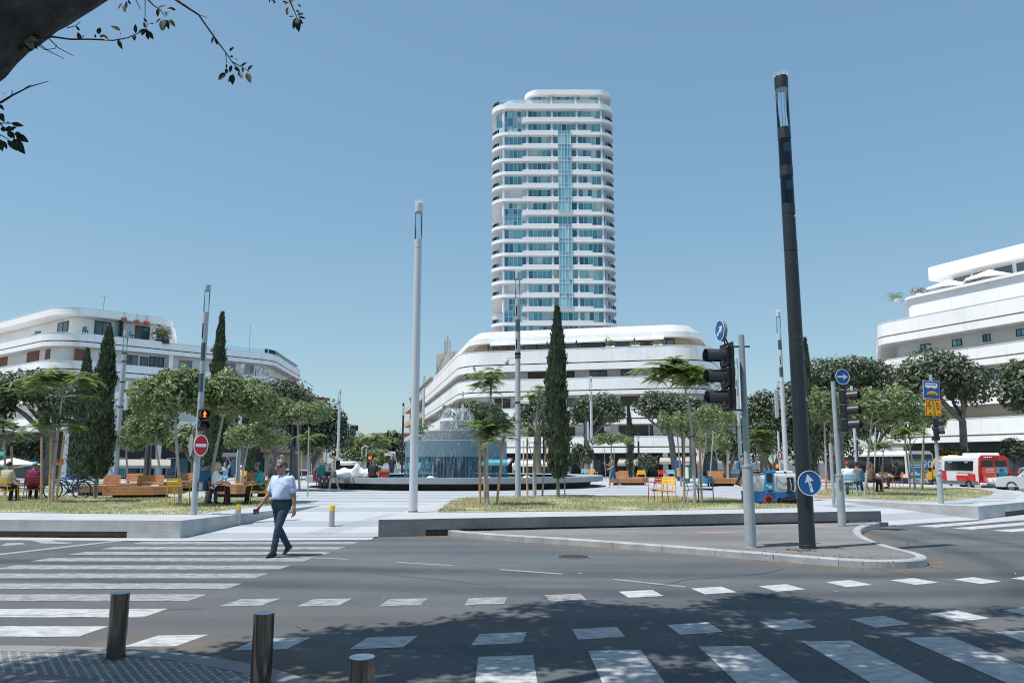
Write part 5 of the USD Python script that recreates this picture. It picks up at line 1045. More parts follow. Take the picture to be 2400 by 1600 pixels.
# cypresses
def cypress(label, foot, top_py, wid, seed, n=9000, ztr=ZP, skirt=.12, supports=()):
    f = at(*foot, ztr); Y = f[1]; H = D(foot[0], top_py, Y)[2] - f[2]; sc = (D(foot[0] + 1, 1000, Y) - D(foot[0], 1000, Y))[0]; R = wid * sc / 2 * .88
    o = thing('cypress_tree', label, 'tree', f); r = np.random.default_rng(seed)
    part(o, 'trunk', tube([(0, 0, -.1), (0, 0, H * .5), (0, 0, H * .9)], [.07, .045, .01], 7), 'bark', smooth=40)
    t = r.beta(1.25, 1.15, n); z = H * (skirt + (1 - skirt) * t); a = r.uniform(0, 2 * math.pi, n)
    prof = np.interp(t, [0, .05, .18, .42, .62, .80, .92, 1], [.55, .85, 1.05, 1.0, .82, .52, .30, .08])
    lump = .46 + .74 * meshkit.noise(np.column_stack([np.cos(a) * 1.9, np.sin(a) * 1.9, z * 2.3]) + seed, seed) + .36 * meshkit.noise(np.column_stack([np.cos(a) * 4.5, np.sin(a) * 4.5, z * 4.6]) + seed, seed + 1)
    q = R * prof * lump * np.where(r.uniform(0, 1, n) < .75, r.uniform(.75, 1.08, n), r.uniform(.3, .8, n)) * np.where(r.uniform(0, 1, n) < .06, 1.22, 1.0)
    wob = .10 * R * np.sin(z * 1.3 + seed)
    P = np.column_stack([np.cos(a) * q + wob, np.sin(a) * q, z]); nr = np.column_stack([np.cos(a), np.sin(a), np.full(n, .1)]) + r.normal(0, .35, (n, 3))
    d = np.column_stack([np.cos(a) * .35, np.sin(a) * .35, np.ones(n)]) + r.normal(0, .18, (n, 3)); d /= np.linalg.norm(d, axis=1, keepdims=True)
    s = np.cross(nr, d); s /= np.linalg.norm(s, axis=1, keepdims=True); L = (R * .26 + .05) * r.uniform(.6, 1.3, n)[:, None]
    V = np.stack([P - s * L * .28, P + s * L * .28, P + d * L], 1).reshape(-1, 3)
    part(o, 'crown', trimesh.Trimesh(V, np.arange(3 * n).reshape(-1, 3), process=False), 'cypress_leaf')
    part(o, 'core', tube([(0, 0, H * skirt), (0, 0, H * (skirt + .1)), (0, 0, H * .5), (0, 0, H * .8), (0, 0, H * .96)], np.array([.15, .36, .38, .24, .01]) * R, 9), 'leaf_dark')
    for (ax, ay, bx, by) in supports: p = at(ax, ay); b = D(bx, by, p[1]); part(o, 'prop_pole', cyl(p - f, b - f, .025, .025, 7), 'galvanised')
    return o
cypress('tallest cypress in the middle, standing before the white block', (1308, 1167), 722, 53, 81, 15000, skirt=.10, supports=((1324, 1166, 1322, 1090),))
cypress('tall cypress on the left lawn next to the bicycles', (222, 1168), 772, 58, 82, 14000, skirt=.12, supports=((227, 1168, 236, 1062),))
cypress('thinner cypress just left of the tall one by the bicycles', (181, 1138), 820, 46, 83, 9000, skirt=.04)
cypress('cypress behind the lamp with the no entry sign', (496, 1146), 734, 44, 84, 10000, skirt=.03)
cypress('straight cypress behind the black lamp on its right', (1905, 1138), 794, 36, 85, 9000, skirt=.03)
cypress('small slim cypress behind the plaza, near the walking man in camouflage', (1478, 1125), 944, 19, 86, 4500, skirt=.03)
cypress('short dark columnar cypress left of the walking man in the blue shirt', (584, 1140), 1010, 22, 87, 3500, skirt=.02)
cypress('slim cypress at the left of the dark signal heads, mostly hidden by trees', (1885, 1130), 850, 30, 88, 4000, skirt=.05)

# the big tree overhead: trunk out of sight on the left, limb and hanging twigs in view, crown that shades the road
def knobbly(m, k, sc):
    m = m.subdivide().subdivide(); v = m.vertices; n_ = m.vertex_normals; m.vertices = v + n_ * ((meshkit.fbm(v * sc, 4, 3) - .5) * 2 * k)[:, None]; return m
ov = thing('overhead_tree', 'big dark tree above the camera, its limb and hanging leaf sprigs at the top left', 'tree', (0, 0, 0))
YB = 4.6
def O(px, py, y=YB): return D(px, py, y)
tr = [(-5.6, 4.3, -.1), (-5.4, 4.4, 1.6), (-5.0, 4.5, 3.0), tuple(O(-130, 150)), tuple(O(15, 55)), tuple(O(120, 6)), tuple(O(240, -60, 4.7)), tuple(O(420, -190, 5.0)), tuple(O(700, -330, 5.6))]
part(ov, 'trunk', [knobbly(tube(tr, [.42, .38, .34, .28, .195, .165, .15, .12, .07], 14), .07, 2.6),
    tube(bend(O(-160, 150), (-3.2, 6.0, 7.6), .05, 3), np.linspace(.22, .05, 6), 8), tube(bend(O(420, -190, 5.0), (2.5, 6.5, 8.2), .06, 4), np.linspace(.12, .04, 6), 8), tube(bend(O(240, -60, 4.7), (1.0, 4.0, 7.6), .06, 5), np.linspace(.12, .04, 6), 8),
    tube(bend((1.0, 4.0, 7.6), (4.5, 4.5, 8.4), .06, 6), np.linspace(.06, .02, 6), 6), tube(bend((2.5, 6.5, 8.2), (6.0, 7.4, 9.4), .06, 7), np.linspace(.06, .02, 6), 6)], 'bark_dark', smooth=50)
def leaf_shape(L, W, fold=.25):
    t = np.linspace(0, 1, 5); w = W * np.sin(np.pi * t ** .85) ** .9; z = -.10 * L * t * t
    V = [(x * L, 0, zz) for x, zz in zip(t, z)] + [(x * L, ww, zz + fold * ww) for x, ww, zz in zip(t[1:-1], w[1:-1], z[1:-1])] + [(x * L, -ww, zz + fold * ww) for x, ww, zz in zip(t[1:-1], w[1:-1], z[1:-1])]
    F = []
    for sgn, o in ((1, 5), (-1, 8)):
        tri = [(0, 1, o), (1, 2, o), (2, o + 1, o), (2, 3, o + 1), (3, o + 2, o + 1), (3, 4, o + 2)]
        F += tri if sgn > 0 else [(a, c, b) for a, b, c in tri]
    return trimesh.Trimesh(np.array(V), np.array(F), process=False)
def hang_leaf(parent, px, py, tx, ty, y=YB, wid=.40, m='leaf_dark', seed=0):
    """One leaf from pixel (px, py), its stalk end, to its tip (tx, ty)."""
    r = np.random.default_rng(int(px * 7 + py * 13 + seed)); a, b = O(px, py, y), O(tx, ty, y + r.uniform(-.03, .03)); d = b - a; L = np.linalg.norm(d); d /= L; L *= 1.12
    n_ = np.array([0, -1.0, .2]) + r.normal(0, .22, 3); n_ -= d * (n_ @ d); n_ /= np.linalg.norm(n_); s_ = np.cross(n_, d)
    m_ = leaf_shape(L, L * wid * .5); R = np.eye(4); R[:3, 0], R[:3, 1], R[:3, 2], R[:3, 3] = d, s_, n_, a; m_.apply_transform(R)
    part(parent, 'leaf', m_, m)
k8 = 800 / 2352.0
def twig(pts, r0=.006, r1=.002, y=YB): return tube([O(x * k8, yy * k8, y) for x, yy in pts], np.linspace(r0, r1, len(pts)), 5)
tws = [twig([(230, 270), (360, 255), (480, 272), (620, 272), (780, 280), (880, 262), (940, 235), (1000, 210), (1020, 160)], .007, .002), twig([(1010, -10), (1060, 40), (1110, 75), (1140, 120)], .006), twig([(1210, 0), (1300, 60), (1370, 105), (1440, 205), (1500, 290), (1560, 370), (1600, 430), (1650, 480)], .008, .002),
       twig([(1370, 105), (1425, 122)], .003), twig([(1555, 365), (1562, 435)], .003), twig([(1590, 420), (1650, 455), (1700, 430)], .003), twig([(1600, 430), (1680, 470), (1720, 500)], .003), twig([(1990, -10), (2020, 60), (2050, 130)], .006), twig([(1855, -5), (1890, 10)], .005),
       twig([(0, 710), (90, 655), (200, 600), (335, 560)], .008, .002), twig([(80, 660), (85, 622)], .003), twig([(170, 610), (215, 583)], .003), twig([(-40, 760), (0, 850), (60, 920)], .008), twig([(0, 850), (80, 850), (155, 865)], .004), twig([(0, 930), (60, 960)], .004),
       twig([(250, 290), (330, 350), (440, 405)], .004), twig([(330, 260), (400, 330), (505, 386)], .004), twig([(240, 300), (310, 345), (380, 335), (390, 310)], .003), twig([(20, 430), (75, 462)], .005), twig([(460, 195), (520, 180), (555, 150)], .003), twig([(930, -10), (970, 68)], .003), twig([(1000, 0), (1000, 130)], .003)]
part(ov, 'twig', tws, 'twig')
hl = [(560, 268, 535, 228), (560, 268, 578, 240), (550, 215, 525, 182), (545, 275, 537, 228), (662, 265, 652, 236), (685, 240, 680, 190), (690, 245, 738, 268), (832, 215, 765, 178), (812, 272, 838, 335), (828, 240, 835, 228), (935, 232, 932, 172), (925, 240, 925, 274), (950, 228, 1010, 205), (985, 210, 1035, 228), (1000, 215, 975, 243), (1020, 215, 1052, 265), (1010, 225, 1022, 268), (1015, 158, 990, 128), (1030, 165, 1062, 163), (1000, 195, 992, 155),
      (1085, 60, 1142, 36), (1090, 62, 1085, 110), (1150, 62, 1203, 66), (1138, 80, 1150, 108), (1110, 128, 1074, 156), (1125, 135, 1112, 200), (1140, 135, 1122, 203), (1150, 135, 1160, 197), (1165, 135, 1202, 178), (1140, 100, 1168, 80), (860, 30, 858, 80), (880, 0, 900, 32), (845, 20, 815, 58), (870, 10, 872, 50),
      (1475, 240, 1475, 212), (1475, 250, 1456, 298), (1480, 262, 1498, 306), (1582, 358, 1608, 322), (1562, 440, 1560, 476), (1560, 476, 1562, 502), (1595, 450, 1585, 495), (1555, 500, 1510, 545), (1615, 465, 1650, 492), (1640, 462, 1615, 460), (1600, 515, 1602, 574), (1612, 512, 1575, 560), (1645, 495, 1668, 535), (1670, 465, 1675, 500), (1705, 490, 1735, 452), (1702, 502, 1722, 562), (1700, 432, 1665, 456), (1632, 415, 1625, 402), (1600, 400, 1590, 380),
      (1980, 30, 1945, 8), (1990, 50, 1978, 95), (1995, 15, 1968, 30), (2040, 70, 2062, 88), (2050, 110, 2090, 92), (2045, 120, 2015, 195), (2050, 125, 2055, 206), (2055, 122, 2105, 125), (2060, 130, 2085, 165), (2030, 115, 1990, 115), (2040, 130, 2025, 190), (2010, 20, 2030, -10), (2050, 30, 2075, 48), (2055, 5, 2075, -5), (1860, 0, 1855, 20), (1888, 0, 1892, 28), (1240, -8, 1215, 8),
      (5, 640, 42, 648), (10, 690, 22, 700), (0, 720, 22, 755), (5, 780, 22, 832), (75, 850, 155, 866), (60, 900, 105, 876), (50, 835, 62, 855), (100, 920, 138, 925), (110, 930, 182, 970), (90, 955, 158, 1045), (50, 962, 110, 1032), (25, 970, 45, 1024), (60, 900, 75, 945), (60, 905, 95, 945), (20, 890, 60, 900), (30, 910, 15, 870), (0, 960, 12, 1030), (40, 880, 85, 892),
      (140, 215, 205, 180), (150, 250, 200, 340), (160, 265, 248, 328), (215, 255, 268, 245), (150, 240, 105, 270), (120, 280, 148, 348), (170, 260, 215, 345), (105, 300, 130, 305), (150, 260, 240, 270), (180, 270, 225, 330), (60, 215, 85, 222), (120, 235, 165, 178)]
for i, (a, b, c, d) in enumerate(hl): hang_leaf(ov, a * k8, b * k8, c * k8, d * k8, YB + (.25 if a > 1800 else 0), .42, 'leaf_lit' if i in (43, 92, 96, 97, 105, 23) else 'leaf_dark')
# leaves of the crown, above the view: they hang where the dappled shade on the ground says they must
sh_px = [(-200, 1640), (-200, 1562), (0, 1562), (60, 1552), (150, 1538), (235, 1528), (300, 1524), (400, 1523), (470, 1534), (560, 1505), (640, 1490), (720, 1476), (800, 1465), (860, 1470), (930, 1462), (1000, 1462), (1060, 1446), (1110, 1438), (1170, 1424), (1240, 1412), (1320, 1408), (1400, 1410), (1460, 1418), (1560, 1422), (1640, 1412), (1700, 1400), (1760, 1391), (1840, 1390), (1890, 1404), (1950, 1410), (1975, 1408), (2040, 1408), (2080, 1420), (2200, 1426), (2300, 1428), (2420, 1424), (2700, 1430), (2700, 1640)]
sh_poly = Polygon([g2(*p) for p in sh_px]).buffer(0)
rs = np.random.default_rng(77)
# sprays of leaves: their shade is clumped, with dapples between
bx = sh_poly.buffer(-.16).bounds; Q = rs.uniform(bx[:2], (bx[2], bx[3]), (60000, 2)); Q = Q[shapely.contains_xy(sh_poly.buffer(-.16), Q[:, 0], Q[:, 1])]
edge = np.array([sh_poly.exterior.distance(Point(*q)) for q in Q[:3600]]); Q = Q[:3600]
den = meshkit.fbm(np.column_stack([Q * (.75, 1.5), np.zeros(len(Q))]), 3, 5)
light_zone = np.exp(-((Q[:, 0] + 1.6) / .9) ** 2 - ((Q[:, 1] - 6.6) / .8) ** 2) * .5
keep = (den > .405 + light_zone) | (edge < .35) & (den > .36); Q = Q[keep]
Q = np.vstack([Q, rs.uniform((-9, -7), (9, 5.6), (4200, 2))])
Pl = []
for q in Q:
    t0 = (EYE + .735 * q[1] - 0) / (SUN[2] - .735 * SUN[1] * 1.0); zmin = t0 * SUN[2] + .5
    z = max(zmin, 6.0) + rs.uniform(0, 2.6); t = z / SUN[2]; c = np.array([q[0], q[1], 0]) + SUN * t
    k = rs.integers(6, 12); Pl.append(c + rs.normal(0, 1, (k, 3)) * (.15, .15, .12))
P = np.vstack(Pl); part(ov, 'crown', leaf_quads(P, np.array([0, 0, 1.0]) + rs.normal(0, .5, (len(P), 3)), .085, rs, .45), 'shade_leaf', kind='stuff')
# ================================================================ STREET FURNITURE
def lamp(label, foot, top, dia, m='pole_grey', mods=('body',), group=None, spikes=True, glass=.80, Y=None, cap=.27, taper=.92):
    """Round plaza lamp: pole, ringed modules, a clear glass lantern with thin rods, a cap with bird spikes."""
    if Y is None: f = at(*foot)
    else: f = D(foot[0], foot[1], Y); f[2] = ZP if math.hypot(f[0] + 2, f[1] - 46) < 27 else gz(*f[:2])
    H = D(foot[0], top, f[1])[2] - f[2]; r = dia / 2; o = thing('street_lamp', label, 'street lamp', f, 0, group); z = H; n = 24
    rt = r * taper
    part(o, 'cap', lathe([(.001, z - cap + .02), (rt * .55, z - cap + .02), (rt * .6, z - cap), (rt * 1.0, z - cap), (rt * 1.04, z - cap + .02), (rt * 1.04, z - .02), (rt * .98, z), (.001, z)], n), m, smooth=30)
    part(o, 'diffuser', lathe([(.001, z - cap - .012), (rt * .9, z - cap - .012), (rt * .9, z - cap - .002), (.001, z - cap - .002)], n), 'awning_white')
    if spikes:
        part(o, 'bird_spikes', cat([cyl((rt * .9 * math.cos(a), rt * .9 * math.sin(a), z), (rt * 1.15 * math.cos(a), rt * 1.15 * math.sin(a), z + .11), .005, .002, 4) for a in np.arange(14) * math.pi / 7] + [cyl((rt * .4 * math.cos(a), rt * .4 * math.sin(a), z), (rt * .5 * math.cos(a), rt * .5 * math.sin(a), z + .13), .005, .002, 4) for a in np.arange(7) * math.pi / 3.5]), 'awning_white')
    z -= cap; part(o, 'lantern_glass', lathe([(rt * .98, z - glass), (rt * .98, z)], n), 'lamp_glass', smooth=30)
    part(o, 'rods', cat([vcyl(x, 0, z - glass, z, .0045, n=5) for x in ((-.02, .045) if m == 'pole_black' else (-rt * .86, rt * .86))]), 'sign_back' if m == 'pole_black' else 'pole_grey')
    z -= glass
    def ring_(L, q=1.0): 
        nonlocal z
        part(o, 'collar', lathe([(.001, z), (rt * .96 * q, z), (rt * 1.0 * q, z - .012), (rt * 1.0 * q, z - L + .01), (rt * .93, z - L + .008), (rt * .93, z - L)], n), m, smooth=30); z -= L
    ring_(.26)
    for md in mods:
        if md == 'win' and m != 'pole_black':             # module with a dark curved window in front
            L = .62; part(o, 'module_shell', lathe([(rt * .97, z - L), (rt * .97, z)], n), m, smooth=30); part(o, 'module_window', lathe([(rt * .985, z - L + .07), (rt * .985, z - .07)], 12, a0=math.radians(-160), a1=math.radians(-40)), 'module_glass', smooth=30); z -= L; ring_(.2)
        elif md == 'win':                                 # glazed projector module
            L = .58
            part(o, 'module_core', vcyl(0, 0, z - L, z, rt * .80, n=n), 'black_plastic', smooth=30)
            part(o, 'module_glass', lathe([(rt * .98, z - L), (rt * .98, z)], n), 'tint_pane', smooth=30)
            part(o, 'projector', rbox((0, -rt * .72, z - .19), (rt * .95, rt * .3, .2), .01), 'sign_white'); z -= L; ring_(.22)
        elif md == 'side':
            L = .55; w = lathe([(rt * .99, z - L), (rt * .99, z)], n, a0=math.radians(30), a1=math.radians(300)); part(o, 'module_shell', w, m, smooth=30)
            part(o, 'module_glass', lathe([(rt * .96, z - L + .02), (rt * .96, z - .02)], 12, a0=math.radians(-60), a1=math.radians(30)), 'lamp_glass', smooth=30); part(o, 'module_core', vcyl(0, 0, z - L, z, rt * .35, n=10), m); z -= L; ring_(.22)
        elif md == 'slot':
            ring_(.5); part(o, 'slot', rbox((-rt * .45, -rt * .92, z + .26), (rt * .5, rt * .2, .40), .01), 'black_plastic')
    part(o, 'pole', lathe([(r * 1.02, 0), (r, .02), (rt * .99, z - .02), (rt * .93, z - .006), (rt * .93, z)], n), m, smooth=30)
    part(o, 'base_collar', lathe([(r * 1.03, 0), (r * 1.05, .005), (r * 1.05, .07), (r * 1.0, .075)], n), m if m != 'pole_light' else 'stud', smooth=30)
    return o, f, H, r
L1 = lamp('big pale grey lamp in the middle, standing at the corner of the central lawn', (968, 1200), 477, .235, 'pole_light', ())
part(L1[0], 'rust_ring', lathe([(.124, .002), (.128, .004), (.128, .05), (.12, .055)], 24), 'soil')
L2 = lamp('tall black lamp with the blue straight-arrow sign on the traffic island', (1893, 1284, .12), 181, .30, 'pole_black', ('win', 'win', 'side'), taper=.88, glass=.86)
for a in np.arange(8) * math.pi / 4: pass
part(L2[0], 'screws', cat([ball((.135 * math.cos(a), .135 * math.sin(a), z), .008, 4) for z in (L2[2] - 4.0, L2[2] - 5.5, 3.9) for a in (-1.2, -2.0)]), 'pole_grey')
z4 = D(1880, 941, L2[1][1])[2] - L2[1][2]
part(L2[0], 'number', stand_up(text('4', .11, .003), (.075, -.118, z4), .75), 'sign_white')
L3 = lamp('grey lamp with a dome camera, in front of the left part of the white block', (1214, 1166), 638, .22, 'pole_grey', ('slot', 'win', 'slot'))
cz = D(1191, 843, L3[1][1])[2] - L3[1][2]
part(L3[0], 'camera_arm', cat([cyl((0, 0, cz + .06), (-.42, 0, cz + .07), .02), vcyl(-.42, 0, cz - .02, cz + .08, .03)]), 'pole_light'); part(L3[0], 'dome_camera', [ball((-.42, 0, cz - .06), (.1, .1, .09), 8), vcyl(-.42, 0, cz - .06, cz + .0, .1, n=14)], 'sign_white', smooth=30)
part(L3[0], 'dome_glass', ball((-.42, 0, cz - .10), (.075, .075, .075), 8), 'black_plastic', smooth=30)
part(L3[0], 'strap', [lathe([(.116, q), (.118, q + .01), (.118, q + .05), (.116, q + .06)], 20) for q in (cz + .06, cz + .16, cz + .22, D(1230, 945, L3[1][1])[2] - L3[1][2])], 'black_plastic')
zb_ = D(1230, 943, L3[1][1])[2] - L3[1][2]; part(L3[0], 'loudspeaker', [rbox((.27, -.05, zb_ + .02), (.34, .16, .13), .02), rbox((.3, -.05, zb_ + .12), (.2, .12, .1), .02)], 'sign_white')
L4 = lamp('lamp with the red pedestrian light and the round no entry sign on the left lawn', (454, 1206), 668, .162, 'pole_grey', ('slot', 'win', 'win'), glass=.58, cap=.16, spikes=False)
L5 = lamp('leaning-looking grey lamp with a side panel behind the left lawn', (267, 1149), 775, .235, 'pole_grey', (), spikes=False)
zq = D(290, 940, L5[1][1])[2] - L5[1][2]; part(L5[0], 'side_panel', rbox((.27, 0, zq + .25), (.16, .12, 1.35), .03), 'pole_light'); part(L5[0], 'strap', [lathe([(.122, q), (.126, q + .01), (.126, q + .05), (.122, q + .06)], 20) for q in (zq - .3, zq + .9, zq + 1.9, zq + 2.3)], 'black_plastic')
lamp('thin grey lamp beyond the rim, against the sky left of the big white lamp', (790, 1118), 913, .22, 'pole_light', (), Y=61)
lamp('black slim lamp beyond the fountain rim, just left of the big white lamp', (942, 1116), 944, .18, 'pole_black', (), Y=68, spikes=False)
L8 = lamp('grey lamp with a side panel in front of the right part of the white block', (1388, 1112), 885, .22, 'pole_light', ('slot',), Y=60)
zq = D(1380, 1010, 60)[2] - L8[1][2]; part(L8[0], 'side_panel', rbox((-.27, 0, zq), (.16, .12, 1.4), .03), 'pole_light')
L9 = lamp('grey lamp with dark glass modules, left of the black lamp against the sky', (1842.5, 1092), 730, .225, 'pole_light', ('win', 'slot', 'win'), Y=37)
zq = D(1822, 945, 37)[2] - L9[1][2]; part(L9[0], 'side_panel', rbox((-.30, 0, zq), (.17, .12, 1.35), .03), 'pole_grey')
L10 = lamp('lamp half hidden behind the big traffic signal pole', (1737, 1112), 838, .22, 'pole_light', ('slot', 'slot'), Y=46)
zq = D(1712, 990, 46)[2] - L10[1][2]; part(L10[0], 'side_panel', rbox((-.30, 0, zq), (.17, .12, 1.3), .03), 'pole_grey')
lamp('lamp rising from the umbrella-cut tree before the left building', (556, 1122), 853, .22, 'pole_light', (), Y=51, spikes=False)
lamp('black lamp with a dark lantern behind the big feathery tree', (1602, 1110), 936, .2, 'pole_black', ('win',), Y=72, spikes=False)
lamp('black lamp left of the tall cypress, in front of the white block', (1275, 1108), 948, .2, 'pole_black', ('win',), Y=68, spikes=False)
lamp('short black lamp with a white lantern near the right part of the white block', (1498, 1108), 1008, .2, 'pole_black', (), Y=76, spikes=False)
lamp('plain black lamp behind the left benches', (344, 1125), 1020, .2, 'pole_black', (), Y=58, spikes=False, glass=.1)
lamp('black lamp left of the walking man in the blue shirt, among the trees', (680, 1130), 985, .2, 'pole_black', (), Y=58, spikes=False, glass=.1)
lamp('lamp whose top shows above the water spray of the fountain', (1083, 1100), 918, .22, 'pole_light', (), Y=66, spikes=False)
lamp('lamp in front of the sandy apartment house, beside the big white lamp', (990, 1110), 880, .22, 'pole_light', (), Y=66, spikes=False)
lamp('lamp behind the right umbrella-cut tree, its top near the right building', (2010, 1120), 905, .2, 'pole_light', (), Y=50, spikes=False)
lamp('grey lamp left of the walking man, its foot behind the low trees', (557, 1130), 1010, .18, 'pole_light', (), Y=40, spikes=False, glass=.1)

# -------- signals and signs
def disc(r, t, n=40): return T(trimesh.creation.cylinder(r, t, sections=n), rx=math.pi / 2)     # upright disc facing -Y
def arrow2d(L, w, hw, hl): return Polygon([(-w / 2, -L / 2), (w / 2, -L / 2), (w / 2 * .85, L / 2 - hl), (hw / 2, L / 2 - hl * 1.1), (0, L / 2), (-hw / 2, L / 2 - hl * 1.1), (-w / 2 * .85, L / 2 - hl)])
def sign_arrow(parent, c, rz, r, tilt):
    """Round blue sign with a white arrow, facing -Y before it is turned by rz about the upright axis."""
    f = T(disc(r, .012), c, rz)
    s = part(parent, 'sign', f, 'sign_blue'); n_ = np.array([math.sin(rz), -math.cos(rz), 0])
    part(s, 'rim', T(T(lathe([(r * .93, -.003), (r * .93, .003), (r, .003), (r, -.003), (r * .93, -.003)], 40), rx=math.pi / 2), np.array(c) + n_ * .009, rz), 'sign_white')
    a = affinity.rotate(arrow2d(r * 1.45, r * .24, r * .74, r * .58), tilt, origin=(0, 0)); part(s, 'arrow', T(T(extr(a, 0, .004), rx=math.pi / 2), np.array(c) + n_ * .0065, rz), 'sign_white')
    return s
def signal_head(parent, c, rz, n, w=.30, h=.36, d=.24, vis=.30, lit=(), lensr=.105, board=True):
    """Signal box with n lenses under long visors, facing -Y before turning by rz; c is the middle of its front face."""
    H = n * h; Rz = trimesh.transformations.rotation_matrix(rz, [0, 0, 1])
    def put(m): m = as_tm(m).copy(); m.apply_transform(Rz); m.apply_translation(c); return m
    b = part(parent, 'signal_box', [put(rbox((0, d / 2, (k - (n - 1) / 2) * h), (w, d, h - .012), .03)) for k in range(n)] + ([put(box((0, .02, 0), (w + .26, .02, H + .16)))] if board else []), 'black_plastic')
    for k in range(n):
        z = ((n - 1) / 2 - k) * h
        part(b, 'visor', put(T(lathe([(lensr * 1.12, 0), (lensr * 1.14, vis), (lensr * 1.2, vis), (lensr * 1.2, 0)], 18, a0=math.radians(-35), a1=math.radians(215)), (0, 0, z), rx=math.pi / 2)), 'visor', smooth=40)
        part(b, 'lens', put(T(lathe([(lensr * 1.05, 0), (lensr * .8, .02), (.001, .03)], 18), (0, -.005, z), rx=math.pi / 2)), lit[k] if k < len(lit) and lit[k] else 'lens_off', smooth=40)
    return b
# big signal on its own thick pole
f = at(1760, 1282, .12); Yp = f[1]; s1 = thing('traffic_signal', 'big black three-lamp signal seen side on, on a pole left of the black lamp', 'traffic signal', f)
Zof = lambda px, py: D(px, py, Yp)[2] - f[2]
Hs, Hj = Zof(1733, 785), Zof(1750, 1092)
part(s1, 'pole', lathe([(.060, Hj), (.058, Hs), (.001, Hs)], 20), 'galvanised', smooth=30); part(s1, 'sleeve', lathe([(.112, 0), (.106, .01), (.104, Hj - .02), (.112, Hj - .02), (.112, Hj + .02), (.06, Hj + .025)], 24), 'galvanised', smooth=30)
zt, zbm = Zof(1700, 812), Zof(1710, 958); zm = (zt + zbm) / 2; cx = D(1697, 880, Yp)[0] - f[0]
hb = (zt - zbm) / 3
signal_head(s1, (cx - .02, -.05, zm), math.radians(-80), 3, w=.36, h=hb, d=.17, vis=.37, lit=(), lensr=.125, board=False)
part(s1, 'back_plate', box((cx + .06, -.05, zm), (.03, .55, zt - zbm + .10), math.radians(10)), 'black_plastic')
part(s1, 'bracket', [box(((cx + .12) / 2 + .05, 0, zt + .0), (abs(cx) + .10, .035, .03)), box(((cx + .12) / 2 + .02, 0, zbm - .02), (abs(cx) + .10, .035, .03)), box((.02, 0, zt + .05), (.03, .05, .16))], 'black_plastic')
cs = D(1686, 776, Yp) - f
sg = sign_arrow(s1, (cs[0], -.05, cs[2]), math.radians(-80), .215, -55)
part(sg, 'back', T(disc(.212, .05), (cs[0] + .034, -.045, cs[2]), math.radians(-80)), 'sign_back')
part(s1, 'sign_bars', [cyl((cs[0] + .05, -.03, cs[2] - .05), (cx + .05, -.03, zt), .016, n=6), cyl((cs[0] + .08, .03, cs[2] - .02), (cx + .13, .02, zt), .016, n=6)], 'black_plastic')
# signal at the right end of the island
f = at(1974, 1231, .13); Yp = f[1]; s2 = thing('traffic_signal', 'three-lamp signal with dim red light under a right-arrow sign, beside the black lamp', 'traffic signal', f)
Hs, Hj = Zof(1948, 894), Zof(1966, 1113)
part(s2, 'pole', lathe([(.062, Hj), (.060, Hs), (.001, Hs)], 18), 'galvanised', smooth=30); part(s2, 'sleeve', lathe([(.105, 0), (.10, .01), (.098, Hj - .02), (.108, Hj - .02), (.108, Hj + .02), (.06, Hj + .025)], 22), 'galvanised', smooth=30)
p = D(1974, 963, Yp) - f; zt, zbm = Zof(1974, 912), Zof(1980, 1012); hb = (zt - zbm) / 3
signal_head(s2, (p[0] + .10, -.16, p[2]), math.radians(48), 3, w=.30, h=hb, d=.18, vis=.28, lit=('lens_red_dim',), lensr=.115, board=False)
cs = D(1970, 884, Yp) - f; sign_arrow(s2, (cs[0], -.12, cs[2]), math.radians(12), .205, -90); part(s2, 'sign_bars', [cyl((cs[0], -.1, cs[2] - .1), (p[0] + .1, 0, zt), .016, n=6)], 'black_plastic')
part(s2, 'bracket', [box(((p[0]) / 2 + .03, -.03, zt - .05), (abs(p[0]) + .12, .03, .03)), box(((p[0]) / 2 + .03, -.03, zbm + .05), (abs(p[0]) + .12, .03, .03))], 'black_plastic')
part(s2, 'slots', [box((-.02, -.10, .92 + .06 * i), (.09, .012, .012)) for i in range(5)], 'sign_back')
f = at(1955, 1186, .30); sp = thing('post', 'plain grey post behind the right-hand signal pole', 'post', f); Yp = f[1]
part(sp, 'pole', lathe([(.056, 0), (.055, Zof(1948, 1039)), (.001, Zof(1948, 1039) + .01)], 16), 'galvanised', smooth=30); part(sp, 'base_collar', lathe([(.07, 0), (.07, .04), (.056, .05)], 16), 'galvanised', smooth=30)
# arrow sign on the black lamp
cs = D(1897.5, 1131.5, L2[1][1] - .2); sd = thing('arrow_sign', 'round blue sign with a white upright arrow, clamped to the black lamp', 'road sign', cs)
sign_arrow(sd, (0, 0, 0), math.radians(4), .237, 13); part(sd, 'clamp', [box((0, .05, .1), (.2, .09, .04)), box((0, .05, -.1), (.2, .09, .04))], 'sign_back'); part(sd, 'bolt', [T(disc(.012, .006, 10), (0, -.012, .03)), T(disc(.012, .006, 10), (0.01, -.012, -.06))], 'sign_back')
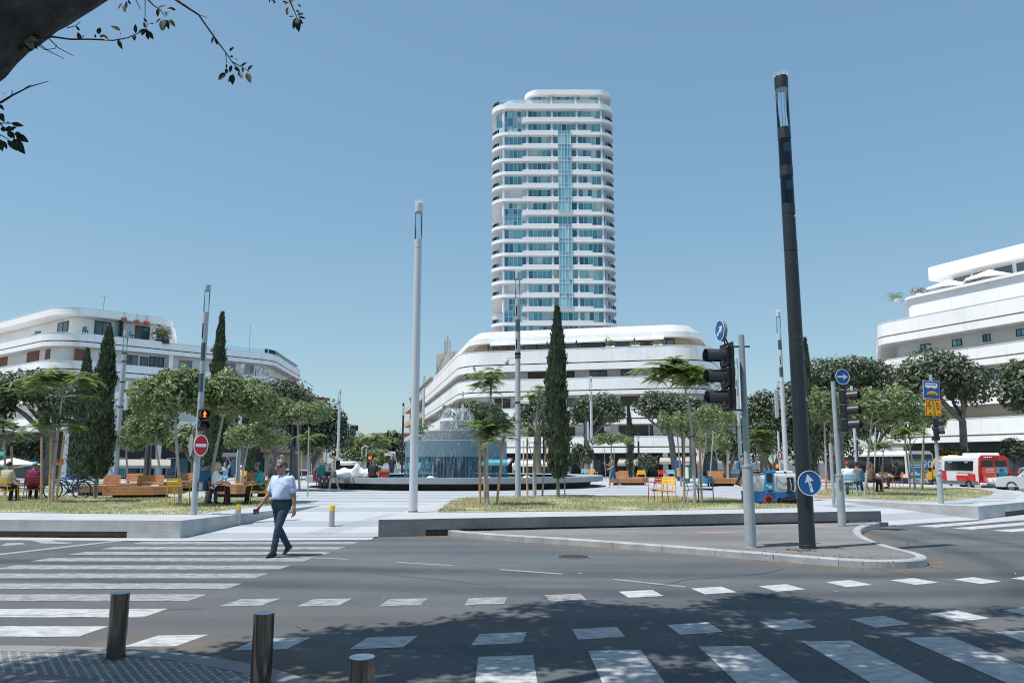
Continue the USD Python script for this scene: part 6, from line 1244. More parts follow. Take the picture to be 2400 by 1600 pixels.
# pedestrian light, no entry sign, box and rear sign on lamp L4
f = L4[1]; Yp = f[1]
p = D(477, 984, Yp) - f; zt, zbm = Zof(477, 959), Zof(477, 1011); hb = (zt - zbm) / 2
pl = thing('pedestrian_signal', 'pedestrian signal with a glowing red standing figure on the left lawn lamp', 'pedestrian signal', f + p)
bx_ = signal_head(pl, (.06, -.12, 0), math.radians(36), 2, w=.26, h=hb, d=.15, vis=.14, lensr=.105, board=False)
man = shapely.union_all([Point(0, .062).buffer(.017), sbox(-.022, -.012, .022, .042), sbox(-.020, -.085, -.003, -.012), sbox(.003, -.085, .020, -.012), sbox(-.034, -.01, -.024, .04), sbox(.024, -.01, .034, .04)])
rzp = math.radians(36); part(bx_, 'red_figure', T(T(extr(man, 0, .004), rx=math.pi / 2), (.06 + .04 * math.sin(rzp), -.12 - .04 * math.cos(rzp), hb / 2), rzp), 'lens_red_lit')
part(pl, 'bracket', [box((-.03, 0, .1), (.12, .04, .03)), box((-.03, 0, -.1), (.12, .04, .03))], 'black_plastic')
cs = D(470.5, 1043, Yp - .14); ne = thing('no_entry_sign', 'round red no entry sign with a white bar on the left lawn lamp', 'road sign', cs); R_ = .275; rz_ = math.radians(72)
b_ = part(ne, 'disc', T(disc(R_, .012), (0, 0, 0), rz_), 'sign_red'); nn = np.array([math.sin(rz_), -math.cos(rz_), 0])
part(b_, 'rim', T(T(lathe([(R_ * .90, -.003), (R_ * .90, .004), (R_, .004), (R_, -.003), (R_ * .90, -.003)], 40), rx=math.pi / 2), nn * .008, rz_), 'sign_white')
part(b_, 'bar', T(T(extr(sbox(-R_ * .72, -R_ * .15, R_ * .72, R_ * .15), 0, .004), rx=math.pi / 2), nn * .0065, rz_), 'sign_white')
part(ne, 'bracket', box(-nn * .04, (.10, .07, .05), rz_), 'sign_back')
cs = D(448, 1043, Yp + .05); og = thing('octagonal_sign', 'grey back of an eight-sided sign behind the no entry sign', 'road sign', cs); ob = Polygon([(.30 * math.cos(a + math.pi / 8), .30 * math.sin(a + math.pi / 8)) for a in np.arange(8) * math.pi / 4])
part(og, 'plate', T(T(extr(ob, 0, .012), rx=math.pi / 2), (0, 0, 0), math.radians(-58)), 'sign_back'); part(og, 'rail', [box((.02, -.02, .12), (.3, .03, .03), math.radians(-58)), box((.02, -.02, -.12), (.3, .03, .03), math.radians(-58))], 'galvanised')
cs = D(471, 1139, Yp); cb = thing('control_box', 'small grey push button box with a mirror-like face on the left lawn lamp', 'control box', cs); part(cb, 'box', rbox((0, 0, 0), (.13, .12, .25), .015, rz=.3), 'black_plastic'); part(cb, 'face', box((.015, -.066, 0), (.09, .006, .20), .3), 'galvanised'); part(cb, 'strap', [box((-.09, 0, z), (.06, .05, .02)) for z in (-.08, .08)], 'black_plastic')
# bus stop
f = at(2206, 1180); Yp = f[1]; bs = thing('bus_stop', 'bus stop pole with a blue bus sign above an orange timetable plate, right lawn edge', 'bus stop', f)
Hs, Hj = Zof(2176, 878), Zof(2200, 1070)
part(bs, 'pole', lathe([(.058, Hj - .1), (.055, Hs), (.001, Hs)], 16), 'galvanised', smooth=30)
part(bs, 'sleeve', lathe([(.098, 0), (.09, .01), (.088, Hj - .62), (.10, Hj - .60), (.10, Hj - .2), (.06, Hj)], 20), 'galvanised', smooth=30)
rzb = math.radians(4)
c1_ = D(2183, 913, Yp - .08) - f; c2_ = D(2188, 954, Yp - .08) - f; w_ = .50
bp = part(bs, 'blue_plate', box((c1_[0], -.08, c1_[2]), (w_ + .04, .012, .57), rzb, ry=.06), 'sign_blue')
part(bp, 'white_edge', box((c1_[0], -.075, c1_[2]), (w_ + .07, .008, .60), rzb, ry=.06), 'sign_white')
body = shapely.union_all([sbox(-.185, -.045, .185, .07).buffer(.02), Point(-.11, -.06).buffer(.035), Point(.11, -.06).buffer(.035)]).difference(shapely.union_all([sbox(x, .012, x + .055, .055) for x in np.arange(-.175, .16, .07)]))
part(bp, 'bus_emblem', T(stand_up(extr(body, 0, .004), (0, 0, 0)), (c1_[0], -.088, c1_[2] + .13), rzb, ry=.06), 'sign_white')
car_ = Polygon([(.19 * math.cos(a), .13 * math.sin(a)) for a in np.linspace(0, math.pi, 16)]); part(bp, 'taxi_emblem', T(stand_up(extr(car_, 0, .004), (0, 0, 0)), (c1_[0] + .01, -.088, c1_[2] - .17), rzb, ry=.06), 'sign_orange')
part(bp, 'taxi_lettering', T(stand_up(extr(shapely.union_all([sbox(x, 0, x + w, h) for x, w, h in ((-.12, .02, .03), (-.09, .03, .02), (-.05, .015, .03), (-.02, .03, .03), (.025, .02, .02), (.06, .03, .03), (.10, .02, .02))]), 0, .004), (0, 0, 0)), (c1_[0] + .01, -.0915, c1_[2] - .15), rzb, ry=.06), 'sign_black')
op = part(bs, 'orange_plate', box((c2_[0], -.08, c2_[2] - .01), (w_ + .04, .012, .56), rzb, ry=.06), 'sign_orange')
GL = {'2': [(0, 0, .05, .012), (0, .03, .05, .042), (0, .06, .05, .072), (.038, .03, .05, .07), (0, 0, .012, .04)], '0': [(0, 0, .05, .012), (0, .06, .05, .072), (0, 0, .012, .07), (.038, 0, .05, .07)], '5': [(0, 0, .05, .012), (0, .03, .05, .042), (0, .06, .05, .072), (0, .03, .012, .07), (.038, 0, .05, .04)], '1': [(.02, 0, .034, .072)], '4': [(.034, 0, .047, .072), (0, .025, .05, .037), (0, .03, .012, .072)], '6': [(0, 0, .05, .012), (0, .03, .05, .042), (0, 0, .012, .072), (.038, 0, .05, .04)], '9': [(0, .06, .05, .072), (0, .03, .05, .042), (.038, 0, .05, .072), (0, .03, .012, .07)],
      'e': [(0, .0, .03, .012), (.03, 0, .042, .072), (0, .05, .012, .072)], 'd': [(0, .06, .05, .072), (.034, 0, .046, .07)], 'v': [(.01, .0, .022, .072), (0, .06, .022, .072)], 'h': [(0, 0, .012, .045), (.038, 0, .05, .072), (0, .06, .05, .072)], 'm': [(0, 0, .05, .012), (0, 0, .012, .072), (.038, 0, .05, .072), (0, .06, .05, .072)], 'a': [(0, 0, .012, .072), (.038, 0, .05, .072), (.0, .03, .05, .045)], ' ': []}
def glyphs(s, sc=1.0): return shapely.union_all([sbox(i * .066 + a, b, i * .066 + c, d) for i, ch in enumerate(s) for a, b, c, d in GL[ch]]) 
for k, line in enumerate(('a e h', '22 de 05', 'mhevd avm', '14 de 05', 'vm', '22 de 16')):
    g_ = glyphs(line); g_ = affinity.scale(g_, .72, .72, origin=(0, 0)); g_ = affinity.translate(g_, -g_.bounds[2] / 2, 0)
    part(op, 'lettering', T(stand_up(extr(g_, 0, .004), (0, 0, 0)), (c2_[0] - .02 + .006 * k, -.088, c2_[2] + .19 - k * .085), rzb, ry=.06), 'sign_black')
part(op, 'edge_line', T(stand_up(extr(sbox(-.262, -.272, .262, .272).difference(sbox(-.245, -.255, .245, .255)), 0, .003), (0, 0, 0)), (c2_[0], -.088, c2_[2] - .01), rzb, ry=.06), 'sign_red')
p = D(2193, 1001, Yp) - f; zt, zbm = Zof(2193, 979), Zof(2193, 1023); signal_head(bs, (p[0] + .05, -.06, p[2]), math.radians(68), 2, w=.24, h=(zt - zbm) / 2, d=.15, vis=.17, lensr=.10, board=False)
part(bs, 'signal_foot', lathe([(.12, zbm - .12), (.13, zbm + .0), (.04, zbm + .02)], 12), 'black_plastic')
part(bs, 'sticker', [box((-.0, -.104, Hj - .32), (.12, .004, .16)), box((.02, -.105, Hj - .14), (.10, .004, .12)), box((-.02, -.1, Hj - .52), (.08, .012, .06))], 'sign_white'); part(bs, 'pink_sticker', [box((.03, -.099, Hj - .62), (.09, .012, .05)), box((-.03, -.107, Hj - .30), (.05, .004, .05))], 'cloth_pink')
# small no-stopping sign behind the sweeper
p = D(1827, 1067, 36); nsn = thing('small_sign', 'small round white sign with a red ring on a thin post behind the sweeping machine', 'road sign', (p[0], 36, ZP)); h = p[2] - ZP; ht = D(1822, 1010, 36)[2] - ZP
part(nsn, 'pole', vcyl(0, .03, 0, ht, .045, n=10), 'pole_light', smooth=30); part(nsn, 'disc', T(disc(.26, .01), (0, -.04, h), .8), 'sign_white'); part(nsn, 'ring', T(T(lathe([(.14, -.003), (.14, .004), (.20, .004), (.20, -.003)], 24), rx=math.pi / 2), (.01, -.05, h), .8), 'sign_red')
p = D(2010, 1046, 48); bn = thing('small_sign', 'tiny blue and red signal heads seen between the umbrella-cut trunks over the bus', 'road sign', (p[0], 48, -.1)); h = p[2]
part(bn, 'pole', vcyl(0, .05, 0, h + .5, .05, n=8), 'pole_black'); part(bn, 'blue_disc', T(disc(.16, .02), (-.1, -.04, h - .28 + .1), .5), 'sign_blue'); part(bn, 'red_lens', T(disc(.12, .02), (.12, -.04, h - .30), .5), 'sign_red')
# overhead signal arm and other posts far down the street
p = D(762, 1115, 72); ma = thing('signal_mast', 'grey mast with a long arm reaching over the street, left of the sky gap', 'signal mast', (p[0], 72, gz(0, 72)))
hA = D(762, 1037, 72)[2] - gz(0, 72); xe = D(830, 1022, 72)[0] - p[0]; hB = D(830, 1022, 72)[2] - gz(0, 72)
part(ma, 'pole', vcyl(0, 0, 0, hA + .2, .15, .13), 'pole_light', smooth=30); part(ma, 'arm', cyl((-.2, 0, hA), (xe, 0, hB), .10, .06, 8), 'pole_light', smooth=30); part(ma, 'signal_box', [rbox((xe - .1, -.1, hB + .25), (.5, .25, .45), .05), rbox((xe, -.1, hB + .75), (.75, .3, .55), .12)], 'black_plastic')
part(ma, 'sign', [box((.55, -.1, hA - 1.2 - .9 * k), (.5, .04, .35)) for k in range(3)], 'sign_back')
for i, (px, pt, Y, lab) in enumerate(((757, 1042, 70, 'thin grey post beside the overhead signal mast'), (846, 1045, 66, 'grey post with a curved top behind the white sacks'), (857, 1050, 66, 'straight grey post behind the white sacks, right of the curved one'), (916, 1062, 80, 'left one of two posts with small plates under the dark street-end tree'), (925, 1058, 80, 'right one of two posts with small plates under the dark street-end tree'), (950, 1050, 74, 'thin post just left of the big white lamp, under the trees'), (1293, 1040, 60, 'thin post between the feathery tree and the tall cypress'), (1227, 1032, 62, 'thin pale post right of the camera lamp'), (1236, 1052, 64, 'short pale post right of the camera lamp'))):
    p = D(px, 1115, Y); z0 = ZP if Y < 68 else gz(0, Y); o = thing('post', lab, 'post', (p[0], Y, z0)); h = D(px, pt, Y)[2] - z0
    if i == 1: part(o, 'pole', tube([(0, 0, 0), (0, 0, h * .85), (.08, 0, h * .95), (.3, 0, h), (.55, 0, h * .97)], .05, 8), 'pole_light', smooth=40)
    else: part(o, 'pole', vcyl(0, 0, 0, h, .06, .055, 10), 'pole_light', smooth=30)
    part(o, 'base_plate', box((0, 0, .02), (.25, .25, .03)), 'galvanised')
    if i in (3, 4): part(o, 'plate', box((-.35, 0, h - .1), (.7, .04, .25)), 'sign_white')
p = D(868, 1082, 74); ts = thing('traffic_signal', 'distant traffic signal showing a red light, behind the person in black', 'traffic signal', (p[0], 74, gz(0, 74))); h = p[2] - gz(0, 74)
part(ts, 'pole', vcyl(0, 0, 0, h + .3, .06, n=8), 'pole_black'); signal_head(ts, (0, -.2, h), 0, 3, w=.4, h=.42, d=.2, vis=.12, lit=('lens_red_lit',), lensr=.17); part(ts, 'arm', cyl((0, 0, h - .2), (1.6, 0, h - .6), .05, n=6), 'pole_light')
p = D(1590, 1115, 56); ci = thing('information_post', 'slim blue and orange information post behind the trunks, right of the yellow chair', 'information post', (p[0], 56, gz(0, 56) + .15))
hh = D(1590, 1078, 56)[2] - gz(0, 56) - .15; part(ci, 'panel', rbox((0, 0, hh - .55), (.40, .25, 1.1), .04), 'sign_blue'); part(ci, 'plate', box((.02, -.14, hh - .85), (.30, .02, .6)), 'sign_orange'); part(ci, 'post', box((0, 0, (hh - 1.1) / 2), (.2, .2, hh - 1.1)), 'sign_blue')
p = D(1611, 1118, 50); gb = thing('green_pillar', 'green and white round column behind the stake of the big feathery tree', 'column', (p[0], 50, ZP)); part(gb, 'column', vcyl(0, 0, 0, D(1611, 1102, 50)[2] - ZP + .35, .16), 'awning_green', smooth=30); part(gb, 'cap', vcyl(0, 0, D(1611, 1102, 50)[2] - ZP + .36, D(1611, 1102, 50)[2] - ZP + .42, .18), 'awning_white', smooth=30); part(gb, 'poster', lathe([(.165, .3), (.165, 1.0)], 12, a0=-2.6, a1=-1.2), 'sign_white')

# -------- bollards
def bollard(label, x, y, h, r, z=0.03, metal='steel', topm='steel_top', yellow=0.0):
    o = thing('bollard', label, 'bollard', (x, y, z)); body_h = h - yellow
    part(o, 'shaft', lathe([(r * 1.0, 0), (r, body_h - .006), (r * .985, body_h)] if not yellow else [(r, 0), (r, body_h)], 40), metal, smooth=30)
    if yellow: part(o, 'yellow_band', lathe([(r * 1.01, body_h), (r * 1.01, h - .005), (r * .98, h)], 32), 'bollard_yellow', smooth=30); part(o, 'top', lathe([(r * .98, h), (.001, h + .004)], 32), 'bollard_yellow')
    else: part(o, 'top', lathe([(r * .985, h), (r * .93, h + .002), (.001, h + .003)], 40), topm)
    part(o, 'base_ring', lathe([(r * 1.0, .0), (r * 1.10, .0), (r * 1.08, .008), (r, .010)], 32), 'paver_joint')
    return o
p = G(271, 1541, .03); hB = D(278, 1388, p[1])[2] - .03; bollard('brushed steel bollard standing alone on the studded pavement, farthest left', p[0], p[1], hB, .079)
def by_top(px, py, h): q = G(px, py, .03 + h); return q
p = by_top(619, 1435, hB); bollard('brushed steel bollard cut by the bottom of the picture, middle of the three', p[0], p[1], hB, .079)
p = by_top(849, 1538, hB); bollard('brushed steel bollard of which only the top shows at the bottom edge', p[0], p[1], hB, .079)
for px, pb, pt, lab in ((556, 1241, 1193, 'yellow-topped grey bollard left of the walking man'), (777, 1243, 1194, 'yellow-topped grey bollard right of the walking man')):
    p = G(px, pb, .01); bollard(lab, p[0], p[1], D(px, pt, p[1])[2] - .01, .068, zAB(p[0], p[1]), 'bollard_grey', yellow=.13)

# -------- chairs
def chair_build(col, label, loc, rz, group=None):
    o = thing('metal_chair', label, 'chair', loc, rz, group); m = f'chair_{col}'
    # local: sitter looks along -Y; the back is at +Y
    for i in range(6): part(o, 'seat_slat', rbox((0, -.20 + i * .078, .44 - .012 * i), (.44, .058, .022), .008, seg=5), m)
    for i in range(3): part(o, 'back_slat', rbox((0, .255 + i * .028, .64 + i * .085), (.46, .020, .070), .008, rx=-.25, seg=5), m)
    for s in (-1, 1):
        part(o, 'back_leg', tube([(s * .25, .33, 0), (s * .235, .22, .42), (s * .23, .27, .62), (s * .225, .325, .83)], .014, 7), m, smooth=40)
        part(o, 'front_leg', tube([(s * .25, -.26, 0), (s * .245, -.235, .30), (s * .24, -.22, .44)], .014, 7), m, smooth=40)
        part(o, 'armrest', tube([(s * .25, -.20, .44), (s * .275, -.19, .62), (s * .28, -.13, .655), (s * .27, .10, .665), (s * .232, .27, .64)], .012, 7), m, smooth=40)
    return o
chairs = {}
def chair(col, label, px, py, rz, z=ZP, Y=None):
    f = at(px, py, z) if Y is None else D(px, py, Y)
    if Y is not None: f[2] = z
    if col in chairs: return dup(chairs[col], f, math.radians(rz), label)
    chairs[col] = chair_build(col, label, f, math.radians(rz)); return chairs[col]
chair('yellow', 'yellow metal chair seen from behind on the central lawn, overlapping a red one', 1563, 1180.5, -28)
chair('red', 'red metal chair just left behind the yellow one on the central lawn', 1543, 1177.5, -32)
chair('blue', 'blue metal chair with its back to us, behind a stake of the big feathery tree', 1655, 1174.5, 158 - 180 + 8)
chair('blue', 'blue metal chair facing sideways, left of the other blue chair by the feathery tree', 1625, 1175, 62)
chair('yellow', 'small yellow metal chair in front of the middle wooden bench', 1503, 1136, -12)
chair('bright_red', 'distant bright red metal chair before the cafe', 1556, 1134, 14)
chair('pale_blue', 'distant pale blue metal chair beside the bright red one', 1572, 1133, -14)
chair('yellow', 'yellow metal chair beside the pole with the push button box on the left lawn', 416, 1186, -24 + 180 + 20)
chair('red', 'red metal chair under the blond woman in the white shirt', 508, 1184, 112)
chair('yellow', 'yellow metal chair under the person in the teal shirt', 603, 1182, -70)
chair('yellow', 'yellow metal chair cut by the left picture edge, under the man in the olive shirt', 12, 1176, 172)
chair('red', 'dark red metal chair under the woman with the blue cap', 76, 1172, -160)
chair('pale_blue', 'pale blue chair whose back shows above the fountain rim', 1372, 1128, 0)
chair('yellow', 'yellow chair whose back shows above the fountain rim, right of the pale blue one', 1390, 1128, 8)
chair('orange', 'orange chair seen from the side on the right lawn, left of the dark signal', 1929, 1151, 82)
chair('pale_blue', 'pale blue chair with its back to us on the right lawn, under a seated person', 1989, 1160, 176)
chair('blue', 'blue chair behind the pale blue one on the right lawn', 2014, 1158, -150)
chair('orange', 'orange chair under the dark-clothed person in front of the bus', 2100, 1147, -95)
chair('yellow', 'yellow chair left of the dark-clothed person in front of the bus', 2082, 1146, 10)
chair('bright_red', 'red chair behind the trunk of the umbrella-cut tree on the right lawn', 2053, 1148, 95)
chair('yellow', 'yellow chair under the distant child with a white cap', 562, 1142, 0)

# -------- wooden platform benches
def bench(label, loc, rz, L, W, h=.40, back=None, cut=.5, rows=3):
    o = thing('wooden_bench', label, 'bench', loc, rz)
    P = Polygon([(-L / 2, -W / 2), (L / 2 - cut, -W / 2), (L / 2, -W / 2 + cut * .9), (L / 2, W / 2), (-L / 2 + cut, W / 2), (-L / 2, W / 2 - cut * .9)])
    th = (h - .14) / rows
    for i in range(rows): part(o, 'side_plank', extr(ring(P, 0, -.05), .14 + i * th + .004, .14 + (i + 1) * th - .004), 'wood_bench')
    n = max(4, int(W / .14)); w = W / n
    for i in range(n):
        s = sbox(-L, -W / 2 + i * w + .004, L, -W / 2 + (i + 1) * w - .004).intersection(P.buffer(-.052))
        if s.area > .01: part(o, 'top_plank', extr(s, h - .035, h), 'wood_bench_top')
    part(o, 'plinth', extr(P.buffer(-min(.28, W * .22, L * .22)), 0, h - .04), 'plinth_dark')
    if back:
        x0, x1, y = back
        for i in range(3): part(o, 'back_plank', box(((x0 + x1) / 2, y + .03 * i, h + .10 + .125 * i), (x1 - x0, .04, .115), rx=-.2), 'wood_bench')
        for x in (x0 + .12, x1 - .12): part(o, 'back_post', box((x, y + .04, h + .20), (.05, .04, .42), rx=-.2), 'plinth_dark')
    return o
def bench_px(label, px, py, Y, rz, L, W, h=.42, back=None, **k):
    f = D(px, py, Y); f[2] = ZP; return bench(label, f, math.radians(rz), L, W, h, back, **k)
bench_px('large orange-brown wooden bench with a leaning back, behind the left lawn', 330, 1160, 29.6, 6, 2.3, 1.2, .44, (-.2, .75, .1))
bench_px('wooden bench farther back, left of the large one', 292, 1140, 35, 8, 1.9, 1.0, .42, (.0, .7, .1))
bench_px('wooden bench beside the foot of the tall left cypress', 228, 1146, 32, 20, 1.7, 1.0, .40, (.2, .8, .2))
bench_px('wooden bench behind the blond woman, with a pale table-like top', 548, 1156, 30.5, -6, 1.75, 1.2, .50)
bench_px('wooden bench half hidden by the walking man', 640, 1158, 31, 5, 1.5, 1.0, .42)
bench_px('wooden bench behind the yellow chair, left of the no entry sign', 428, 1133, 37, 0, 1.7, 1.0, .42, (-.3, .5, .1))
bench_px('wooden bench behind the person in the teal shirt', 600, 1128, 39, 0, 1.7, 1.0, .42, (-.5, .4, .1))
bench_px('wooden bench behind the walking man in camouflage', 1474, 1128, 46, 2, 2.3, 1.0, .42, (-.75, .0, .1))
bench_px('wooden bench near the cafe awnings at the right of the plaza', 1692, 1130, 44.5, -2, 2.1, 1.0, .42, (-.75, .1, .1))
bench_px('small wooden bench half hidden by the big signal pole', 1728, 1130, 44, 0, .7, .8, .42)

# -------- fountain
fx, fyy = -3.2, 45.0
fo = thing('fountain', 'round concrete fountain with a stacked drum and a falling curtain of water', 'fountain', (fx, fyy, ZP))
Rb = 8.35
part(fo, 'basin_rim', lathe([(Rb - 1.5, .56), (Rb - .03, .60), (Rb, .585), (Rb, .33), (Rb - .05, .31), (Rb - 1.0, .30), (Rb - 1.0, .5), (Rb - 1.5, .5)], 110), 'basin_concrete', smooth=30)
part(fo, 'basin_wall', lathe([(Rb - .62, .31), (Rb - .8, 0.0)], 110), 'basin_dark', smooth=30)
part(fo, 'pool_water', lathe([(.001, .45), (Rb - 1.4, .45)], 90), 'water_pool')
zz = lambda py, Y=43.5: D(1080, py, Y)[2] - ZP
zA, zB, zC_, zD, zE = zz(1071), zz(1032), zz(1008), zz(983.5), zz(952)
part(fo, 'lower_drum', lathe([(2.3, zA + .05), (2.86, zA), (2.9, zA + .02), (2.9, zB - .03), (2.86, zB), (.5, zB)], 72), 'drum_teal', smooth=30)
part(fo, 'middle_drum', lathe([(1.80, zB), (1.83, zB + .02), (1.83, zC_ - .03), (1.79, zC_), (.3, zC_)], 60), 'drum_grey', smooth=30)
part(fo, 'upper_drum', lathe([(.95, zC_), (.97, zC_ + .02), (.97, zD - .03), (.93, zD), (.2, zD)], 48), 'drum_grey', smooth=30)
part(fo, 'core', lathe([(1.15, .4), (1.05, zA * .6), (1.9, zA + .06)], 40), 'fountain_core', smooth=30)
part(fo, 'nozzle', lathe([(.2, zD), (.16, zD + .3), (.10, zD + .32)], 14), 'sign_back', smooth=30)
part(fo, 'water_curtain', lathe([(2.97, .46), (2.95, zA + .02)], 90), 'water_sheet', smooth=30)
part(fo, 'pool_light', cat([ball((5.2 * math.cos(a), 5.2 * math.sin(a), .52), (.22, .22, .12), 6) for a in (-1.2, -1.75, -.7, -2.4)]), 'sign_white')
rf = np.random.default_rng(21); st = []
for i in range(2500):                                                   # jets that arch over the drum and break into drops
    a = rf.uniform(0, 2 * math.pi); reach = rf.uniform(1.05, 1.42); t = rf.beta(1.5, 1.0)
    apex = (zE - zD) * rf.uniform(.72, 1.0)
    rr_ = reach * t; zz_ = zD + .30 + apex * 4 * t * (1 - t) * .78 - 1.25 * t ** 3.2
    if zz_ < zB: continue
    s = rf.uniform(.006, .014); c = np.array([rr_ * math.cos(a), rr_ * math.sin(a), zz_])
    dt = .03 + .03 * rf.uniform(); r2 = reach * (t + dt); z2 = zD + .30 + apex * 4 * (t + dt) * (1 - t - dt) * .78 - 1.25 * (t + dt) ** 3.2
    c2 = np.array([r2 * math.cos(a), r2 * math.sin(a), z2]); d_ = c2 - c; a_, b_ = frame_of(d_)
    st.append(np.array([c, c + a_ * s + d_ * .5, c2, c + b_ * s + d_ * .5]))
for i in range(500):                                                    # drops that fall past the drums
    a = rf.uniform(0, 2 * math.pi); R2 = rf.choice([1.9, 2.98, 1.02], p=[.35, .5, .15]) + rf.uniform(0, .07); z1 = {True: zB, False: zA}[R2 < 2.5]; z1 = rf.uniform(z1 if R2 < 2.5 else .5, zC_ if 1.5 < R2 < 2.5 else (zD if R2 < 1.5 else zB)); l = rf.uniform(.06, .22); s = rf.uniform(.010, .018); c = np.array([R2 * math.cos(a), R2 * math.sin(a), z1]); e = np.array([-math.sin(a), math.cos(a), 0]) * s
    st.append(np.array([c, c + e - (0, 0, l / 2), c - (0, 0, l), c - e - (0, 0, l / 2)]))
V = np.vstack(st); i_ = np.arange(len(st))[:, None] * 4
part(fo, 'water_jets', trimesh.Trimesh(V, np.concatenate([i_ + [0, 1, 2], i_ + [0, 2, 3], i_ + [0, 1, 3], i_ + [1, 2, 3]], 1).reshape(-1, 3), process=False), 'water_drop', kind='stuff')
# things lying on the rim
p = D(830, 1117, 39.0); sk = np.array([p[0], 39.0, ZP + .595])
rk = np.random.default_rng(4)
for i, (dx, s, lab) in enumerate(((-.55, .45, 'left white sack of the heap lying on the fountain rim'), (.15, .5, 'tall middle white sack with a pointed top on the fountain rim'), (.8, .45, 'right white sack of the heap on the fountain rim'))):
    m = trimesh.creation.icosphere(3); v = m.vertices; v = v * (.52, .4, s * .62) * (1 + .45 * (meshkit.fbm(v * 2.4 + i * 7, 3, i) - .5))[:, None]; v[:, 2] = np.maximum(v[:, 2] + s * .3, 0) + np.exp(-((v[:, 0]) / .12) ** 2) * (.22 if i == 1 else .03) * (v[:, 2] > 0); m.vertices = v
    o = thing('sack', lab, 'sack', (sk[0] + dx * .9, sk[1] + .3 * i * .2, sk[2])); part(o, 'cloth', m, 'sack_white', smooth=40)
p = D(898, 1117, 39.5); o = thing('red_crate', 'small red crate standing on the rim, right of the person in black', 'crate', (p[0], 39.2, ZP + .595)); part(o, 'body', extr(sbox(-.32, -.2, .32, .2).difference(sbox(-.28, -.16, .28, .16)), 0, .30), 'chair_bright_red'); part(o, 'bottom', box((0, 0, .02), (.56, .32, .03)), 'chair_bright_red'); part(o, 'rail', extr(ring(sbox(-.32, -.2, .32, .2), .02, 0), .22, .28), 'chair_bright_red')

# -------- bicycles
def bicycle(label, foot, rz, col, s=1.0):
    o = thing('bicycle', label, 'bicycle', foot, rz, None, s); R = .34
    for x in (-.52, .52):
        w = part(o, 'wheel', T(lathe([(R - .03, -.012), (R - .015, 0), (R - .03, .012)], 28), (x, 0, R), rx=math.pi / 2), 'rim', smooth=40)
        part(w, 'tyre', T(trimesh.creation.torus(R, .024, 28, 7), (x, 0, R), rx=math.pi / 2), 'rubber', smooth=40)
        part(w, 'spokes', cat([cyl((x, 0, R), (x + (R - .02) * math.cos(a), 0, R + (R - .02) * math.sin(a)), .0035, n=3) for a in np.arange(14) * math.pi / 7]), 'rim')
    bb, st_, hd, hu = (-.06, 0, .30), (-.22, 0, .80), (.34, 0, .72), (.32, 0, .84)
    part(o, 'frame', [cyl(bb, st_, .02, n=8), cyl(bb, hd, .025, n=8), cyl((-.20, 0, .74), hu, .02, n=8), cyl(bb, (-.52, .04, R), .012, n=6), cyl(bb, (-.52, -.04, R), .012, n=6), cyl((-.20, 0, .72), (-.52, .04, R), .010, n=6), cyl((-.20, 0, .72), (-.52, -.04, R), .010, n=6)], col, smooth=40)
    part(o, 'fork', [cyl((.33, 0, .80), (.52, .05, R), .014, n=6), cyl((.33, 0, .80), (.52, -.05, R), .014, n=6), cyl((.34, 0, .7), (.29, 0, .98), .018, n=8)], 'rim', smooth=40)
    part(o, 'saddle', [rbox((-.25, 0, .90), (.26, .13, .05), .02), cyl((-.22, 0, .80), (-.245, 0, .89), .014, n=6)], 'black_plastic'); part(o, 'handlebar', tube([(.24, -.30, 1.0), (.29, -.18, 1.0), (.29, .18, 1.0), (.24, .30, 1.0)], .014, 7), 'black_plastic', smooth=40)
    part(o, 'crank', [T(lathe([(.001, -.006), (.085, -.006), (.085, .006), (.001, .006)], 16), (-.06, -.05, .30), rx=math.pi / 2), cyl((-.06, -.08, .30), (.02, -.08, .16), .01, n=5), box((.02, -.12, .155), (.09, .08, .02)), cyl((-.06, .08, .30), (-.14, .08, .44), .01, n=5), box((-.14, .12, .445), (.09, .08, .02))], 'plinth_dark'); part(o, 'kickstand', cyl((-.12, -.03, .28), (-.2, -.2, .01), .01, n=5), 'plinth_dark')
    part(o, 'carrier', [box((-.55, 0, .74), (.36, .12, .015)), cyl((-.52, .06, .35), (-.6, .06, .74), .007, n=4), cyl((-.52, -.06, .35), (-.6, -.06, .74), .007, n=4)], 'plinth_dark')
    return o
bicycle('blue bicycle leaning by the stakes on the left lawn, the nearer one', at(156, 1168), math.radians(196), 'bike_blue', .92)
bicycle('second bicycle just behind the blue one on the left lawn', at(170, 1163), math.radians(204), 'bike_blue', .95)
p = D(138, 1082, 27); o = thing('orange_bag', 'bright orange bag hanging between the stakes of the left feathery tree', 'bag', p); part(o, 'bag', rbox((0, 0, 0), (.29, .12, .22), .03), 'cover_orange', smooth=40); part(o, 'strap', tube([(.05, 0, .09), (.3, .1, .12), (.45, .2, .12)], .012, 5), 'cover_orange'); part(o, 'flap', box((-.01, -.065, .06), (.24, .01, .1)), 'chair_red')
p = D(30, 1090, 40); o = thing('parasol', 'white cafe parasol behind the left feathery tree, at the left picture edge', 'parasol', (p[0], 40, ZP)); h = D(30, 1073, 40)[2] - ZP; R = 1.25
part(o, 'pole', vcyl(0, 0, 0, h, .03, n=8), 'pole_light'); part(o, 'canopy', lathe([(R, h - .35), (R, h - .30), (.05, h)], 8), 'awning_white'); part(o, 'rib', cat([cyl((0, 0, h - .5), (R * .9 * math.cos(a), R * .9 * math.sin(a), h - .32), .012, n=4) for a in np.arange(8) * math.pi / 4 + .39]), 'awning_white')
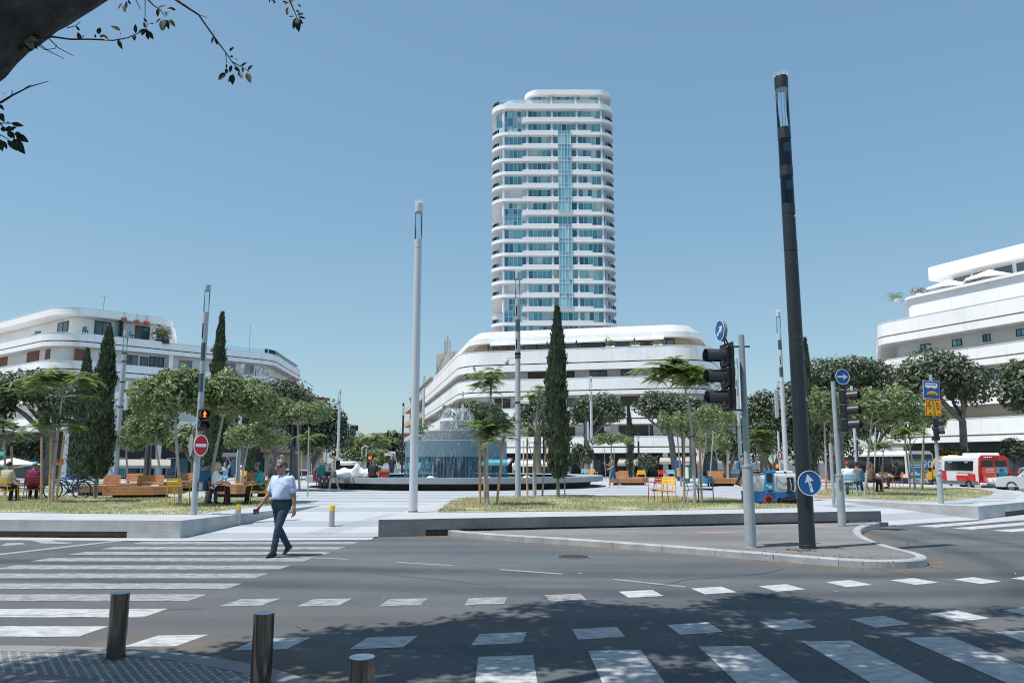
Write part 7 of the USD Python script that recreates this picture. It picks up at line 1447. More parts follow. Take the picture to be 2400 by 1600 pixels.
# ================================================================ PEOPLE
def sph(p, r, n=12): return Manifold.sphere(float(r), n).translate(tuple(map(float, p)))
def ell(p, r, n=20): return Manifold.sphere(1.0, n).scale(tuple(map(float, r))).translate(tuple(map(float, p)))
def bone(*prs, n=12):
    """Hulls of the balls (point, radius), joint by joint."""
    s = [sph(p, r, n) for p, r in prs]; return [Manifold.batch_hull([a, b]) for a, b in zip(s[:-1], s[1:])]
def union(ms): return Manifold.batch_boolean(ms, m3.OpType.Add)
def finish(ms, fine, length=.022):
    m = union(ms); 
    if fine: m = m.refine_to_length(length)
    t = as_tm(m); t = trimesh.Trimesh(t.vertices, t.faces, process=True)
    return trimesh.smoothing.filter_taubin(t, lamb=.5, nu=.53, iterations=8 if fine else 2)
V3 = lambda *a: np.array(a, float)
def unit(v): v = np.array(v, float); return v / np.linalg.norm(v)
def person(label, loc, rz, s=1.0, sit=False, lean=4, legs=((8, 2), (-6, -14)), arms=None, top=('cloth_white', .55), bottom=('denim', 1.92), shoes='shoe_black', hair=('hair_black', 'short'), skin='skin_tan', head=(0, 0), fine=False, girth=1.0, belly=0.0, female=False, extras=None, hipz=None, cross=0.0, twist=0, curl=.6, foot_pitch=(0, 0), name='person', split=.09):
    o = thing(name, label, 'person', loc, math.radians(rz), None, s)
    ph = math.radians(lean); up = V3(0, -math.sin(ph), math.cos(ph))
    hz = hipz if hipz else (.545 if sit else 1.0)
    hip = [V3(sg * split, 0, 0) for sg in (1, -1)]; LT, LS = .425, .42
    J = []
    for k, (a, b) in enumerate(legs):
        a, b = math.radians(a), math.radians(b); sg = (1, -1)[k]; kn = hip[k] + LT * V3(-sg * cross * .5, -math.sin(a), -math.cos(a)); an = kn + LS * V3(-sg * cross, -math.sin(b), -math.cos(b)); J.append((hip[k], kn, an))
    if not sit and not hipz: hz = .085 - min(J[0][2][2], J[1][2][2])
    P = V3(0, .10 if sit else 0, hz); J = [tuple(j + P for j in q) for q in J]
    g = girth; sw = (.165 if female else .185) * (1 + (g - 1) * .4)
    Rt = lambda v: V3(v[0] * math.cos(math.radians(twist)) - v[1] * math.sin(math.radians(twist)), v[0] * math.sin(math.radians(twist)) + v[1] * math.cos(math.radians(twist)), v[2])
    waist, chest, nb = P + up * .17, P + up * .36, P + up * .52
    sh = [chest + up * .105 + Rt(V3(sg * sw, .01, 0)) for sg in (1, -1)]
    hc = nb + V3(0, -.03 - math.sin(ph) * .1, .155)
    def torso(d=0.0):
        m = []
        lr = lambda c, w, r, fy=0: [sph(c + Rt(V3(w, fy, 0)), r + d), sph(c + Rt(V3(-w, fy, 0)), r + d)]
        A = lr(P + up * .0, .085 * g, .098 * g); B = lr(waist, .070 * g, .092 * g) + ([sph(waist + V3(0, -.045 - belly, -.03), .10 * g + d)] if belly else []); C = lr(chest, .095 * g, .098 * g, -.005); Dd = lr(chest + up * .088, sw - .052, .058) + [sph(nb - up * .035, .062 + d)]; 
        m += [Manifold.batch_hull(A + B), Manifold.batch_hull(B + C), Manifold.batch_hull(C + Dd)]
        if female: m += [sph(chest + V3(sg * .075, -.085, .0), .062 + d) for sg in (1, -1)]
        return m
    # arms: (upper, fore) directions as (out, forward, up)
    arms = arms or (((.12, .02, -1), (.06, .22, -1)), ((.12, .02, -1), (.06, .22, -1)))
    AJ = []
    for k, (u, f) in enumerate(arms):
        sg = (1, -1)[k]; cv = lambda v: unit(Rt(V3(sg * v[0], -v[1], v[2]))); el = sh[k] + cv(u) * .285; wr = el + cv(f) * .25; AJ.append((sh[k], el, wr, cv(f)))
    parts_ = torso() + bone((nb - up * .03, .060), (hc - V3(0, -.02, .06), .052))
    # the head with brow, nose, jaw and ears, turned and nodded
    hd = [ell((0, .005, .02), (.074, .094, .105)), Manifold.batch_hull([ell((0, -.03, -.055), (.052, .05, .05)), ell((0, -.005, 0), (.068, .075, .06)), sph((0, -.066, -.088), .022)]),
          Manifold.batch_hull([sph((0, -.088, .012), .010), sph((0, -.112, -.025), .013), sph((.013, -.092, -.030), .010), sph((-.013, -.092, -.030), .010)]), Manifold.batch_hull([sph((.04, -.083, .026), .010), sph((-.04, -.083, .026), .010)]), Manifold.batch_hull([sph((.018, -.092, -.057), .009), sph((-.018, -.092, -.057), .009)])] + [ell((sg * .075, .012, -.005), (.012, .022, .034)) for sg in (1, -1)]
    yaw, nod = head; M4 = trimesh.transformations.euler_matrix(math.radians(nod), 0, math.radians(yaw), 'sxyz'); M4[:3, 3] = hc
    hm = lambda m: m.transform(M4[:3, :])
    parts_ += [hm(m) for m in hd]
    for k in range(2):
        a, e, w, d = AJ[k]; sg = (1, -1)[k]
        parts_ += bone((a, .052), (a + (e - a) * .5, .046 * (.9 if female else 1)), (e, .038), (e + (w - e) * .35, .039), (w, .027))
        n_ = unit(np.cross(d, np.cross(Rt(V3(-sg, .15, 0)), d))); th = unit(np.cross(n_, d)); th = th if th @ V3(0, -1, .2) > 0 else -th
        parts_.append(Manifold.batch_hull([sph(w, .024, 8), sph(w + d * .085 + th * .028, .015, 8), sph(w + d * .082 - th * .030, .014, 8), sph(w + d * .03 + th * .02, .018, 8)]))
        for q, (off, L) in enumerate(((.030, .072), (.010, .082), (-.011, .076), (-.031, .060))):
            b0 = w + d * .084 + th * off; c1, c2 = curl * (.5 + .12 * q), curl * (1.2 + .15 * q)
            b1 = b0 + unit(d * math.cos(c1) + n_ * math.sin(c1)) * L * .55; b2 = b1 + unit(d * math.cos(c2) + n_ * math.sin(c2)) * L * .5; parts_ += bone((b0, .0095), (b1, .0088), (b2, .0072), n=6)
        t0 = w + d * .028 + th * .026; t1 = t0 + unit(d * .55 + th * .75 + n_ * .25) * .042; t2 = t1 + unit(d * .85 + th * .3 + n_ * .4) * .034; parts_ += bone((t0, .014), (t1, .0105), (t2, .0085), n=6)
    for k in range(2):
        h, kn, an = J[k]; parts_ += bone((h, .088 * g ** .5), (h + (kn - h) * .55, .070), (kn, .054), (kn + (an - kn) * .3, .055), (an, .036))
        fp = math.radians(foot_pitch[k]); fd = V3(0, -math.cos(fp), -math.sin(fp)); Rf = trimesh.transformations.rotation_matrix(fp, [1, 0, 0])[:3, :3]; parts_.append(Manifold.batch_hull([sph(an, .036)] + [sph(an + Rf @ V3(*q_), r_) for q_, r_ in (((0, .03, -.042), .028), ((0, -.125, -.050), .024))]))
    part(o, 'body', finish(parts_, fine), skin, smooth=60)
    # clothes
    def sleeve(frac, d=.012):
        out = []
        for a, e, w, _ in AJ:
            if frac <= 1: out += bone((a, .054 + d), (a + (e - a) * frac, .047 + d * 1.5))
            else: out += bone((a, .054 + d), (e, .043 + d), (e + (w - e) * (frac - 1), .032 + d))
        return out
    if top:
        tm = torso(.016) + (sleeve(top[1]) if top[1] > 0 else [])
        if fine: tm += bone((nb - up * .055, .078), (nb - up * .01 + V3(0, .012, 0), .070))
        m = union(tm)
        hem = P[2] - (.03 if sit else .02) + (top[2] if len(top) > 2 else 0) + (.095 if fine else 0)
        m = m.trim_by_plane((0, 0, 1), float(hem)); part(o, 'shirt', finish([m], fine), top[0], smooth=60)
        if fine:
            part(o, 'collar', tube([nb + V3(.066 * math.sin(a) * (1 + .2 * abs(math.sin(a / 2))), .012 + .066 * math.cos(a), .012 - .040 * (1 - math.cos(a)) / 2) for a in np.linspace(-2.75, 2.75, 15)], .013, 7), top[0], smooth=50)
            part(o, 'pocket', rbox(tuple(chest + V3(.085, -.118, -.01)), (.095, .012, .105), .004, rx=-.08), top[0])
            part(o, 'button', [ball(chest + V3(-.005, -.118 - .03 * max(0, (0.1 - z) * 2), z), .006, 5) for z in (.06, -.02, -.10, -.17)], 'sign_white')
    if bottom:
        ms = [Manifold.batch_hull([sph(P + V3(x, 0, z), .104 * g + .008) for x in (.082, -.082) for z in ((.02, .07) if not sit else (.0, .06))])]
        for h, kn, an in J:
            L = bottom[1]
            if L <= 1: ms += bone((h, .100 * g ** .5), (h + (kn - h) * L, .084))
            else: ms += bone((h, .100 * g ** .5), (h + (kn - h) * .5, .083), (kn, .066), (kn + (an - kn) * .3, .064), (kn + (an - kn) * (L - 1), .056))
        ms += [union(torso(.013)).trim_by_plane((0, 0, -1), -float(P[2] + (.10 if fine else .05)))]
        m = union(ms)
        if fine: m = m.trim_by_plane((0, 0, -1), -float(P[2] + .10))
        part(o, 'trousers' if bottom[1] > 1 else 'shorts', finish([m], fine), bottom[0], smooth=60)
        if fine: part(o, 'belt', as_tm(union(torso(.020)).trim_by_plane((0, 0, 1), float(P[2] + .072)).trim_by_plane((0, 0, -1), -float(P[2] + .108))), 'shoe_black', smooth=40)
    if shoes:
        for k in range(2):
            an = J[k][2]; fp = math.radians(foot_pitch[k]); R = trimesh.transformations.rotation_matrix(fp, [1, 0, 0])[:3, :3]
            pts = [((0, .005, .0), .045), ((0, .045, -.038), .038), ((.012 * (1, -1)[k], -.10, -.046), .036), ((.014 * (1, -1)[k], -.165, -.055), .026)]
            part(o, 'shoe', finish([Manifold.batch_hull([sph(an + R @ V3(*p), r) for p, r in pts]).trim_by_plane((0, 0, 1), float(an[2] - .085)) if not foot_pitch[k] else Manifold.batch_hull([sph(an + R @ V3(*p), r) for p, r in pts])], False), shoes, smooth=50)
    hmat, style = hair
    cut_ = Manifold.cube((.4, .2, .30), True).translate((0, -.158, -.082))
    cap_ = ell((0, .012, .028), (.081, .100, .107)) - cut_ - Manifold.cube((.4, .5, .2), True).translate((0, -.05, -.115))
    hp = [cap_]
    if style in ('long', 'tail'): hp += [Manifold.batch_hull([ell((0, .05, .02), (.078, .06, .08)), ell((0, .085, -.13), (.085, .045, .06))]), Manifold.batch_hull([ell((0, .085, -.13), (.085, .045, .06)), ell((0, .09, -.30), (.075 if style == 'long' else .04, .035, .05))])]
    if style == 'bun': hp += [sph((0, .105, .07), .045)]
    if style == 'curly': hp = [ell((0, .03, .03), (.12, .12, .13)) - cut_]
    if style != 'none': part(o, 'hair', finish([hm(m) for m in hp], False), hmat, smooth=60)
    if extras: extras(o, dict(hm=hm, hc=hc, P=P, chest=chest, AJ=AJ, J=J, sh=sh, nb=nb, up=up))
    return o
def ex_cap(m, brim=True, bucket=False):
    def f(o, q):
        c = q['hm'](ell((0, .012, .045), (.086, .104, .100)) - Manifold.cube((.4, .5, .2), True).translate((0, 0, -.065)))
        ms = [c]
        if bucket: ms.append(q['hm'](Manifold.cylinder(.03, .16, .10, 20).scale((.85, 1, 1)).translate((0, .01, .02))))
        elif brim: ms.append(q['hm'](Manifold.cylinder(.012, .062, .062, 16).scale((1, 1.2, 1)).translate((0, -.115, .040))))
        part(o, 'cap', finish(ms, False), m, smooth=50)
    return f
def ex_pack(m):
    def f(o, q): part(o, 'backpack', rbox(tuple(q['chest'] + V3(0, .19, -.10)), (.30, .17, .42), .05, rx=.06), m, smooth=50); part(o, 'strap', [tube([q['sh'][k] + V3(-(1, -1)[k] * .06, .12, .04), q['sh'][k] + V3(-(1, -1)[k] * .06, 0, .085), q['chest'] + V3((1, -1)[k] * .11, -.11, -.02), q['chest'] + V3((1, -1)[k] * .13, 0, -.2)], .018, 6) for k in (0, 1)], m)
    return f
def both(*fs):
    def f(o, q):
        for x in fs: x(o, q)
    return f
# the man on the crossing
def man_x(o, q):
    hm = q['hm']
    part(o, 'sunglasses', [as_tm(hm(Manifold.batch_hull([ell((sg * .034, -.094, .014), (.027, .008, .019)), ell((sg * .034, -.088, .012), (.027, .008, .019))]))) for sg in (1, -1)] + [as_tm(hm(Manifold.batch_hull([sph((sg * .058, -.086, .022), .005, 6), sph((sg * .079, .01, .018), .004, 6)]))) for sg in (1, -1)] + [as_tm(hm(Manifold.batch_hull([sph((.012, -.100, .020), .004, 6), sph((-.012, -.100, .020), .004, 6)])))], 'lens_black', smooth=40)
    part(o, 'mouth', as_tm(hm(Manifold.batch_hull([sph((.020, -.0965, -.0575), .004, 6), sph((-.020, -.0965, -.0575), .004, 6), sph((0, -.100, -.0585), .0045, 6)]))), 'lip')
    a, e, w, d = q['AJ'][0]; part(o, 'watch', tube([w - d * .028, w - d * .005], .034, 12), 'watch', smooth=40)
    a, e, w, d = q['AJ'][1]; part(o, 'phone', rbox(tuple(w + d * .115 + V3(.0, -.03, -.01)), (.075, .016, .10), .006, rz=.5, rx=.3), 'black_plastic')
c = G(650, 1304)
man = person('man in a light blue shirt, jeans and sunglasses walking over the zebra crossing', (c[0], c[1] + .12, 0), -24, 1.045, lean=1, legs=((21, 9), (-6, -36)), cross=.07, arms=(((.20, -.10, -1), (.10, .04, -1)), ((.26, .16, -1), (.58, .36, -1))), top=('cloth_skyblue', .74), bottom=('denim', 1.97), shoes='shoe_black', hair=('hair_grey', 'short'), skin='skin_tan', head=(-30, 0), fine=True, girth=1.07, belly=.032, extras=man_x, foot_pitch=(0, 32), curl=.75)
# man in the white tank top, side on
c = at(765 * 1.0204, 1150.5)
def tank_x(o, q): ex_pack('cloth_black')(o, q); a, e, w, d = q['AJ'][1]; part(o, 'phone', rbox(tuple(w + d * .12 + V3(0, 0, .03)), (.02, .075, .13), .005), 'black_plastic'); part(o, 'beard', as_tm(q['hm'](Manifold.batch_hull([ell((0, -.045, -.075), (.055, .05, .035)), ell((0, -.075, -.085), (.03, .025, .03))]))), 'hair_black', smooth=50)
person('man in white tank top and grey shorts with black backpack, walking on the plaza', c, -82, 1.02, lean=0, legs=((16, 6), (-14, -20)), arms=(((.12, -.05, -1), (.08, .20, -1)), ((.10, .25, -1), (-.1, 1.0, .25))), top=('cloth_white', 0, -.02), bottom=('cloth_grey', .62), shoes='shoe_white', hair=('hair_black', 'short'), skin='skin_pale', extras=both(tank_x, ex_cap('cloth_black', False)), girth=.98)
rim = ZP + .60
def on_rim(px, Y=38.0): p = D(px, 1116, Y); return (p[0], Y, rim - .46)
person('blond woman with bare back and teal top sitting on the fountain rim', on_rim(753, 38.4), 185, 1.0, sit=True, lean=6, legs=((86, 10), (84, 5)), top=('cloth_teal', 0), bottom=('cloth_grey', 1.8), shoes=None, hair=('hair_blond', 'tail'), skin='skin_pale', female=True)
person('person in dark clothes bending low on the rim in front of the blond woman', on_rim(762, 37.9), 150, .8, sit=True, lean=48, legs=((86, 10), (84, 5)), top=('cloth_black', .9), bottom=('cloth_grey', 1.8), hair=('hair_brown', 'short'))
person('child in pink beside the blond woman at the rim', on_rim(741, 38.9), 170, .62, sit=True, lean=2, legs=((86, 10), (84, 5)), top=('cloth_pink', .6), bottom=('cloth_pink', 1.2), hair=('hair_brown', 'long'), skin='skin_pale', female=True)
person('person in a black shirt sitting on the rim beside the white sacks', on_rim(874, 38.6), 175, .98, sit=True, lean=10, legs=((86, 10), (84, 5)), top=('cloth_black', .7), bottom=('cloth_black', 1.9), hair=('hair_red', 'short'), extras=ex_cap('cloth_brown', False))
p = D(918, 1117, 55); person('man in a black t-shirt and jeans standing with his back to us beyond the rim', (p[0], 55, ZP), 168, 1.05, legs=((4, 2), (-4, -2)), arms=(((.2, 0, -1), (.05, .7, -.7)), ((.2, 0, -1), (.05, .7, -.7))), top=('cloth_black', .6), bottom=('denim', 1.95), hair=('hair_brown', 'short'), extras=ex_cap('awning_cream', False))
c = at(1437, 1142); person('man in a camouflage t-shirt and blue shorts walking across the plaza', c, -78, 1.02, lean=3, legs=((20, 12), (-20, -38)), arms=(((.12, .1, -1), (.0, .8, -.4)), ((.12, .5, -1), (-.1, 1, .55))), top=('cloth_camo', .6), bottom=('cloth_blue', .95), shoes='shoe_white', hair=('hair_black', 'short'), skin='skin_tan', extras=lambda o, q: part(o, 'bag', rbox(tuple(q['P'] + V3(.05, .2, .08)), (.25, .14, .34), .05), 'cloth_black'))
c = at(1740, 1142); person('walker with a dark blue backpack, half hidden by the big signal pole', c, 80, 1.02, lean=4, legs=((24, 10), (-18, -32)), top=('cloth_grey', .7), bottom=('cloth_black', 1.9), shoes='shoe_white', hair=('hair_black', 'short'), skin='skin_pale', extras=ex_pack('cloth_blue'))
p = D(1206, 1116, 56); person('person in a pale shirt standing beyond the rim, right of the water curtain', (p[0], 56, ZP - .1), 40, .93, top=('cloth_white', .6), bottom=('cloth_grey', 1.9), hair=('hair_brown', 'short'), skin='skin_pale')
p = D(983, 1116, 56); person('person in white behind the water at the left of the fountain', (p[0], 56, ZP - .1), 120, .95, top=('cloth_white', .6), bottom=('cloth_brown', 1.9), hair=('hair_brown', 'short'), skin='skin_pale')
p = D(1003, 1116, 55); person('person with a wide straw hat behind the water at the left of the fountain', (p[0], 55, ZP - .05), 20, 1.0, top=('cloth_olive', .6), bottom=('cloth_grey', 1.9), hair=('hair_blond', 'short'), skin='skin_tan', extras=ex_cap('awning_cream', True, True))
# people on chairs
def seated(label, px, py, rz, **k): return person(label, at(px, py), rz, sit=True, legs=k.pop('legs', ((86, -8), (84, 6))), **k)
rest = (((.15, .35, -1), (-.25, 1, -.25)), ((.15, .35, -1), (-.25, 1, -.25)))
seated('man in a pale olive shirt seen from behind, seated at the left picture edge', 14, 1176, 172, lean=6, arms=rest, top=('cloth_olive', .7), bottom=('cloth_black', 1.9), hair=('hair_black', 'short'))
seated('woman in a purple top with a pale blue cap, seated on a dark red chair', 74, 1172, -154, lean=10, arms=rest, top=('cloth_purple', .3), bottom=('cloth_black', 1.9), hair=('hair_brown', 'short'), female=True, extras=ex_cap('cap_blue', False), girth=1.08)
seated('woman with long blond hair and a white shirt, seated sideways on a red chair', 506, 1184, 112, lean=6, arms=rest, top=('cloth_white', .8), bottom=('cloth_black', 1.9), hair=('hair_blond', 'long'), skin='skin_pale', female=True)
seated('person in a blue shirt and jeans seated right behind the left lawn lamp', 478, 1183, 150, lean=8, arms=rest, top=('cloth_blue', .8), bottom=('cloth_blue', 1.9), hair=('hair_black', 'short'))
seated('person in a teal shirt with a grey cap, seated reading on a yellow chair', 604, 1182, -72, lean=12, arms=rest, top=('cloth_teal', .8), bottom=('cloth_black', 1.9), hair=('hair_black', 'long'), skin='skin_tan', head=(0, 12), extras=both(ex_cap('cloth_grey', True), lambda o, q: part(o, 'paper', box(tuple(q['P'] + V3(0, -.34, .20)), (.28, .20, .012), rx=.6), 'cloth_white')), female=True)
seated('dark-clothed person with crossed legs seated on an orange chair before the bus', 2101, 1147, -95, lean=6, arms=rest, top=('cloth_black', 1.6), bottom=('cloth_black', 1.7), hair=('hair_black', 'curly'), skin='skin_pale', female=True, legs=((88, 20), (80, 0)))
seated('person in a pale shirt and red cap seated on the pale blue chair, right lawn', 1989, 1160, 176, lean=4, arms=rest, top=('cloth_white', .7), bottom=('cloth_grey', 1.9), hair=('hair_brown', 'short'), skin='skin_tan', extras=ex_cap('chair_red', False))
seated('person with stretched legs seated beside the red cap, right lawn', 2012, 1158, 150, lean=0, arms=rest, top=('cloth_grey', .7), bottom=('denim', 1.9), hair=('hair_black', 'short'), legs=((84, 50), (82, 45)))
seated('long-haired brunette in dark clothes seated by the trunk on the right lawn', 2046, 1154, 100, lean=4, arms=rest, top=('cloth_brown', .8), bottom=('cloth_black', 1.9), hair=('hair_brown', 'long'), skin='skin_pale', female=True)
seated('distant child with a white cap seated on a yellow chair', 562, 1141, 8, s=.85, lean=2, arms=rest, top=('cloth_white', .6), bottom=('cloth_grey', .9), hair=('hair_brown', 'short'), skin='skin_pale', extras=ex_cap('sign_white'))
seated('distant woman in pale blue with raised arm, left of the child in white cap', 524, 1143, 20, lean=4, arms=(((.3, .3, .6), (-.4, .2, .9)), rest[0]), top=('cloth_skyblue', .5), bottom=('cap_blue', 1.0), hair=('hair_black', 'long'), skin='skin_pale', female=True)
p = D(655, 1135, 40); person('woman with red hair and a white top walking behind the man in the blue shirt', (p[0], 40, ZP), 60, 1.0, lean=6, legs=((18, 8), (-14, -28)), top=('cloth_white', .5), bottom=('cloth_grey', 1.9), hair=('hair_red', 'bun'), skin='skin_pale', female=True)
p = D(254, 1130, 37); person('person in a pale shirt with a white cap sitting behind the left benches', (p[0], 37, ZP), 10, .9, sit=True, legs=((86, 0), (84, 0)), top=('cloth_skyblue', .6), bottom=('cloth_grey', 1.9), hair=('hair_brown', 'short'), skin='skin_pale', extras=ex_cap('sign_white'))

# ================================================================ VEHICLES
def prism_y(prof, x0, x1):
    """Side profile (y, z) swept across x."""
    m = extr(Polygon(prof), x0, x1); v = m.vertices.copy(); m.vertices = np.column_stack([v[:, 2], v[:, 0], v[:, 1]]); m.fix_normals(); return m
def wheel_part(o, x, y, R, w=.24, side=1, rim_m='rim'):
    t = part(o, 'wheel', T(lathe([(R * .62, -w / 2), (R * .97, -w / 2), (R, -w * .3), (R, w * .3), (R * .97, w / 2), (R * .62, w / 2)], 26), (x, y, R), ry=math.pi / 2), 'rubber', smooth=40)
    part(t, 'rim', T(cat([lathe([(.001, w * .40), (R * .2, w * .42), (R * .62, w * .30), (R * .62, -w / 2)], 20)] + [box((R * .4 * math.cos(a), R * .4 * math.sin(a), w * .44), (R * .42, R * .12, .02), a) for a in np.arange(5) * 1.2566]), (x, y, R), ry=math.pi / 2 * side), rim_m, smooth=40)
# the yellow, red and white minibus: local y runs forward, rear face at y = 0
p = D(2295, 1120, 50.0); gzv = gz(p[0], 50) + .05; mv = thing('minibus', 'yellow, red and white minibus with an orange poster on its back, right of the bus', 'minibus', (p[0], 50, gzv), math.radians(3.5))
Wv, Lv, Hv = 2.1, 5.8, 2.18
def vbody(y0, y1, z0=.28, z1=Hv, x0=0.0, x1=Wv, r=.12):
    P = sbox(x0 + r, z0, x1 - r, z1).buffer(0); S = Polygon([(x0, z0), (x1, z0), (x1, 1.1), (x1 - .10, z1 - .16), (x1 - .28, z1), (x0 + .28, z1), (x0 + .10, z1 - .16), (x0, 1.1)])
    m = extr(S, y0, y1); v = m.vertices.copy(); m.vertices = np.column_stack([v[:, 0], v[:, 2], v[:, 1]]); m.fix_normals(); return m
part(mv, 'body', vbody(.06, 3.9), 'van_white', smooth=30); part(mv, 'rear_panel', vbody(0, .06), 'van_red', smooth=30)
fr = Polygon([(3.9, .28), (5.75, .28), (5.8, .85), (5.45, 1.15), (4.75, 1.95), (4.4, Hv - .02), (3.9, Hv - .01)]); part(mv, 'front_body', prism_y([(a, b) for a, b in fr.exterior.coords], .03, Wv - .03), 'van_yellow', smooth=30)
sidebox = lambda y0, y1, z0, z1, d=.012: box((-d / 2 + .0, (y0 + y1) / 2, (z0 + z1) / 2), (d, y1 - y0, z1 - z0))
lean_side = lambda y0, y1, z0, z1, d=.014: box((.045, (y0 + y1) / 2, (z0 + z1) / 2), (d + .02, y1 - y0, z1 - z0), ry=.115)
part(mv, 'side_stripe', [sidebox(3.35, 3.9, .35, 1.18), sidebox(.35, 2.3, .55, .90, .014), sidebox(.35, 1.1, .85, 1.0, .013)], 'van_red'); part(mv, 'side_skirt', sidebox(.1, 5.5, .36, .54, .03), 'van_grey')
part(mv, 'side_window', [box((.033, 2.05, 1.52), (.02, 3.0, .62), ry=.128)], 'car_glass'); part(mv, 'cab_window', prism_y([(4.15, 1.28), (4.95, 1.28), (4.6, 1.80), (4.15, 1.85)], .012, .05), 'car_glass')
part(mv, 'window_sticker', [box((.020, y, 1.74), (.012, .35, .07), ry=.128) for y in (1.2, 2.9)], 'chair_pale_blue'); part(mv, 'side_lettering', [box((-.008, 2.2 - .12 * i, 1.06), (.008, .075, .06 + .02 * (i % 3))) for i in range(14)], 'van_grey')
part(mv, 'cab_number', T(T(text('715', .14, .006), rx=math.pi / 2, rz=-math.pi / 2), (.02, 5.05, .62)), 'sign_black'); part(mv, 'door_emblem', T(trimesh.creation.cylinder(.09, .02, sections=16), (.015, 4.55, 1.0), ry=math.pi / 2), 'sign_orange')
part(mv, 'windscreen', box((Wv / 2, 5.10, 1.56), (1.7, .03, .95), rx=.72), 'car_glass'); part(mv, 'mirror', rbox((-.14, 4.95, 1.25), (.2, .1, .28), .03), 'black_plastic')
part(mv, 'roof_unit', rbox((Wv / 2, 1.2, Hv + .06), (1.3, 1.9, .2), .08), 'van_white', smooth=40); part(mv, 'roof_light', rbox((Wv / 2, 4.1, Hv + .02), (.6, .3, .12), .04), 'van_yellow', smooth=40)
part(mv, 'rear_window', [box((.60, -.012, 1.66), (.74, .02, .38)), box((1.50, -.012, 1.66), (.74, .02, .38))], 'car_glass')
po = part(mv, 'poster', box((.68, -.010, .98), (.93, .014, .92)), 'ad_orange'); part(mv, 'poster_picture', box((1.53, -.010, .98), (.76, .014, .92)), 'ad_cyan')
part(po, 'poster_lettering', [stand_up(text('yango', .16, .004, True), (.33, -.019, .66))] + [box((.78 - .05 * (k == 1), -.0185, 1.33 - .1 * k), (.50 + .06 * k, .004, .05)) for k in range(3)] + [box((.70, -.0185, .585), (.55, .004, .04))], 'sign_white')
fig = [T(disc(.105, .006, 20), (1.52, -.019, 1.24)), box((1.52, -.0185, 1.18), (.26, .004, .22))]; part(mv, 'poster_hair', fig, 'hair_black'); part(mv, 'poster_face', T(disc(.062, .006, 18), (1.52, -.0235, 1.24)), 'skin_tan'); part(mv, 'poster_coat', T(stand_up(extr(Polygon([(-.2, -.42), (.22, -.42), (.24, .0), (.12, .18), (-.10, .18), (-.22, .02)]).buffer(.02), 0, .004), (0, 0, 0)), (1.52, -.0245, .97)), 'ad_teal'); part(mv, 'poster_dark', [box((1.28, -.0185, .80), (.2, .004, .5)), box((1.80, -.0185, .78), (.18, .004, .4))], 'cloth_black'); part(mv, 'poster_legs', box((1.68, -.026, .60), (.4, .004, .12)), 'wood_bench')
part(mv, 'tail_light', [rbox((.12, -.02, .88), (.14, .06, .34), .02), rbox((Wv - .10, -.02, .98), (.10, .06, .34), .02), box((.14, -.02, 1.5), (.1, .04, .12)), box((1.05, -.015, 2.02), (.5, .03, .05))], 'light_red'); part(mv, 'bumper', rbox((Wv / 2, -.06, .36), (Wv - .04, .2, .20), .04), 'van_white', smooth=40); part(mv, 'bumper_foot', rbox((Wv / 2, -.02, .22), (Wv - .2, .2, .12), .03), 'black_plastic'); part(mv, 'number_plate', [box((.82, -.03, .52), (.42, .012, .10))], 'sign_orange'); part(mv, 'rear_badge', box((1.62, -.165, .36), (.6, .012, .14)), 'sign_black')
part(mv, 'roof_bulbs', [ball((.45 + .12 * i, -.01, 2.05), .035, 5) for i in range(5)], 'light_white')
for y in (1.05, 4.75): wheel_part(mv, .06, y, .31, .22, -1); wheel_part(mv, Wv - .06, y, .31, .22, 1)
part(mv, 'wheel_arch', T(lathe([(.36, -.01), (.42, -.02), (.42, .01)], 20, a0=0, a1=math.pi), (-.012, 1.05, .34), rx=math.pi / 2, rz=math.pi / 2), 'van_red')
# the white and blue bus before it
p = D(2128, 1110, 62.0); bu = thing('city_bus', 'long white bus with dark windows and a blue rear poster, left of the minibus', 'bus', (p[0], 62, gz(0, 62)), math.radians(9.5))
Wb, Lb, Hb = 2.3, 11.6, 2.95
S = Polygon([(0, .3), (Wb, .3), (Wb, Hb - .25), (Wb - .25, Hb), (.25, Hb), (0, Hb - .25)]); m = extr(S, 0, Lb); v = m.vertices.copy(); m.vertices = np.column_stack([v[:, 0], v[:, 2], v[:, 1]]); m.fix_normals(); part(bu, 'body', m, 'van_white')
n = 7; L1_ = (Lb - .5) / n
for i in range(n): part(bu, 'side_window', box((-.012, .25 + L1_ * (i + .5), 1.86), (.03, L1_ - .05, 1.35)), 'car_glass')
part(bu, 'side_skirt', box((-.014, Lb / 2, .58), (.03, Lb - .05, .54)), 'bus_navy'); part(bu, 'roof_unit', rbox((Wb / 2, 6.5, Hb + .1), (1.8, 3.2, .25), .1), 'van_white', smooth=40)
rp = part(bu, 'poster', box((Wb / 2 + .05, -.012, 1.55), (Wb - .3, .02, 1.45)), 'ad_blue'); part(bu, 'rear_window', box((Wb / 2 + .05, -.012, 2.50), (Wb - .3, .02, .40)), 'car_glass')
part(rp, 'poster_lettering', [stand_up(text('90', .55, .004, True), (1.25, -.022, 1.62)), box((.7, -.024, 1.85), (.9, .004, .10)), box((.75, -.024, 1.68), (.9, .004, .08)), box((1.45, -.024, 1.0), (.7, .004, .06))], 'sign_white'); part(rp, 'poster_yellow', [box((.72, -.024, 2.05), (.95, .004, .12)), box((1.5, -.024, 1.38), (.8, .004, .1)), box((1.5, -.024, 1.2), (.8, .004, .1))], 'sign_orange'); part(rp, 'poster_car', T(stand_up(extr(Polygon([(-.4, 0), (.42, 0), (.44, .12), (.25, .16), (.1, .30), (-.2, .30), (-.34, .16), (-.42, .12)]), 0, .004), (0, 0, 0)), (.62, -.024, 1.05)), 'sign_white')
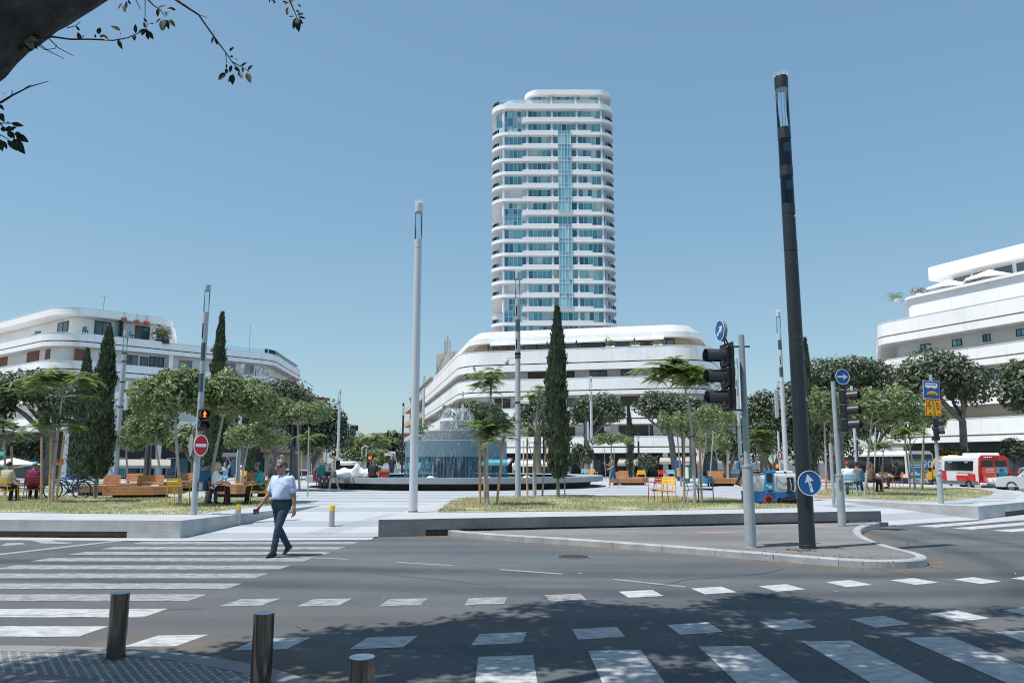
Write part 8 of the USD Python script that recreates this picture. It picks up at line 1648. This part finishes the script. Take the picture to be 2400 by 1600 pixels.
part(bu, 'rear_lower', box((Wb / 2, -.014, .60), (Wb - .04, .02, .42)), 'van_white'); part(bu, 'tail_light', [box((.10, -.02, 1.0), (.16, .04, .5)), box((Wb - .1, -.02, 1.0), (.16, .04, .5))], 'light_red'); part(bu, 'bumper', rbox((Wb / 2, -.05, .36), (Wb, .18, .2), .05), 'bus_navy'); part(bu, 'rear_poster_small', [box((.7, -.026, .62), (.5, .004, .16)), box((1.4, -.026, .60), (.5, .004, .14))], 'ad_cyan')
for y in (2.3, 8.9): wheel_part(bu, .08, y, .46, .28, -1, 'bus_navy'); wheel_part(bu, Wb - .08, y, .46, .28, 1, 'bus_navy')
# cars
def car(label, loc, rz, m, name='parked_car', L=4.2, W=1.75, group=None):
    o = thing(name, label, 'car', loc, math.radians(rz), group)
    lo = [(-L / 2, .32), (L / 2 - .05, .30), (L / 2, .55), (L / 2 - .12, .78), (L / 2 - 1.15, .90), (-L / 2 + .45, .95), (-L / 2 + .02, .86)]
    ca = [(L / 2 - 1.2, .88), (L / 2 - 1.75, 1.38), (L / 2 - 2.2, 1.46), (-L / 2 + 1.0, 1.42), (-L / 2 + .45, .93)]
    part(o, 'body', prism_y([(a, b) for a, b in lo], -W / 2, W / 2), m, smooth=35); part(o, 'roof', prism_y([(a * .985 - (.0), b) for a, b in ca], -W / 2 + .12, W / 2 - .12), m, smooth=35)
    sw_ = [(L / 2 - 1.42, .93), (L / 2 - 1.82, 1.33), (L / 2 - 2.2, 1.39), (-L / 2 + 1.05, 1.36), (-L / 2 + .72, .95)]; part(o, 'side_window', [prism_y(sw_, W / 2 - .135, W / 2 - .105), prism_y(sw_, -W / 2 + .105, -W / 2 + .135)], 'car_glass')
    part(o, 'windscreen', box((0, L / 2 - 1.46, 1.15), (W - .4, .03, .66), rx=.84), 'car_glass'); part(o, 'rear_window', box((0, -L / 2 + .70, 1.19), (W - .4, .03, .56), rx=-.86), 'car_glass')
    for sx in (-1, 1):
        part(o, 'headlight', rbox((sx * .62, L / 2 - .06, .66), (.34, .12, .14), .03), 'light_white'); part(o, 'tail_light', rbox((sx * .66, -L / 2 + .03, .80), (.28, .10, .16), .03), 'light_red')
        for y in (L / 2 - .85, -L / 2 + .80): wheel_part(o, sx * (W / 2 - .1), y, .31, .20, sx)
    part(o, 'bumper', [rbox((0, L / 2 - .03, .40), (W - .1, .12, .16), .04), rbox((0, -L / 2 + .02, .42), (W - .1, .12, .18), .04)], 'van_grey'); part(o, 'mirror', [rbox((sx * (W / 2 + .02), L / 2 - 1.55, .98), (.2, .1, .12), .03) for sx in (-1, 1)], m)
    return o
p = D(2418, 1130, 46); car('white car with blue tinted windows at the right picture edge, beside the minibus', (p[0] + .3, 46.5, .0), 72, 'van_white')
p = D(700, 1112, 66); car('pale car seen through the trees between the walking man and the fountain', (p[0], 66, gz(0, 66)), 80, 'van_white')
p = D(660, 1112, 70); car('silver car parked left of the pale car, under the trees', (p[0], 70, gz(0, 70)), 84, 'pole_light')
p = D(960, 1112, 86); car('white car far down the street beside the big white lamp', (p[0], 86, gz(0, 86)), 20, 'van_white')
p = D(817, 1118, 76); mb = thing('white_bus', 'distant white bus facing us with a wide dark windscreen, behind the white sacks', 'bus', (p[0], 76, gz(0, 76)), 0)
part(mb, 'body', rbox((0, 1.5, 1.15), (2.1, 5, 2.0), .18), 'van_white', smooth=40); part(mb, 'windscreen', rbox((0, -1.02, 1.35), (1.85, .06, .85), .03), 'car_glass'); part(mb, 'front_panel', rbox((0, -1.03, .55), (1.9, .06, .6), .03), 'bus_navy'); part(mb, 'headlight', [ball((sx * .75, -1.06, .55), (.14, .05, .10), 6) for sx in (-1, 1)], 'light_white'); part(mb, 'mirror', [rbox((sx * 1.2, -1.1, 1.5), (.14, .1, .4), .03) for sx in (-1, 1)], 'black_plastic')
for sx in (-1, 1): wheel_part(mb, sx * .9, .2, .4, .25, sx)
part(mb, 'wiper', [cyl((-.5, -1.07, .95), (.1, -1.07, 1.3), .02, n=4), cyl((.2, -1.07, .95), (.7, -1.07, 1.3), .02, n=4)], 'black_plastic')
# sweeping machine
f = at(1812, 1180); sw = thing('sweeping_machine', 'grey and blue street sweeping machine with an orange beacon, behind the central lawn', 'sweeper', f, math.radians(-4))
hull = [(-.72, .42), (.62, .42), (.70, .60), (.68, .88), (.52, 1.0), (-.45, 1.02), (-.70, .88), (-.76, .60)]
def prism_x(prof, y0, y1, r=.0):
    m = extr(Polygon(prof).buffer(r) if r else Polygon(prof), y0, y1); v = m.vertices.copy(); m.vertices = np.column_stack([v[:, 0], v[:, 2], v[:, 1]]); m.fix_normals(); return m
part(sw, 'tank', [rbox((.18, .0, .66), (1.12, .86, .64), .12), rbox((-.55, .0, .64), (.66, .85, .60), .16), rbox((.30, 0, .98), (.66, .7, .16), .07)], 'sweeper_grey', smooth=50)
[part(sw, 'body_relief', q_, 'sweeper_grey', smooth=50) for q_ in [tube([(.05 - .0, -.445, .95), (-.02, -.455, .72), (.0, -.45, .58), (.25, -.445, .50), (.62, -.44, .50)], .010, 6), tube([(.0, -.445, .86), (.2, -.455, .74), (.62, -.44, .72)], .008, 6), tube([(-.84, -.40, .80), (-.70, -.43, .66), (-.78, -.42, .50)], .008, 6)]]
part(sw, 'blue_panel', [box((-.20, -.436, .70), (.26, .03, .72)), box((-.20, -.30, 1.01), (.26, .30, .03), rx=-.15), rbox((-.02, -.1, 1.035), (.16, .5, .05), .02)], 'sweeper_panel'); part(sw, 'grille', [box((-.19, -.455, .84), (.17, .02, .28)), box((-.19, -.455, .42), (.17, .02, .05))], 'black_plastic'); part(sw, 'lettering', [box((-.20 + .02 * k, -.456, .585 - .035 * k), (.13 - .02 * k, .006, .018)) for k in range(3)] + [T(disc(.025, .006, 10), (-.28, -.456, .59))], 'sign_white')
part(sw, 'chassis', prism_x([(-.90, .08), (.0, .08), (.06, .20), (.74, .25), (.76, .35), (-.20, .37), (-.92, .40)], -.42, .42), 'sweeper_blue'); part(sw, 'chassis_rear', rbox((.55, 0, .34), (.42, .86, .20), .05), 'sweeper_blue', smooth=40)
part(sw, 'rear_recess', [box((.46, -.435, .62), (.20, .04, .46)), rbox((.46, -.44, .40), (.22, .06, .14), .02)], 'black_plastic'); part(sw, 'hose', tube([(.44, -.47, .80), (.47, -.50, .62), (.45, -.50, .46), (.54, -.50, .40), (.57, -.48, .48)], .012, 6), 'sweeper_grey', smooth=40)
part(sw, 'squeegee', [rbox((.42, -.1, .15), (.60, .9, .10), .03), rbox((.46, -.42, .22), (.3, .16, .12), .03), box((.5, -.2, .06), (.6, .95, .05))], 'black_plastic'); part(sw, 'squeegee_blade', box((.52, -.25, .02), (.75, .9, .03)), 'stake')
for sx, m in ((-.24, 'wheel_red'),): w = part(sw, 'wheel', T(lathe([(.05, -.05), (.15, -.05), (.155, 0), (.15, .05), (.05, .05)], 22), (sx, -.40, .155), rx=math.pi / 2), 'wheel_red', smooth=40); part(w, 'hub', T(trimesh.creation.cylinder(.10, .12, sections=18), (sx, -.405, .155), rx=math.pi / 2), 'black_plastic')
part(sw, 'rear_wheel', T(trimesh.creation.cylinder(.12, .1, sections=18), (.02, -.36, .125), rx=math.pi / 2), 'rubber'); part(sw, 'beacon_base', vcyl(.20, 0, 1.04, 1.14, .055, .05), 'black_plastic', smooth=40); part(sw, 'beacon', [vcyl(.20, 0, 1.14, 1.22, .055, .05), ball((.20, 0, 1.22), .05, 8)], 'beacon', smooth=40)
part(sw, 'handle', [tube([(.12, -.1, 1.05), (.12, -.1, 1.09), (.22, -.1, 1.09)], .014, 5), box((.34, -.35, 1.02), (.07, .05, .03)), rbox((-.50, .1, 1.0), (.36, .4, .05), .02), tube([(-.72, .0, .98), (-.6, 0, 1.08), (-.4, 0, 1.08)], .014, 5)], 'black_plastic')
# litter: a few fallen leaves on the road and lawn
lr = np.random.default_rng(31); Pq = []
for px, py in ((1000, 1480), (1190, 1502), (1210, 1545), (2310, 1322), (2250, 1345), (2200, 1318), (1960, 1388), (1330, 1330), (1360, 1345), (700, 1470), (380, 1547), (1720, 1498), (1990, 1460), (900, 1400), (2100, 1300), (2380, 1345), (2360, 1320), (1990, 1476), (2030, 1479), (1300, 1400)): Pq.append(G(px, py) + (0, 0, .012))
struct('fallen_leaves', leaf_quads(np.array(Pq), np.array([0, 0, 1.0]) + lr.normal(0, .15, (len(Pq), 3)), .028, lr, .45), 'stake', kind='stuff')
